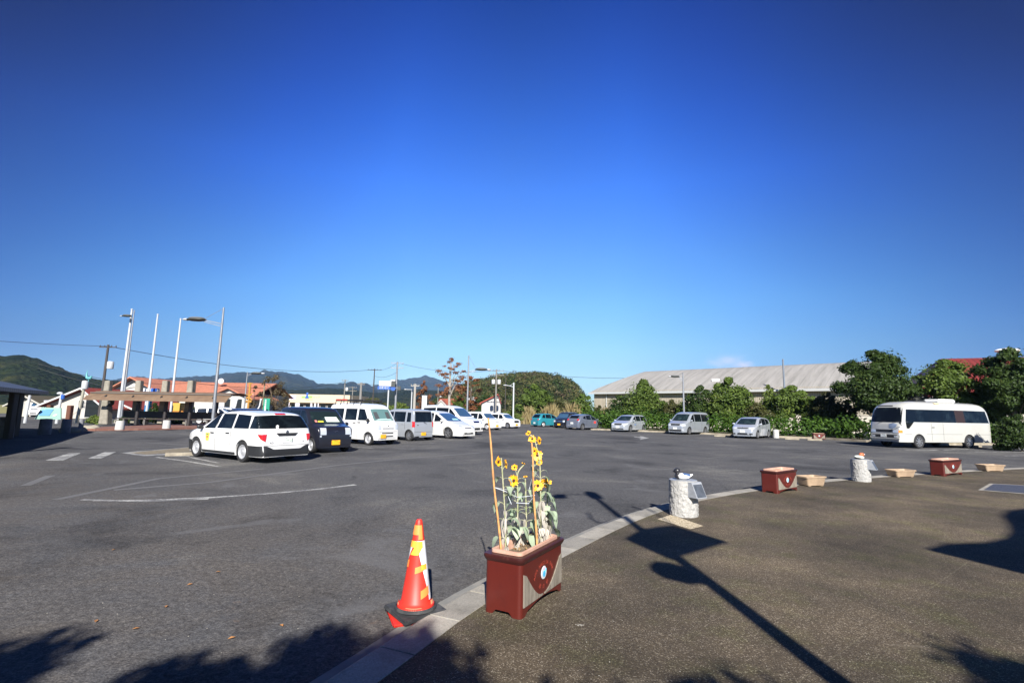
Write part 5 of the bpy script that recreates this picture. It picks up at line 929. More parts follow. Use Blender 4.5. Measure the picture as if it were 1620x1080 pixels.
q=MB(); q.add([(xp+.3,1.0,z0-.4),(18.8,1.0,z0-.4),(18.8,9,hp-.1),(xp,9,hp-.1),(xp+.3,1.0,z0-.6),(18.8,1.0,z0-.6),(18.8,9,hp-.3),(xp,9,hp-.3)],[(0,1,2,3),(7,6,5,4),(0,4,5,1),(1,5,6,2),(2,6,7,3),(3,7,4,0)]); q.add([(18.8,17,z0-.4),(xp+.3,17,z0-.4),(xp,9.01,hp-.1),(18.8,9.01,hp-.1)],[(0,1,2,3)]); q.build('wing_roof',ORT,r_)
q=MB(); q.prism([(12.3,0),(18.8,0),(18.8,z0-.7),(15.6,hp-1.5),(12.3,z0-.7)],-.5,8,'xz'); q.build('right_gable',WHW,r_)
q=MB(); q.prism([(11.4,z0-1.1),(15.6,hp-1.5),(15.6,hp-1.3),(11.4,z0-.9)],-1.2,8.5,'xz'); q.prism([(15.6,hp-1.5),(19.8,z0-1.1),(19.8,z0-.9),(15.6,hp-1.3)],-1.2,8.5,'xz'); q.build('right_gable_roof',ORT,r_)
for i,(a0,a1,zz) in enumerate(((-2.6,2.6,h+.9),)):
    q=MB(); q.tube([(xp-2.4,-.06,h+.5),(xp,-.06,h+1.0),(xp+2.4,-.06,h+.5)],.04,5); q.bar((xp-3.4,-.06,h+.1),(xp+3.4,-.06,h+.1),.06,.08); q.bar((xp,-.06,h+.1),(xp,-.06,hp-.4),.06,.06); q.build('gable_truss',mat('truss_grey',(.15,.14,.13),.8),r_)
q=MB(); q.box(((x0+x1)/2,-.05,h*.72),(x1-x0+.2,.12,.35)); q.build('trim_band',mat('blue_grey_trim',(.12,.13,.17),.7),r_)
q=MB(); q.sphere((10.3,6,hp-.05),.55,14,8,(1,.4,1)); q.build('satellite_dish',WSGN,r_,smooth=60)
for k in range(3):
    q=MB(); q.box((13.5+k*1.9,-.52,2.0),(.9,.06,1.6)); q.build('window',WIN,r_)
# shop
Y=118; A=at(443,623,Y); B=at(556,628,Y); z1=A.z; z0=at(443,636,Y).z; r_=empty('shop_building',((A.x+B.x)/2,Y,0)); tag(r_,'flat-roofed cream shop with coloured lettering on its front, beyond the field','shop'); hw_=(B.x-A.x)/2
q=MB(); q.box((0,7,z0/2),(hw_*2-.6,14,z0)); q.build('wall',mat('shop_brown',(.22,.13,.1),.8),r_)
q=MB(); q.box((0,6.6,(z0+z1)/2),(hw_*2,15.6,z1-z0)); fas=q.build('fascia',mat('shop_cream',(.72,.58,.42),.7),r_); fy=-1.2-.03
for k in range(8):
    x=-hw_+3.4+k*1.7; q=MB(); q.box((x,-.04,1.35),(1.45,.08,2.2)); w_=q.build('window',WTRIM,r_); q=MB(); q.box((x,-.1,1.35),(1.25,.04,2.0)); q.build('pane',WIN,w_)
xx=lambda px:(px-499.5)/FPX*Y; zz=lambda py:at(499,py,Y).z
q=MB(); q.box((xx(464),fy,zz(629)),(2.4,.05,.9)); q.build('notice_panel',mat('lavender',(.55,.55,.75),.6),fas); 
q=MB(); q.sphere((xx(489.5),fy-.05,zz(623)),.28,10,8,(1,.3,1)); q.add([(xx(489.5)-.45,fy-.08,zz(630)),(xx(489.5)+.45,fy-.08,zz(630)),(xx(489.5)+.12,fy-.08,zz(624.5)),(xx(489.5)-.12,fy-.08,zz(624.5))],[(0,1,2,3)]); q.build('figure_emblem',mat('emblem_blue',(.02,.12,.5),.5),fas,fix=False)
q=MB(); q.box((xx(484),fy+.005,zz(628.5)),(.9,.03,.4)); q.box((xx(494),fy+.005,zz(628)),(1.0,.03,.5)); q.build('green_lettering',mat('lime',(.3,.6,.15),.6),fas)
q=MB(); text(q,'ショップ',.55,frame((xx(502),fy-.0,zz(628.3)),(1,0,0),(0,-1,0))); q.build('green_text',MATS['lime'],fas,fix=False)
q=MB(); text(q,'おみやげ',.42,frame((xx(493),fy-.0,zz(632.4)),(1,0,0),(0,-1,0))); q.build('yellow_text',mat('lettering_yellow',(.75,.45,.05),.6),fas,fix=False)
for k,(px,w_) in enumerate(((470,.9),(453,1.2),(492,.35),(498,.35),(503,.2))):
    r2=empty('shop_banner',(base_x(px,108),108,0)); tag(r2,['pale banner under the middle of the shop front','pale pink van-like kiosk at the left of the shop front','first slim white banner before the shop windows','second slim white banner, right of the first','thin white flag post at the right of the banners'][k],'banner'); q=MB(); q.box((0,0,1.6),(w_,.06,2.0)); q.build('cloth',mat('banner_pale%s'%('' if k else '_lilac'),(.7,.65,.72),.7),r2); q=MB(); q.tube([(-w_/2-.05,0,0),(-w_/2-.05,0,2.8)],.03,6); q.build('pole',WPOLE,r2)
# small houses mid distance
gable_house('red_roof_house','small white house with a bright red roof, behind the white mini cars',762,792,92,637,788,624,7,WHW,mat('bright_red_tile',(.5,.08,.04),.7),mat('bright_red_trim',(.42,.07,.04),.7),over=.4)
gable_house('low_white_house','low white-gabled house under a red roof, behind the white minivan',692,704,104,639,698,633,6,WHW,mat('dull_red_tile',(.36,.09,.05),.8),WTRIM,over=.3)
r_=empty('long_red_roof_house',(base_x(712,106),106,0)); tag(r_,'long low house with a dull red roof, at the foot of the rust-leaved tree','house'); q=MB(); q.box((0,3,1.2),(4.4,6,2.4)); q.build('wall',CREAMW,r_); q=MB(); q.prism([(-.5,2.3),(3,3.9),(6.5,2.3),(6.5,2.45),(3,4.08),(-.5,2.45)],-2.7,2.7,'yz'); q.build('roof',MATS['dull_red_tile'],r_)
# warehouse
CORR=NT('corrugated_roof'); wv=CORR.n('ShaderNodeTexWave',{'Vector':CORR.c,'Scale':.22,'Distortion':0.0},bands_direction='X',wave_profile='SAW').outputs[0]; st=CORR.noise(1.2,6,.7,vec=CORR.n('ShaderNodeMapping',{0:CORR.c,3:(1.2,.12,.12)}).outputs[0])
c=CORR.ramp(st,[(.3,(.19,.185,.172)),(.5,(.275,.265,.25)),(.7,(.33,.318,.30))]); CORR.col(CORR.mix(1,c,CORR.ramp(wv,[(0,(.78,.78,.78)),(.06,(1,1,1)),(.95,(.97,.97,.97)),(1.0,(.85,.85,.85))]),'MULTIPLY')); CORR.b.inputs['Roughness'].default_value=.75; CORR.b.inputs['Specular IOR Level'].default_value=.2; CORR=CORR.m
WALLC=NT('corrugated_wall'); wv=WALLC.n('ShaderNodeTexWave',{'Vector':WALLC.c,'Scale':1.2},bands_direction='X').outputs[0]; WALLC.col(WALLC.mix(1,WALLC.ramp(WALLC.noise(.5,5),[(.3,(.27,.24,.18)),(.7,(.36,.32,.26))]),WALLC.ramp(wv,[(0,(.75,.75,.75)),(.5,(1,1,1))]),'MULTIPLY')); WALLC.b.inputs['Roughness'].default_value=.8; WALLC=WALLC.m
def shed(label,pa,pb,zr,ze,dep,hip,name='warehouse',roofm=None,wallm=None,wob=0):
    A,B=Vector(pa),Vector(pb); d=B-A; L_=d.length; an=math.atan2(d.y,d.x); r_=empty(name,(A.x,A.y,0),an); tag(r_,label,'building')
    q=MB(); q.box((L_/2,dep/2,ze/2),(L_,dep,ze)); q.build('wall',wallm or WALLC,r_)
    q=MB(); n=9; vs=[];fs=[]; o=.6
    prof=[(-o,ze-.35)]+[(dep/2*i/n,ze+(zr-ze)*(.72*i/n+.28*math.sin(math.pi/2*i/n))) for i in range(1,n+1)]+[(dep-dep/2*i/n,ze+(zr-ze)*(.72*i/n+.28*math.sin(math.pi/2*i/n))) for i in range(n-1,0,-1)]+[(dep+o,ze-.35)]
    for k,x in enumerate((-o,L_+o)):
        for y,z in prof:
            f=(z-ze)/(zr-ze); vs.append((x+(hip*max(0,f) if k==0 else 0),y,z))
    m_=len(prof); fs=[(i,i+1,m_+i+1,m_+i) for i in range(m_-1)]; vs2=[(x,y,z-.12) for x,y,z in vs]; q.add(vs,fs); q.add([vs[i] for i in range(m_)],[tuple(range(m_))]); q.add([vs[m_+i] for i in range(m_)],[tuple(range(m_))]); q.build('roof',roofm or CORR,r_,smooth=30)
    q=MB(); q.box((L_/2,-o-.06,ze-.42),(L_+1.3,.14,.26)); q.build('gutter',mat('gutter_white',(.6,.62,.62),.5),r_)
    for x in (L_*.12,L_*.45,L_*.8): q=MB(); q.tube([(x,-.1,0),(x,-.1,ze-.4)],.06,6); q.build('downpipe',MATS['gutter_white'],r_)
    return r_,L_
a1=(base_x(940,83),83,0); a2=(base_x(1420,56),56,0)
dd=Vector(a2)-Vector(a1); L_=dd.length; u=dd.normalized(); nrm=Vector((-u.y,u.x,0))
rA,_=shed('long grey warehouse with a weathered corrugated roof, behind the rounded trees',a1,tuple(Vector(a1)+dd*.5),9.0,5.2,22,4.0)
shed('second grey warehouse with a slightly higher ridge, behind the spreading tree',tuple(Vector(a1)+dd*.503),tuple(Vector(a2)-u*3),9.05,5.25,22.6,.4); r_=rA
q=MB(); q.box((L_*.47,3.2,6.6),(.9,.5,.4)); q.build('roof_vent',PLW,r_)
# red roof building
a=NT('standing_seam_red'); wv=a.n('ShaderNodeTexWave',{'Vector':a.c,'Scale':.62},bands_direction='X').outputs[0]; a.col(a.mix(1,a.ramp(a.noise(.8,4),[(.3,(.15,.022,.020)),(.7,(.20,.036,.03))]),a.ramp(wv,[(0,(.45,.45,.45)),(.12,(1,1,1))]),'MULTIPLY')); a.b.inputs['Roughness'].default_value=.5
A=at(1462,640,53); B=at(1760,640,47); r_,L_=shed('building with a red standing-seam roof, behind the layered tree',(A.x,A.y,0),(B.x,B.y,0),8.6,4.2,16,4.5,'red_roof_building',a.m,CREAMW)
q=MB(); q.sphere((9.8,8,9.35),.8,14,8,(1.4,1,.35)); q.build('roof_dome',PLW,r_,smooth=60)
q=MB(); q.box((4.5,-.05,1.6),(3,.1,1.4)); q.build('window',WIN,r_)
m=MB(); p=at(1312,641,48); m.box((p.x,48,p.z),(.9,.5,.4)); 
root=empty('orange_machine',(p.x,48,0)); tag(root,'orange machine glimpsed between the low trees behind the far planter','machine'); q=MB(); q.box((0,0,p.z),(.95,.6,.45)); q.build('hood',mat('machine_orange',(.7,.14,.02),.5),root,bevel=.08); q=MB(); q.box((-.1,0,(p.z-.2)/2),(1.3,.8,p.z-.25)); q.build('chassis',UNDER,root,bevel=.05)
m=MB()
root=empty('low_wall',(base_x(1330,52),50,0)); tag(root,'low pale wall glimpsed behind the trees and hedge','wall'); q=MB(); q.box((2,0,.9),(44,.2,1.8),rz=-.42); q.build('wall_panel',CREAMW,root); q=MB(); q.box((2,0,1.84),(44,.3,.08),rz=-.42); q.build('coping',CONC,root)
ALB=.66
# ================================================================ BUS SHELTER AND LEFT SIDE
SHB=mat('shelter_brown',(.19,.12,.075),.7,noise_=(2,(.24,.16,.10),.4,.6)); SHD=mat('shelter_dark_steel',(.035,.03,.03),.5); STN=mat('stone_pillar',(.27,.25,.20),.9,noise_=(4,(.36,.33,.27),.4,.6),bump=(12,.5,.02)); REDP=mat('red_kerb_paving',(.24,.09,.065),.9,noise_=(3,(.3,.16,.12),.4,.6)); WBOL=mat('white_bollard',(.66,.66,.64),.7,noise_=(5,(.55,.54,.5),.4,.7),bump=(20,.4,.01))
SY=38.5; X0=base_x(152,SY); X1=base_x(372,SY); 
m=MB(); g=[G(110,680),G(150,681.5),G(220,680.5),G(330,678),G(420,676)]; gi=[Vector((p.x,p.y+9,0)) for p in g]
z=Vector((0,0,.12)); m.add([tuple(p) for p in g]+[tuple(p+z) for p in g]+[tuple(p+z+Vector((0,.3,0))) for p in g],[(i,i+1,i+6,i+5) for i in range(4)]+[(i+5,i+6,i+11,i+10) for i in range(4)]); struct('shelter_kerb',m,REDP)
m=MB(); m.add([tuple(p+z+Vector((0,.3,0))) for p in g]+[tuple(p+z+Vector((0,13,0))) for p in g],[(i,i+1,i+6,i+5) for i in range(4)]); struct('shelter_paving',m,REDP,fix=False)
root=empty('bus_shelter',((X0+X1)/2,SY,.12)); tag(root,'long bus shelter with a curved brown roof and stone pillars, behind the white station wagon','shelter'); hw_=(X1-X0)/2
zr=at(260,620,SY).z-.12; zl=at(260,627,SY).z-.12
prof=[(-1.35,zl-.32),(-1.1,zl-.08),(-.7,zl+.13),(-.2,zr-.02),(.4,zr+.03),(1.1,zr),(1.7,zr-.12)]
m=MB(); n=len(prof); vs=[(x,y,z_+dz) for x in (-hw_,hw_) for dz in (0,-.05) for y,z_ in prof]; fs=[]
for i in range(n-1): fs+=[(i,i+1,2*n+i+1,2*n+i),(n+i+1,n+i,3*n+i,3*n+i+1),(i+1,i,n+i,n+i+1),(2*n+i,2*n+i+1,3*n+i+1,3*n+i)]
fs+=[(0,2*n,3*n,n),(n-1,2*n-1,4*n-1,3*n-1)]; m.add(vs,fs); rf=m.build('roof',SHB,root,smooth=40)
m=MB(); m.bar((-hw_,-.72,zl+.19),(hw_,-.72,zl+.19),.10,.07); m.build('roof_edge',mat('edge_grey_brown',(.16,.14,.12),.6),rf)
px_posts=[176,218,262,301,342]
for i,px in enumerate(px_posts):
    x=base_x(px,SY)-root.location.x; m=MB()
    if i==0: m.prism([(-.34,0),(.34,0),(.24,1.35),(-.24,1.35)],-.25,.25,'xz'); m.M=Matrix.Identity(4); o=m.build('stone_base',STN,root,bevel=.03); o.location.x=x-.35
    m=MB(); m.tube([(x-(.3 if i==0 else .05),0,0 if i else 1.3),(x,0,zl-.6),(x,0,zl-.35)],.13,8)
    m.tube([(x,0,zl-.5),(x+.05,-.45,zl-.22),(x+.2,-.85,zl-.02),(x+.35,-1.15,zl-.08)],.08,6); m.build('post',SHD,root,smooth=50)
    m=MB(); m.tube([(x+.12,0,zr-.15),(x+.22,1.2,zr-.25)],.06,6); m.build('rafter',SHD,root)
for i,px in enumerate([172,221,263,303]):
    x=at(px,606,SY+1.3).x-root.location.x; z=at(px,602,SY+1.3).z-.12; m=MB(); m.prism([(x-.27,0),(x+.27,0),(x+.2,z),(x-.2,z)],1.1,1.5,'xz'); m.build('stone_pillar',STN,root,bevel=.03)
m=MB(); m.box((.3,.25,.45),(hw_*1.55,.45,.08)); m.build('bench_seat',mat('bench_dark',(.05,.035,.03),.7),root,bevel=.01)
for k in range(6): m=MB(); m.box((-hw_*.6+k*hw_*.3,.25,.2),(.12,.4,.41)); m.build('bench_leg',mat('bench_leg_grey',(.15,.14,.13),.8),root)
m=MB(); m.box((.3,1.0,.75),(hw_*1.6,.06,.5)); m.build('back_panel',SHD,root)
def bollard(px,py,h,r,label,z=0,mt_=None,name='bollard',group='white concrete bollards'):
    p=G(px,py,z); o=MB().lathe([(.001,0),(r,0),(r*.97,h*.5),(r*.93,h-.04),(r*.88,h),(.001,h+.015)],20,cap=False).build(name,mt_ or WBOL,smooth=40); o.location=p; return tag(o,label,'bollard',group)
bollard(189,679.5,.52,.24,'white bollard before the first shelter bay',.12); bollard(263,677.5,.52,.23,'white bollard before the second shelter bay',.12)
for a_ in ((1228,692.5,.62,.21,'white bollard just right of the silver compact car'),(1373,698,.62,.21,'white bollard at the front left corner of the minibus'),(1562,702,.62,.23,'white bollard behind the rear bumper of the minibus')): bollard(*a_)
SHBOL=mat('grey_bollard',(.30,.31,.34),.9,noise_=(4,(.22,.22,.24),.4,.6))  # blue-grey base, mottled darker by noise
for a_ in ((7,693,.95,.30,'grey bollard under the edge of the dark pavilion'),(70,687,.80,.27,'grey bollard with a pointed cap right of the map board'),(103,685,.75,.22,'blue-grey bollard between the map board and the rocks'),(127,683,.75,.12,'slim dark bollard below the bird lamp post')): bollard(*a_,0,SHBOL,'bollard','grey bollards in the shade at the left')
STR=mat('beige_stone',(.42,.38,.30),.9,noise_=(6,(.4,.37,.3),.4,.6))
for px,py,rx,lab in ((110,683.7,.62,'largest beige boulder nearest the pavilion shadow'),(122,682.3,.55,'second beige boulder from the left'),(137,680.5,.5,'third beige boulder, beside the red kerb'),(147,679.2,.45,'smallest beige boulder, farthest from the pavilion')):
    p=G(px,py,0); rnd=random.Random(px); b=bmesh.new(); bmesh.ops.create_icosphere(b,subdivisions=3,radius=1)
    for v in b.verts: v.co*=1+.22*noise.noise(v.co*1.6+Vector((px,0,0))); v.co=Vector((v.co.x*rx,v.co.y*.34,max(-.05,v.co.z*.22+.08)))
    me=bpy.data.meshes.new('boulder'); b.to_mesh(me); b.free(); me.polygons.foreach_set('use_smooth',[True]*len(me.polygons)); me.materials.append(STR); o=bpy.data.objects.new('boulder',me); sc.collection.objects.link(o); o.location=p; tag(o,lab,'boulder','beige boulders along the left edge')
for px,py,lab in ((1140,690.5,'wheel stop left of the silver compact car'),(1253,695.2,'wheel stop nearest the far white bollard'),(1289,696.6,'wheel stop beside the far red planter'),(1538,706.8,'wheel stop at the rear wheel of the minibus'),(942,680,'wheel stop in front of the grey hatchback'),(293,720.5,'wheel stop at the front wheel of the white station wagon')):
    p=G(px,py,0); big=px<300; q=MB(); L2=.45 if not big else .55; q.prism([(-L2*.0-.09,0),(.09,0),(.06,.11),(-.06,.11)],-L2,L2,'yz'); o=q.build('wheel_stop',mat('wheel_stop_beige',(.42,.37,.28),.9,noise_=(6,(.3,.26,.2),.4,.6)),bevel=.01); o.location=p; o.rotation_euler.z=R(35 if big else -22); tag(o,lab,'wheel stop','beige wheel stops')
# pavilion at the far left: only its right eave and posts are in the photo
zE=2.2; root=empty('pavilion',(-26,20,0)); tag(root,'dark-roofed open pavilion on dark posts at the left edge','pavilion')
RTL=NT('pavilion_slate'); wv=RTL.n('ShaderNodeTexWave',{'Vector':RTL.c,'Scale':1.1,'Distortion':.3},bands_direction='Y').outputs[0]; RTL.col(RTL.ramp(wv,[(0,(.02,.024,.035)),(.25,(.05,.06,.08)),(1,(.075,.085,.11))])); RTL.b.inputs['Roughness'].default_value=.5; RTL=RTL.m
e=[(-14,8),(-15.1,12.2),(-16.3,14.4),(-18.6,18.1),(-22,23.2),(-23.6,26),(-27,29),(-36,29),(-36,8)]; e=[(x+26,y-20) for x,y in e]; K=len(e); apex=[(-3.2,1.5,zE+1.75),(-6,-6,zE+1.75)]
vs=[(x,y,zE) for x,y in e]+apex+[(x,y,zE-.16) for x,y in e]
ax=[1,1,0,0,0,0,0,0,1]; fs=[]
for i in range(K):
    a_,b_=ax[i],ax[(i+1)%K]; fs.append((i,(i+1)%K,K+b_) if a_==b_ else (i,(i+1)%K,K+b_,K+a_))
    fs.append((i,(i+1)%K,K+2+(i+1)%K,K+2+i))
fs.append(tuple(range(2*K+1,K+1,-1)))
m=MB(); m.add(vs,fs); m.build('roof',RTL,root)
for px,py in ((12,694),(22,690),(-60,700),(-30,720)): p=G(px,py); m=MB(); m.box((p.x+26,p.y-20,(zE-.1)/2),(.26,.26,zE-.1)); m.build('post',SHD,root,bevel=.02)
m=MB(); m.bar((-10,-4,zE-.3),(0,5,zE-.3),.18,.28); m.build('beam',SHD,root)
WOODR=mat('map_board_wood',(.16,.06,.035),.8); r_,f=sgn(88,32,'tilted map board with a green and blue map on reddish posts, beside the pavilion','sign','map_board')
a0,b0=f(65,644.5),f(103,663); q=MB(); q.add([(a0[0],0,a0[1]),(b0[0]-.4,.1,a0[1]-.02),(b0[0],-.25,b0[1]),(a0[0]-.1,-.25,b0[1]),(a0[0],.08,a0[1]),(b0[0]-.4,.18,a0[1]-.02),(b0[0],-.17,b0[1]),(a0[0]-.1,-.17,b0[1])],[(0,3,2,1),(4,5,6,7),(0,1,5,4),(1,2,6,5),(2,3,7,6),(3,0,4,7)]); bd=q.build('board',mat('map_green',(.28,.5,.42),.5),r_)
q=MB(); q.add([(a0[0]+.15,-.03,a0[1]-.1),(a0[0]+.8,-.02,a0[1]-.1),(a0[0]+.75,-.21,b0[1]+.22),(a0[0]+.1,-.21,b0[1]+.22)],[(0,3,2,1)]); q.build('map_print',mat('map_blue',(.12,.35,.65),.5),bd,fix=False); q=MB(); q.add([(a0[0]+.95,-.03,a0[1]-.3),(a0[0]+1.15,-.02,a0[1]-.3),(a0[0]+1.15,-.22,b0[1]+.2),(a0[0]+.95,-.22,b0[1]+.2)],[(0,3,2,1)]); q.build('text_panel',WSGN,bd,fix=False)
for px in (74,106): x=(px-88)/FPX*32; q=MB(); q.box((x,.2,a0[1]/2+.1),(.26,.26,a0[1]+.1)); q.build('post',WOODR,r_,bevel=.02)
# bird lamp post, globe lamp posts
TEALB=mat('bird_teal',(.12,.42,.46),.5); CRP=mat('cream_post',(.42,.40,.32),.7)
r_,f=sgn(129,43,'cream lantern post with a teal bird on top, before the cream house','street lamp','bird_lamp_post'); zt=f(131,602)[1]; z2=f(131,615)[1]
q=MB(); q.tube([(-.3,0,0),(-.05,0,z2)],[.13,.1],8); q.build('post',CRP,r_); q=MB(); q.lathe([(.001,z2),(.22,z2),(.24,z2+.1),(.24,zt-.1),(.2,zt),(.001,zt+.02)],14,cap=False); q.build('lantern',LAMPW,r_,smooth=40)
q=MB(); q.sphere((.25,0,zt+.22),.2,12,8,(1.2,.6,.6)); q.tube([(.1,0,zt+.22),(.02,0,zt+.5),(.05,0,zt+.95)],[.12,.07,.01],8); q.sphere((.42,0,zt+.32),.1,8,6); q.tube([(.25,0,zt-.05),(.25,0,zt+.2)],.03,6); q.build('bird',TEALB,r_,smooth=60)
for px,Y,ty,lab in ((94,41,622,'white post with a blue band right of the low dark-roofed house'),(44,41,620,'pale post with a white cap before the low dark-roofed house'),(18,30,620,'thin dark post with a white lamp beside the map board')):
    r_,f=sgn(px,Y,lab,'street lamp','small_lamp_post'); zt=f(px,ty)[1]; q=MB(); q.tube([(-.1,0,0),(0,0,zt)],[.11,.09] if px>20 else .05,8); q.build('post',LAMPW if px>20 else SHD,r_); q=MB(); q.sphere((.0 if px!=94 else -.15,0,zt),.2,10,7,(1.2,.8,.6)); q.build('lamp_head',LAMPW,r_,smooth=60)
    if px==94: q=MB(); q.lathe([(.13,0),(.13,.35)],10,c=(.12,0,zt-.45)); q.build('blue_band',BLUE,r_)
# parked cars beyond the shelter
def far_car(src,px,Y,deg,label,name=None):
    c=copy_tree(src); c.name=name or src.name.split('.')[0]; x=base_x(px,Y); c.location=(x,Y,0); c.rotation_euler=(0,0,R(deg)); tag(c,label,'car','cars parked beyond the shelter'); return c
ob=sc.objects
far_car(ob['minivan'],66,61,-65,'dark-windowed white van parked before the low dark-roofed house'); far_car(ob['mini_wagon'],98,61,95,'pale wagon parked left of the bird lamp post, before the cream house'); far_car(ob['estate_car'],127,61,215,'white-silver car parked directly behind the bird lamp post'); far_car(ob['compact_car'],160,62,80,'pale compact car parked behind the yellow-green bush'); far_car(ob['people_carrier'],192,62,140,'white people carrier parked behind the first shelter bay'); far_car(ob['retro_mini_car'],211,63,120,'small white car parked beside the white people carrier')
far_car(ob['compact_car'],341,54,200,'small car glimpsed behind the tall lamp post, above the wagon bonnet'); o=far_car(ob['station_wagon'],344,47,20,'white wagon glimpsed between the tall lamp post and the black mini car')
S=dict(keis); S.update(paint=NAVY,H=1.5,prof=kei_prof(3.395,1.5,.72,.90)); o,P,hit,patch=make_car('navy_car','navy car whose roof shows over the white station wagon roof','car',S); put(o,base_x(384,31),31,140)
r_,f=sgn(279,50,'orange and yellow machine behind the third shelter bay','machine','small_digger'); OR=mat('digger_orange',(.6,.25,.04),.6); q=MB(); q.box((0,0,.75),(2.0,1.1,.7)); q.build('body',OR,r_,bevel=.08); q=MB(); q.box((.2,0,1.45),(.9,.9,.8)); q.build('cab',mat('digger_yellow',(.6,.4,.06),.6),r_,bevel=.06)
for s in (-.45,.45): q=MB(); q.box((0,s,.22),(2.1,.3,.42)); q.build('track',UNDER,r_,bevel=.1)
# ================================================================ FOREGROUND
ALB=1.0
# --- cone
cp=G(657,972,0); root=empty('traffic_cone',(cp.x,cp.y,0)); tag(root,'worn orange traffic cone patched with orange tape, standing by the kerb','traffic cone')
ORG=mat('cone_orange',(.62,.032,.018),.5,noise_=(7,(.55,.027,.015),.4,.6)); RUB=mat('cone_rubber',(.028,.030,.033),.75,noise_=(9,(.07,.07,.07),.5,.65)); TAPE=mat('orange_tape',(.85,.26,.06),.4); TAPY=mat('yellow_tape',(.88,.40,.05),.35); REFL=mat('white_reflective',(.74,.76,.80),.3,noise_=(9,(.5,.52,.56),.5,.65)); PEACH=mat('peach_tape',(.80,.36,.18),.6)
CH=.735; cr=lambda z:.026+(.128-.026)*(1-(z-.05)/(CH-.05)); T0=.07
def coneprof(): return [(.001,CH),(.018,CH),(.026,CH-.012),(cr(CH-.04),CH-.04),(cr(.40),.40),(cr(.12),.12),(.131,.105),(.146,.095),(.150,.055)]
m=MB(); m.prism([(-.21,-.21),(.21,-.21),(.21,.21),(-.21,.21)],.003,.022); o=m.build('lower_base',ORG,root,bevel=.01); o.rotation_euler.z=R(22); o.rotation_euler.x=R(-1)
m=MB(); m.prism([(-.19,-.19),(.19,-.19),(.19,.19),(-.19,.19)],.026,.062); o=m.build('rubber_base',RUB,root,bevel=.012); o.rotation_euler=(R(3),R(-2),R(38))
m=MB(); m.lathe([(.140,.062),(.168,.062),(.166,.078),(.152,.084)],36,cap=False); m.build('base_collar',RUB,root,smooth=50)
m=MB(); m.lathe(coneprof(),48,cap=False); cone=m.build('cone_body',ORG,root,smooth=50)
def cpatch(name,mt_,a0,a1,z0,z1,t=.002,slant=0,sh=0):
    """a patch following the cone; angles in degrees, -90 faces the viewer"""
    m=MB(); nu,nv=8,6; vs=[];fs=[]
    for j in range(nv+1):
        for i in range(nu+1):
            z=z0+(z1-z0)*j/nv+slant*(i/nu-.5); a_=R(a0+(a1-a0)*i/nu+sh*(j/nv-.5)); r_=cr(z)+t; vs.append((r_*math.cos(a_),r_*math.sin(a_),z))
    for j in range(nv):
        for i in range(nu): k=j*(nu+1)+i; fs.append((k,k+1,k+nu+2,k+nu+1))
    m.add(vs,fs); o=m.build(name,mt_,cone,smooth=60,fix=False); return o
def band(lo_f,hi_f):
    m=MB(); vs=[];fs=[]; nu,nv=22,16
    for j in range(nv+1):
        z=.575-(.575-.13)*j/nv; lo,hi=lo_f(j/nv),hi_f(j/nv)
        for i in range(nu+1): a_=R(lo+(hi-lo)*i/nu); r_=cr(z)+.0018; vs.append((r_*math.cos(a_),r_*math.sin(a_),z))
    for j in range(nv):
        for i in range(nu): k=j*(nu+1)+i; fs.append((k,k+1,k+nu+2,k+nu+1))
    m.add(vs,fs); m.build('reflective_band',REFL,cone,smooth=60,fix=False)
band(lambda t:-98+78*min(1,t*1.1)**.75,lambda t:60-20*t); band(lambda t:-250+40*t,lambda t:-102-80*min(1,t*2.2)**.8)
cpatch('tape_patch',TAPE,-190,-40,.62,.694,.0035,0); cpatch('tape_patch',TAPY,-200,-42,.525,.575,.0035,-.01); cpatch('tape_patch',TAPE,-80,-40,.585,.625,.004); cpatch('tape_patch',TAPY,-125,-62,.47,.525,.0035,-.0,30); cpatch('tape_patch',TAPE,-185,-138,.37,.425,.0035,.02); cpatch('tape_patch',TAPE,-92,-42,.345,.39,.0035,.02); cpatch('tape_patch',TAPY,-58,-22,.36,.40,.0045,.0); cpatch('tape_patch',TAPE,-62,-18,.165,.225,.0035,.03); cpatch('tape_patch',PEACH,-112,-62,.064,.098,.024,0)
cpatch('tape_patch',PEACH,-185,-150,.07,.115,.022,0); cpatch('tape_patch',PEACH,-22,8,.075,.13,.018,0)
# --- wooden planters painted red
def redmat():
    a=NT('planter_red'); a.col(a.mix(a.ramp(a.noise(14,6,.75),[(.5,0.0),(.75,.6)]),(.080,.0095,.0055),(.055,.008,.006))); a.b.inputs['Roughness'].default_value=.42; a.b.inputs['Coat Weight'].default_value=.25; a.bump(a.noise(40,3),.15,.003); return a.m
RED=redmat(); DRED=mat('planter_lip',(.040,.0085,.0075),.45,noise_=(16,(.11,.04,.03),.58,.72)); GWOOD=NT('grey_wood'); gv=GWOOD.noise(9,6,.7,vec=GWOOD.n('ShaderNodeMapping',{0:GWOOD.c,3:(6,6,.6)}).outputs[0]); GWOOD.col(GWOOD.ramp(gv,[(.3,(.09,.075,.055)),(.5,(.19,.165,.13)),(.7,(.27,.245,.20))])); GWOOD.b.inputs['Roughness'].default_value=.9; GWOOD.bump(gv,.4,.004); GWOOD=GWOOD.m
TRAY=mat('tray_peach',(.44,.25,.18),.6,noise_=(8,(.50,.31,.23),.4,.6)); BEIGE=mat('planter_beige',(.36,.26,.17),.65,noise_=(4,(.28,.20,.13),.45,.62)); LET=mat('letter_red',(.40,.06,.035),.5); OVAL=mat('oval_white',(.55,.56,.58),.4); WAVE=mat('wave_blue',(.06,.38,.62),.4); VLT=mat('emblem_violet',(.45,.25,.5),.5)
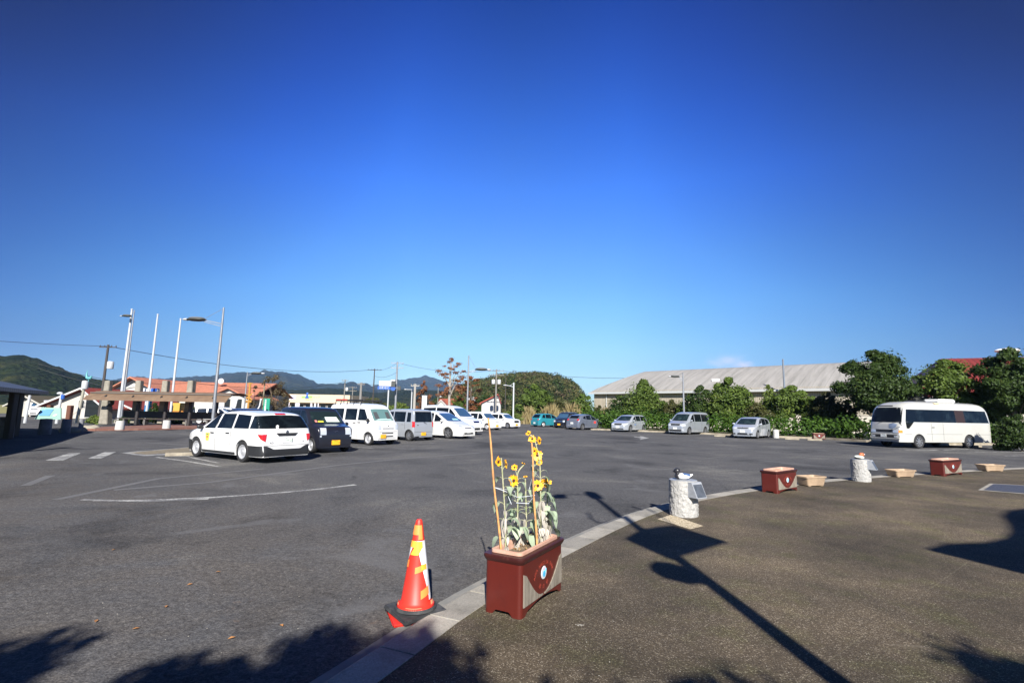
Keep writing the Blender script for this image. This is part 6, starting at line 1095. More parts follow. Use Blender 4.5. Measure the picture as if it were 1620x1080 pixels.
def rrect(lx,ly,r,n=4):
    p=[]
    for cx_,cy_,a0 in ((lx-r,ly-r,0),(-lx+r,ly-r,90),(-lx+r,-ly+r,180),(lx-r,-ly+r,270)):
        for i in range(n+1): a_=R(a0+90*i/n); p.append((cx_+r*math.cos(a_),cy_+r*math.sin(a_)))
    return p
def rings(mb,rs,closed_bottom=True):
    """stack of (rrect args, z); consecutive rings are bridged"""
    n=len(rs[0][0]); vs=[(x,y,z) for pl,z in rs for x,y in pl]; fs=[(i*n+k,i*n+(k+1)%n,(i+1)*n+(k+1)%n,(i+1)*n+k) for i in range(len(rs)-1) for k in range(n)]
    if closed_bottom: fs.append(tuple(range((len(rs)-1)*n,len(rs)*n)))
    mb.add(vs,fs)
def tray(root,lx,ly,z,off=(0,0),soil=True,tilt=0,mt_=None):
    m=MB(); m.M=Matrix.Translation((off[0],off[1],0)); rings(m,[(rrect(lx-.03,ly-.03,.03),z-.10),(rrect(lx-.012,ly-.012,.035),z-.012),(rrect(lx,ly,.04),z-.01),(rrect(lx,ly,.04),z+.012),(rrect(lx-.012,ly-.012,.035),z+.018),(rrect(lx-.028,ly-.028,.03),z+.010),(rrect(lx-.045,ly-.045,.03),z-.075)],True); o=m.build('tray',mt_ or TRAY,root,smooth=50); o.rotation_euler.x=tilt
    if soil:
        rnd=random.Random(5); m=MB(); m.M=Matrix.Translation((off[0],off[1],0)); nx,ny=18,10; vs=[];fs=[]
        for j in range(ny+1):
            for i in range(nx+1): vs.append(((lx-.047)*(2*i/nx-1),(ly-.047)*(2*j/ny-1),z-.055+rnd.uniform(0,.022)))
        for j in range(ny):
            for i in range(nx): k=j*(nx+1)+i; fs.append((k,k+1,k+nx+2,k+nx+1))
        m.add(vs,fs); m.build('potting_soil',SOIL,o,fix=False)
    return o
def red_planter(label,loc,rz,Lh=.39,Wh=.155,H=.44,lettering=True,soil=True,off=(0,0),trim=True):
    """front (lettered) face looks toward -y"""
    root=empty('red_planter',loc,rz); tag(root,label,'planter','red wooden planters')
    m=MB(); cr_=.035
    def skirt(x): return .035+(.0 if abs(x)>Lh-.075 else .028*min(1,(Lh-.075-abs(x))/.04))
    # walls with arched feet
    for face in range(4):
        ln,dp=((Lh,Wh),(Wh,Lh),(Lh,Wh),(Wh,Lh))[face]; M=Matrix.Rotation(R(90*face),4,'Z'); m.M=M; N_=24; vs=[];fs=[]
        for i in range(N_+1):
            x=-ln+cr_+(2*(ln-cr_))*i/N_; ft=.06 if ln>.2 else .055; zb_=0.0 if abs(x)>ln-ft-.02 else min(.035,.035*((ln-ft-.02-abs(x))/.03)); 
            if face==0: zb_=zb_*(1.0)+ (.028*max(0,1-(abs(x)/(ln*.62))**2) if zb_>0 else 0)
            vs+=[(x,-dp,zb_),(x,-dp,H-.05),(x,-dp+.018,zb_),(x,-dp+.018,H-.05)]
        for i in range(N_): a_=i*4; b_=a_+4; fs+=[(a_,b_,b_+1,a_+1),(a_+2,a_+3,b_+3,b_+2),(a_,a_+2,b_+2,b_)]
        m.add(vs,fs)
        vs=[];fs=[]
        for i in range(7): a_=R(-90+90*i/6); x=ln-cr_+cr_*math.cos(a_); y=-dp+cr_+cr_*math.sin(a_); vs+=[(x,y,0),(x,y,H-.05),(x-.018*math.cos(a_),y-.018*math.sin(a_),0)]
        for i in range(6): a_=i*3; fs+=[(a_,a_+3,a_+4,a_+1),(a_,a_+2,a_+5,a_+3)]
        m.add(vs,fs)
    m.M=Matrix.Identity(4); box=m.build('box',RED,root,smooth=40)
    m=MB(); e=.022; rings(m,[(rrect(Lh-.05,Wh-.05,.02),H-.052),(rrect(Lh+.004,Wh+.004,cr_),H-.052),(rrect(Lh+e*.6,Wh+e*.6,cr_+.01),H-.038),(rrect(Lh+e,Wh+e,cr_+.015),H-.022),(rrect(Lh+e,Wh+e,cr_+.015),H-.006),(rrect(Lh+e*.7,Wh+e*.7,cr_+.01),H),(rrect(Lh-.055,Wh-.055,.02),H)],False); m.build('lip',DRED,root,smooth=40)
    tray(root,Lh-.035,Wh-.022,H+.012,off,soil)
    y=-Wh; 
    if trim:
        for s in (-1,1):
            m=MB(); pts=[(s*(Lh-.035),.075),(s*(Lh-.035),.315)]; K=10
            for i in range(K+1): t=i/K; x=(Lh-.075)*(1-t)+.015*t; pts.append((s*x,.30-.215*math.sin(t*math.pi/2)**1.0+.04*t*0))
            pts.append((s*.015,.075)); 
            m.prism(pts if s>0 else pts[::-1],y-.008,y+.004,'xz'); m.build('wood_inlay',GWOOD,root)
    m=MB(); m.lathe([(.001,0),(.048,0),(.052,.003),(.048,.006),(.001,.006)],28,'y',(0,y-.0,.245),cap=False); m.M=Matrix.Identity(4)
    o=m.build('oval_badge',OVAL,root,smooth=30); m=MB(); m.lathe([(.001,0),(.026,0),(.026,.0015),(.001,.0015)],18,'y',(.002,y-.006,.235),cap=False); m.bar((.012,y-.008,.245),(.03,y-.008,.272),.001,.012,up=(0,1,0)); m.build('wave_emblem',WAVE,o); m=MB(); m.lathe([(.001,0),(.008,0),(.008,.0015),(.001,.0015)],10,'y',(.006,y-.006,.275),cap=False); m.build('emblem_dot',VLT,o)
    if lettering:
        s_='AIKA NAGISA PARK'; n=len(s_); m=MB()
        for i,ch in enumerate(s_):
            if ch==' ': continue
            a_=R(168-(156)*i/(n-1)); rx,rz_=.175,.105; x,z=rx*math.cos(a_),.215+rz_*math.sin(a_); tx=Vector((rx*math.sin(a_),0,-rz_*math.cos(a_))).normalized(); text(m,ch,.046,frame((x,y-.0022,z),tx,(0,-1,0)))
        m.build('arched_lettering',LET,root,fix=False); m=MB()
        for i,ch in enumerate('道の駅'): a_=R(-128+38*i); text(m,ch,.042,frame((.115*math.cos(a_),y-.0022,.225+.09*math.sin(a_)),(math.cos(a_+math.pi/2),0,math.sin(a_+math.pi/2)),(0,-1,0)))
        m.build('lower_lettering',LET,root,fix=False)
    return root
A=G(823,981,PZ); B=G(890,931,PZ); Cc=G(771,964,PZ); fx=(B-A); Lh=fx.length/2; rz=math.atan2(fx.y,fx.x); Wh=.165; print('planter',Lh,(Cc-A).length,math.degrees(rz))
cen=(A+B)/2+Vector((-math.sin(rz),math.cos(rz),0))*Wh
PL=red_planter('red wooden planter with sunflowers in it, nearest the camera beside the cone',cen,rz,Lh=Lh*.98,Wh=Wh,H=.445)
PLM=Matrix.Translation(cen)@Matrix.Rotation(rz,4,'Z'); PH=.445
# --- canes
CANE=mat('bamboo_cane',(.55,.29,.10),.5,noise_=(11,(.36,.17,.07),.45,.6)); 
def cane(label,px0,py0,px1,py1,Y0,Y1,r):
    a_=at(px0,py0,Y0); b_=at(px1,py1,Y1); L_=(b_-a_).length; q=MB(); pts=[];rs=[]; k=int(L_/.045)
    for i in range(k+1):
        f=i/k; pts.append(a_.lerp(b_,f)-a_+Vector((.004*math.sin(f*9),0,0))); rs.append(r*(1-.25*f)*(1.25 if i%5==0 else 1))
    q.tube(pts,rs,9); o=q.build('bamboo_cane',CANE,smooth=50); o.location=a_; return tag(o,label,'cane','bamboo canes in the near planter')
Lp=PLM@Vector((-Lh*.62,.02,PH)); Rp=PLM@Vector((Lh*.02,-Wh*.55,PH))
c1=cane('tall bamboo cane at the left end of the near planter',794,888,772,661,Lp.y,Lp.y+.03,.0095); c2=cane('shorter bamboo cane at the middle of the near planter',850,882,841,700,Rp.y+.02,Rp.y+.05,.0095)
# --- sunflowers
YEL=mat('petal_yellow',(.85,.48,.015),.5,noise_=(30,(.78,.30,.01),.45,.6)); DISC=mat('flower_disc',(.06,.015,.008),.9); STEM=mat('dry_stem',(.38,.36,.25),.8,noise_=(20,(.22,.25,.12),.4,.6)); SLEAF=leafmat('sunflower_leaves',(.30,.40,.26),(.42,.50,.36),(.48,.52,.38),.25); DEAD=leafmat('dead_leaves',(.36,.33,.29),(.55,.52,.47),(.20,.13,.08),.2)
def head(mb_p,mb_d,mb_s,c,d,r,n,rnd,droop=0):
    d=Vector(d).normalized(); u=d.cross(Vector((0,0,1))).normalized(); v=u.cross(d)
    for i in range(n):
        a_=2*math.pi*i/n+rnd.uniform(-.12,.12); e=(u*math.cos(a_)+v*math.sin(a_)); t=d.cross(e); L_=r*rnd.uniform(.9,1.3); w_=r*.25
        mb_p.add([c+e*r*.3-t*w_*.4,c+e*r*.3+t*w_*.4,c+e*L_*.75+t*w_+d*.004,c+e*L_+d*rnd.uniform(-.006,.008),c+e*L_*.75-t*w_+d*.004],[(0,1,2,3,4)])
    vs=[];fs=[];N_=12
    for rr_,h in ((0,.010),(.18,.009),(.30,.004),(.34,-.004)):
        for i in range(N_): a_=2*math.pi*i/N_; vs.append(c+(u*math.cos(a_)+v*math.sin(a_))*r*rr_+d*h)
    for j in range(3):
        for i in range(N_): fs.append((j*N_+i,j*N_+(i+1)%N_,(j+1)*N_+(i+1)%N_,(j+1)*N_+i))
    mb_d.add(vs,fs)
    for i in range(9): a_=2*math.pi*i/9; e=u*math.cos(a_)+v*math.sin(a_); t=d.cross(e); mb_s.add([c-d*.012,c+e*r*.45-t*r*.14-d*.006,c+e*r*.6-d*.002,c+e*r*.45+t*r*.14-d*.006],[(0,1,2,3)])
def leaf(mb,base,d,L_,wd,droop,rnd):
    d=Vector(d).normalized(); s_=d.cross(Vector((0,0,1))).normalized(); K=6; pts=[];p=Vector(base); dv=d.copy()
    for i in range(K+1):
        pts.append(p.copy()); dv=(dv+Vector((0,0,-droop))).normalized(); p=p+dv*L_/K
    vs=[];fs=[]; prof=(.06,.75,1,.92,.7,.38,.02)
    for i,q in enumerate(pts): f=prof[i]*wd; vs+=[q-s_*f+Vector((0,0,.15*f)),q,q+s_*f+Vector((0,0,.15*f))]
    for i in range(K): a_=i*3; fs+=[(a_,a_+1,a_+4,a_+3),(a_+1,a_+2,a_+5,a_+4)]
    mb.add(vs,fs)
def sunflower(label,path,Y,heads,nl,seed,dead=10,branch=(),lz=(.25,.85)):
    rnd=random.Random(seed); pts=[at(px,py,Y+dy) for px,py,dy in path]; root=empty('sunflower',pts[0]); tag(root,label,'sunflower','sunflowers in the near planter'); o=pts[0]; P_=[p-o for p in pts]
    q=MB(); q.tube(smooth_line(P_,2),[.0065]*len(smooth_line(P_,2)),7); st=MB()
    for br in branch: q.tube([at(px,py,Y+dy)-o for px,py,dy in br],.0035,6)
    q.build('stem',STEM,root,smooth=60)
    for (px,py,dy,r,dx,dz,dd_) in heads:
        a_=MB();b_=MB();c_=MB(); head(a_,b_,c_,at(px,py,Y+dy)-o,(dx,dd_,dz),r,13,rnd); e=a_.build('flower_head',YEL,root,fix=False); b_.build('disc',DISC,e,smooth=60); c_.build('calyx',MATS['dry_stem'],e,fix=False)
    H=P_[-1].z; sp=smooth_line(P_,2)
    nl=int(nl*2.1); dead=int(dead*2)
    for i in range(nl):
        f=lz[0]+(lz[1]-lz[0])*((i+rnd.random()*.5)/nl); z=f*H; j=min(range(len(sp)),key=lambda k:abs(sp[k].z-z)); an=rnd.uniform(0,6.28) if i%2 else rnd.choice((math.pi,0))+rnd.uniform(-.8,.8); big=1.25-.75*f
        b=sp[j]; d=Vector((math.cos(an),math.sin(an)*.7,.35)); e=b+Vector((math.cos(an),math.sin(an)*.7,.5)).normalized()*.06*big
        mb=MB(); leaf(mb,e,d,.125*big,.046*big,rnd.uniform(.4,.9),rnd); L_=mb.build('leaf',SLEAF,root,smooth=70,fix=False); s2=MB(); s2.tube([b,b.lerp(e,.5)+Vector((0,0,.008)),e],.0022,5); s2.build('leaf_stalk',STEM,L_)
    if dead:
        mb=MB()
        for i in range(dead):
            z=rnd.uniform(.03,.42)*H+.02; j=min(range(len(sp)),key=lambda k:abs(sp[k].z-z)); b=sp[j]+Vector((rnd.uniform(-.02,.02),rnd.uniform(-.02,.02),.03)); an=rnd.uniform(0,6.28); leaf(mb,b,(math.cos(an),math.sin(an),-.9),rnd.uniform(.07,.14),rnd.uniform(.010,.022),.7,rnd)
        mb.build('withered_leaves',DEAD,root,fix=False)
    return root
pc=PLM.translation; f_=lambda u,v:(PLM@Vector((u,v,PH))).y
Ya=f_(-Lh*.35,.02); Yb=f_(-.02,.03); Yc=f_(.12,.03); Yd=f_(Lh*.48,.0); Ye=f_(Lh*.66,.04)
sunflower('left sunflower plant with two side-facing yellow heads',[(800,893,0),(800,830,0),(797,780,0),(793,724,0)],Ya,[(789,730,0,.042,-.8,.1,-.55),(800,734,0,.036,.95,.15,-.25)],7,1,12,branch=[[(794,742,0),(790,732,0)],[(794,744,0),(799,736,0)]])
sunflower('second sunflower plant with a small red-brown head bent left',[(816,890,0),(819,830,0),(819,775,0),(818,750,0),(822,742,0),(829,735,0)],Yb,[(814,739,0,.026,-.3,.1,-.9),(813,760,0,.048,-.6,.1,-.75),(828,733,0,.018,.3,.9,-.2)],8,2,16,branch=[[(818,752,0),(815,741,0)],[(819,765,0),(814,760,0)]])
sunflower('short sunflower plant with only a green bud, behind the string',[(828,886,0),(833,830,0),(832,790,0),(831,757,0)],Yc,[(831,754,0,.018,0,.95,-.3)],9,3,14)
sunflower('tallest sunflower plant with a column of open yellow heads, beside the shorter cane',[(855,872,0),(856,820,0),(855,760,0),(854,725,0),(848,705,0),(846,692,0),(838,688,0)],Yd,[(836,685,0,.026,-.5,.6,-.6),(842,694,0,.034,-.25,.1,-.95),(853,697,0,.040,.85,.05,-.5),(850,720,0,.044,.05,.15,-1),(846,713,0,.03,-.6,.1,-.8),(851,768,-.02,.046,.05,.1,-1),(853,731,0,.03,.3,-.2,.9)],10,4,26,branch=[[(854,725,0),(851,720,0)],[(849,703,0),(853,697,0)],[(847,700,0),(842,694,0)],[(855,775,0),(851,769,-.02)]],lz=(.25,.75))
sunflower('rightmost sunflower plant with two heads side by side at middle height',[(862,868,0),(866,825,0),(866,790,0),(866,768,0)],Ye,[(865,763,0,.04,.1,.1,-1),(859,764,0,.034,-.3,.1,-.9)],10,5,22)
# dead clumps and soil litter belong to the planter tray
rnd=random.Random(8); mb=MB()
for i in range(60):
    p=PLM@Vector((rnd.uniform(-Lh+.1,Lh-.1),rnd.uniform(-.10,.10),PH-.02)); an=rnd.uniform(0,6.28); leaf(mb,p,(math.cos(an),math.sin(an),.5),rnd.uniform(.03,.07),.009,.5,rnd)
tag(mb.build('plant_litter',leafmat('litter',(.25,.12,.06),(.35,.30,.16),(.15,.2,.06),.2),fix=False),'dry leaf litter and moss lying in the near planter','litter',kind='stuff')
STRG=mat('white_string',(.66,.70,.76),.6); q=MB()
A1=at(783,771,Lp.y); B1=at(846,783,Rp.y+.03); M1=at(818,786,Yb-.03); M2=at(812,776,Yb+.1)
q.tube([A1,at(800,777,Ya-.03),M1,at(832,785,Yc-.04),B1],.0028,5); q.tube([A1,M2,at(818,780,Yb+.05)],.0024,5); q.tube([B1,at(836,796,Yc-.02),at(817,795,Yb-.03)],.0028,5); q.tube([at(844,745,Rp.y+.03),at(838,770,Yc),at(837,775,Yc)],.002,5); q.tube([at(844,745,Rp.y+.03),at(855,756,Yd-.01)],.002,5)
q.tube([at(807,773,Ya),at(804,785,Ya),at(809,797,Ya)],.0022,5)
o=q.build('tie_string',STRG); tag(o,'white string tying the sunflowers to the two canes','string')
# --- beige and red planters farther along the kerb
def beige_planter(label,px,py,rzd,lx=.30,ly=.17,H=.2,weed=False):
    p=G(px,py,PZ); root=empty('beige_planter',(p.x,p.y,PZ),R(rzd)); tag(root,label,'planter','beige plastic planters'); m=MB(); s_=.80
    rings(m,[(rrect(lx*s_-.03,ly*s_-.03,.03),.02),(rrect(lx*s_,ly*s_,.04),.02),(rrect(lx*.93,ly*.91,.045),H-.045),(rrect(lx*.94,ly*.93,.045),H-.035),(rrect(lx,ly,.05),H-.03),(rrect(lx,ly,.05),H-.004),(rrect(lx-.012,ly-.012,.045),H),(rrect(lx-.03,ly-.03,.04),H-.006),(rrect(lx-.06,ly-.055,.035),.09)],True); m.build('pot',BEIGE,root,smooth=45)
    for sx_,sy_ in ((1,1),(1,-1),(-1,1),(-1,-1)): m=MB(); m.box((sx_*(lx*s_-.06),sy_*(ly*s_-.05),.012),(.08,.07,.024)); m.build('foot',BEIGE,root,bevel=.004)
    rnd=random.Random(px); m=MB(); vs=[];fs=[];nx,ny=14,8
    for j in range(ny+1):
        for i in range(nx+1): vs.append(((lx-.057)*(2*i/nx-1),(ly-.052)*(2*j/ny-1),H-.06+rnd.uniform(0,.015)))
    for j in range(ny):
        for i in range(nx): k=j*(nx+1)+i; fs.append((k,k+1,k+nx+2,k+nx+1))
    m.add(vs,fs); m.build('potting_soil',SOIL,root,fix=False)
    if weed:
        mb=MB(); 
        for i in range(40): x=rnd.gauss(.03,.05); y=rnd.gauss(0,.04); an=rnd.uniform(0,6.28); leaf(mb,(x,y,H-.05),(math.cos(an),math.sin(an),1.2),rnd.uniform(.04,.09),.009,.25,rnd)
        o=mb.build('weed_tuft',LEAFL,fix=False); o.location=root.location; o.rotation_euler=root.rotation_euler; tag(o,'small green weeds sprouting in the middle beige planter','weeds',kind='stuff')
    return root
def rp(label,front,left,right,H,**k):
    A=G(*front,PZ); B=G(*right,PZ); fx=B-A; Lh_=fx.length/2; rz_=math.atan2(fx.y,fx.x); Wh_=.17; return red_planter(label,(A+B)/2+Vector((-math.sin(rz_),math.cos(rz_),0))*Wh_,rz_,Lh=max(.26,Lh_),Wh=Wh_,H=H,**k),(A+B)/2,rz_
r2,c_,z_=rp('red wooden planter with dry grass in it, between the textured bollards',(1231,781),(1205,774),(1262,775),.44); print('rp2',z_)
rnd=random.Random(2); mb=MB()
for i in range(260):
    x,y=rnd.uniform(-.24,.24),rnd.uniform(-.11,.11); an=rnd.uniform(0,6.28); leaf(mb,(x,y,.415),(math.cos(an)*.8,math.sin(an)*.8,1.0),rnd.uniform(.05,.12),.0028,.3,rnd)
o=mb.build('dry_grass_tuft',TAN,fix=False); o.location=r2.location; o.rotation_euler=r2.rotation_euler; tag(o,'dry grass growing in the red planter between the bollards','dry grass',kind='stuff')
rp('empty red wooden planter with a peach tray, right of the far textured bollard',(1495,753.5),(1471,750),(1523,750.5),.43,soil=False,off=(-.02,.0))
r3,c3,z3=rp('small red wooden planter standing against the far kerb, right of the compact car',(1287,694.5),(1283,694),(1306,695),.40,lettering=True)
beige_planter('beige planter tucked beside the red planter with dry grass',1283,767.5,18,.30,.19,.22); beige_planter('beige planter with green weeds, right of the far textured bollard',1425,753.5,14,.36,.19,.19,True); beige_planter('empty beige planter at the right edge, last in the kerbside line',1567,744.5,6,.36,.19,.20)
# --- textured stone bollards with bird figures
a=NT('rough_stone'); n1=a.noise(22,4,.6); c=a.ramp(n1,[(.3,(.20,.197,.188)),(.5,(.32,.315,.30)),(.8,(.40,.39,.375))]); a.col(c); a.b.inputs['Roughness'].default_value=.9; a.bump(n1,.5,.008); ROUGH=a.m; SMTH=mat('smooth_stone',(.23,.245,.27),.45,noise_=(30,(.28,.295,.32),.4,.6)); PLQ=mat('plaque_steel',(.17,.19,.22),.35,.6,noise_=(12,(.12,.14,.16),.4,.6))
def stone_bollard(label,px,py,h,r,rzd):
    p=G(px,py,PZ); root=empty('stone_bollard',(p.x,p.y+r*.8,PZ),R(rzd)); tag(root,label,'bollard','textured stone bollards'); m=MB(); nu,nv=150,72; vs=[];fs=[]
    for j in range(nv+1):
        for i in range(nu):
            a_=2*math.pi*i/nu; z=h*j/nv; e=min(1,(h-.045-z)/.03) if z<h-.045 else 0; e=max(0,e)*min(1,z/.02); q=Vector((math.cos(a_)*r,math.sin(a_)*r,z))*1.0
            d=noise.noise(Vector((q.x*26,q.y*26,q.z*16)))*.55+noise.noise(Vector((q.x*55,q.y*55,q.z*38+4)))*.6; d=max(-.25,min(.7,d*1.3)); rr_=r+e*(.0125*d+.002); vs.append((math.cos(a_)*rr_,math.sin(a_)*rr_,z))
    for j in range(nv):
        for i in range(nu): fs.append((j*nu+i,j*nu+(i+1)%nu,(j+1)*nu+(i+1)%nu,(j+1)*nu+i))
    m.add(vs,fs); m.build('rough_drum',ROUGH,root,smooth=70,fix=False)
    m=MB(); m.lathe([(r*.99,h-.03),(r*1.0,h-.006),(r*.985,h),(.001,h+.001)],48,cap=False); m.build('smooth_top',SMTH,root,smooth=40)
    m=MB(); x0_=r*.72; m.prism([(x0_,h-.01),(x0_+.10,h-.01),(x0_+.20,h-.24),(x0_,h-.24)],-.115,.115,'xz'); e=m.build('plaque_block',SMTH,root,bevel=.004); m=MB(); a0=Vector((x0_+.104,0,h-.03)); b0=Vector((x0_+.194,0,h-.225)); nn=Vector((.23,0,.10)).normalized()*.004
    m.add([a0+Vector((0,-.10,0))+nn,a0+Vector((0,.10,0))+nn,b0+Vector((0,.10,0))+nn,b0+Vector((0,-.10,0))+nn,a0+Vector((0,-.10,0)),a0+Vector((0,.10,0)),b0+Vector((0,.10,0)),b0+Vector((0,-.10,0))],[(0,1,2,3),(0,4,5,1),(1,5,6,2),(2,6,7,3),(3,7,4,0)]); m.build('plaque',PLQ,e)
    return root
b1=stone_bollard('textured stone bollard carrying a black and white duck, nearest the camera',1088,818,.545,.215,-58)
b2=stone_bollard('textured stone bollard carrying a brown-headed bird, between the beige planters',1370,762,.54,.205,-46)
BLK=mat('duck_black',(.02,.02,.024),.35); WHD=mat('duck_white',(.72,.72,.70),.4); BLD=mat('duck_blue',(.05,.10,.22),.35); GRD=mat('duck_grey',(.2,.2,.2),.5)
def bird(label,b,h,bodym,headm,backm,hd,rzd,chest=None):
    root=empty('duck_figure',(b.location.x,b.location.y,PZ+h),R(rzd)); tag(root,label,'bird figure'); q=MB(); q.sphere((0,0,.05),.055,18,12,(2.0,1.15,.9)); q.tube([(.09,0,.06),(.15,0,.085)],[.03,.008],8); o=q.build('body',bodym,root,smooth=70)
    q=MB(); q.sphere((.03,0,.070),.05,16,10,(1.9,1.05,.62)); q.build('back',backm,o,smooth=70)
    q=MB(); q.tube([(-.07,0,.05),(-.085,0,.10),(-.082,0,hd-.01)],[.042,.030,.028],12); q.sphere((-.088,0,hd),.046,16,11,(1.15,.95,.95)); q.tube([(-.115,0,hd-.005),(-.155,0,hd-.014)],[.014,.008],8); e=q.build('head',headm,root,smooth=70)
    if chest: q=MB(); q.sphere((-.075,0,.05),.052,14,10,(1.0,1.05,.95)); q.build('chest',chest,o,smooth=70)
    for s in (-1,1): q=MB(); q.sphere((-.10,s*.031,hd+.008),.006,8,6); q.build('eye',WHD,e)
    return root
bird('black-headed duck figure with white flank and blue back on the near bollard',b1,.547,WHD,BLK,BLD,.13,-20+0,BLK)
root=empty('bird_figure',(b2.location.x,b2.location.y,PZ+.542),R(10)); tag(root,'white bird figure with a red-brown head on the far textured bollard','bird figure'); q=MB(); q.sphere((-.02,0,.045),.05,18,12,(2.6,1.7,.85)); o=q.build('body',mat('bird_ivory',(.72,.74,.62),.4),root,smooth=70); o.rotation_euler.y=R(6)
q=MB(); q.sphere((.06,0,.11),.052,16,11,(1.35,1,.9)); q.tube([(.11,0,.10),(.14,0,.085)],[.018,.006],8); e=q.build('head',mat('bird_russet',(.45,.12,.05),.5),root,smooth=70); q=MB(); q.sphere((.125,-.02,.115),.012,8,6); q.build('cheek_spot',WHD,e); q=MB(); q.sphere((-.06,0,.02),.05,12,8,(1.6,1.5,.5)); q.build('underside',BLK,o)
# ================================================================ THINGS BEHIND THE VIEWER THAT THROW SHADOWS INTO THE PHOTO
tanE=math.tan(SUN_EL); sxy=Vector((-math.sin(SUN_AZ),math.cos(SUN_AZ)))
def back(px,py,Y,z=PZ):
    """point on the vertical plane y=Y whose shadow falls at the photo pixel"""
    g=G(px,py,z); L_=(g.y-Y)/sxy.y; return Vector((g.x-sxy.x*L_,Y,z+L_*tanE))
Yp=-1.2; base=back(1330,1080,Yp); tip=back(930,777,Yp,0); xb=tip.x; root=empty('sign_post',(xb,Yp,PZ)); tag(root,'tall sign post behind the viewer, seen only by its shadow across the paving','sign post')
g0=G(1330,1080,PZ); print('post x',xb,'shadow x near',g0.x,'H',tip.z, base)
bx_=base.x-(base.z-PZ)*(tip.x-base.x)/(tip.z-base.z)-xb; q=MB(); q.tube([(bx_,0,0),(bx_*.5,0,(tip.z-PZ)*.5),(0,0,tip.z-PZ)],[.095,.075,.05],14); q.build('pole',GALV,root,smooth=50)
L0=Vector((xb,Yp,PZ))
def plate_(name,pix,mt_,t=.05,y=0): q=MB(); q.prism([((back(a_,b_,Yp)-L0).x,(back(a_,b_,Yp)-L0).z) for a_,b_ in pix],y-t/2,y+t/2,'xz'); return q.build(name,mt_,root)
plate_('sign_board',[(989,852),(1012,838),(1040,833),(1066,831),(1151,857),(1060,884)],WSGN)
plate_('lower_board',[(1028,893),(1036,888),(1060,890),(1090,899),(1112,912),(1112,922),(1090,923),(1050,913),(1030,902)],WSGN)
plate_('lamp_head',[(874,783),(880,780),(897,780),(897,783)],LAMPG,.3); plate_('top_plate',[(926,777),(945,777),(955,783),(935,783)],WSGN,.4)
a_=back(897,781.5,Yp,0)-L0; b_=back(930,782,Yp,0)-L0; q=MB(); q.tube([a_,b_],.02,6); q.build('arm',GALV,root)
pl=[(930,811),(935,820),(948,827),(962,826),(985,819)]; q=MB(); q.tube([back(x,y,Yp,0)-L0 for x,y in pl],.025,6); q.build('hook_arm',GALV,root)
pl=[(1000,801),(1012,805),(1030,812)]; q=MB(); q.tube([back(x,y,Yp,0)-L0 for x,y in pl],.03,6); q.tube([back(1030,812,Yp,0)-L0,back(1066,831,Yp)-L0],.02,6); q.build('side_arm',GALV,root)
Yq=-2.0; pts=[back(x,y,Yq) for x,y in [(1467,869),(1500,861),(1560,859),(1592,852),(1601,842),(1600,832),(1588,816),(1596,808),(1620,805),(1760,800),(1900,870),(1900,972),(1760,938),(1620,907)]]  # flat board added out of view, outline traced back from its shadow
root=empty('shadow_cutout',(pts[0].x,Yq,PZ)); tag(root,'curved canopy board, unseen behind the viewer, shaped to throw the shadow at the right','cutout'); q=MB(); q.prism([(p.x-pts[0].x,p.z-PZ) for p in pts],-.05,.05,'xz'); q.build('cutout_board',mat('cutout_grey',(.3,.3,.32),.6),root)
zl_=min(p.z for p in pts); q=MB(); q.tube([(pts[8].x-pts[0].x+1.2,0,0),(pts[8].x-pts[0].x+1.2,0,pts[13].z-PZ+.3)],.12,10); q.build('cutout_leg',GALV,root)
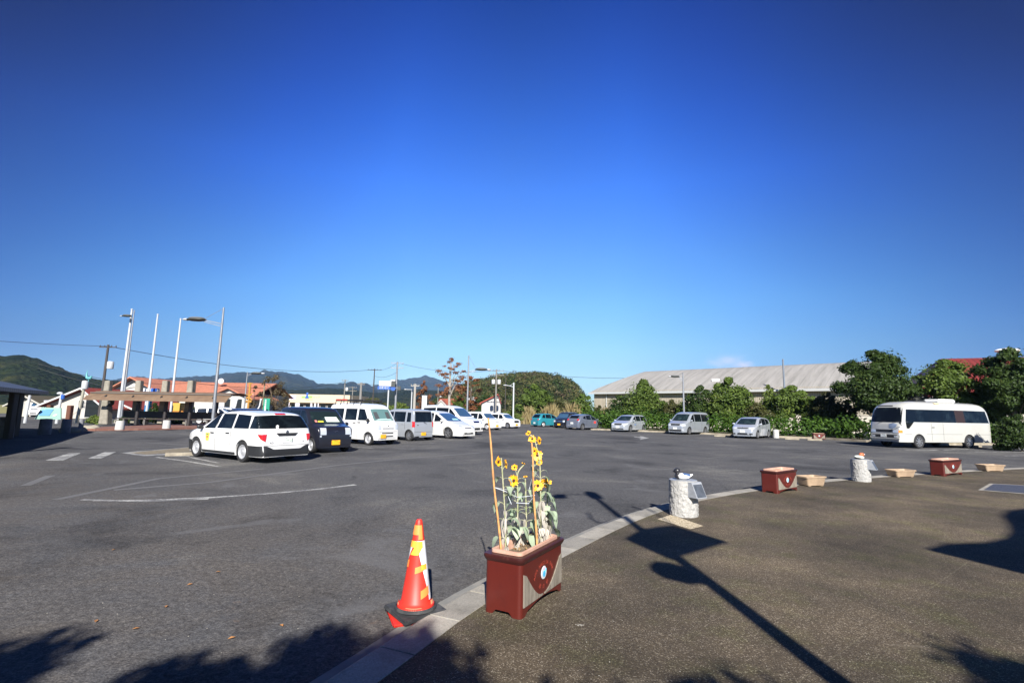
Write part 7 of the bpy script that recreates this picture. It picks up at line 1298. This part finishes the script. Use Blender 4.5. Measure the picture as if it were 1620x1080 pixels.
def back_tree(label,px,py,Y,w_,n,seed,mt_=None,top_off=.0,trunk=True,H0=None):
    """tree behind the viewer, top of its shadow at the pixel"""
    rnd=random.Random(seed); t=back(px,py,Y,0); H=t.z; root=empty('pine_tree',(t.x,Y,0)); tag(root,label,'tree','trees behind the viewer'); bl=[]
    for i in range(26):
        x=rnd.uniform(-w_,w_); z=H-.35-rnd.uniform(0,1.6)-abs(x/w_)*.5*rnd.random(); bl.append(((x,rnd.uniform(-.5,.5),z),(.45,.45,.34)))
    m=MB(); leaves(m,bl,n,.085,rnd,shell=.2); m.build('crown',mt_ or LEAF,root,fix=False); m=MB(); m.tube([(0,0,0),(.1,0,H*.5),(0,0,H-1)],[.16,.12,.05],8); m.build('trunk',BARK,root,smooth=50)
    m=MB()
    for b in bl[::3]: m.tube([(0,0,H*.55),Vector(b[0])],[.05,.015],5)
    m.build('limbs',BARK,root)
back_tree('tree behind the viewer whose shadow darkens the tarmac beside the cone',560,992,-5.2,.8,17000,1)
back_tree('second tree behind the viewer, shading the tarmac left of the cone shadow',470,1012,-4.6,.85,13000,2); back_tree('third tree behind the viewer, shading the bottom edge of the tarmac',330,1050,-4.9,.8,11000,8); back_tree('fourth tree behind the viewer, shading the lower left corner',25,1015,-5.6,.75,9000,3)
back_tree('sparse tree behind the viewer, dappling the near paving',850,1022,-4.8,1.1,6500,4); back_tree('sparse tree behind the viewer, dappling the paving right of the planter',1040,1040,-5.0,.9,3600,5); back_tree('sparse tree behind the viewer, shading the lower right corner',1470,1012,-5.0,1.1,7000,6); back_tree('low leafy tree behind the viewer at the left of the kerb',560,1050,-4.4,.6,9000,7)
# ================================================================ HAZE
if HAZE:
    m=MB(); m.box((0,3400,184.5),(16000,7400,372)); hz=m.build('haze',None if False else bpy.data.materials.new('haze_air')); tag(hz,kind='stuff',label='thin blue air over the whole place',cat='haze')
    hm=hz.data.materials[0]; hm.use_nodes=True; t=hm.node_tree; t.nodes.clear(); o_=t.nodes.new('ShaderNodeOutputMaterial'); v=t.nodes.new('ShaderNodeVolumePrincipled'); v.inputs['Color'].default_value=(.40,.62,1,1); v.inputs['Density'].default_value=HAZE; v.inputs['Anisotropy'].default_value=0; t.links.new(v.outputs[0],o_.inputs['Volume'])
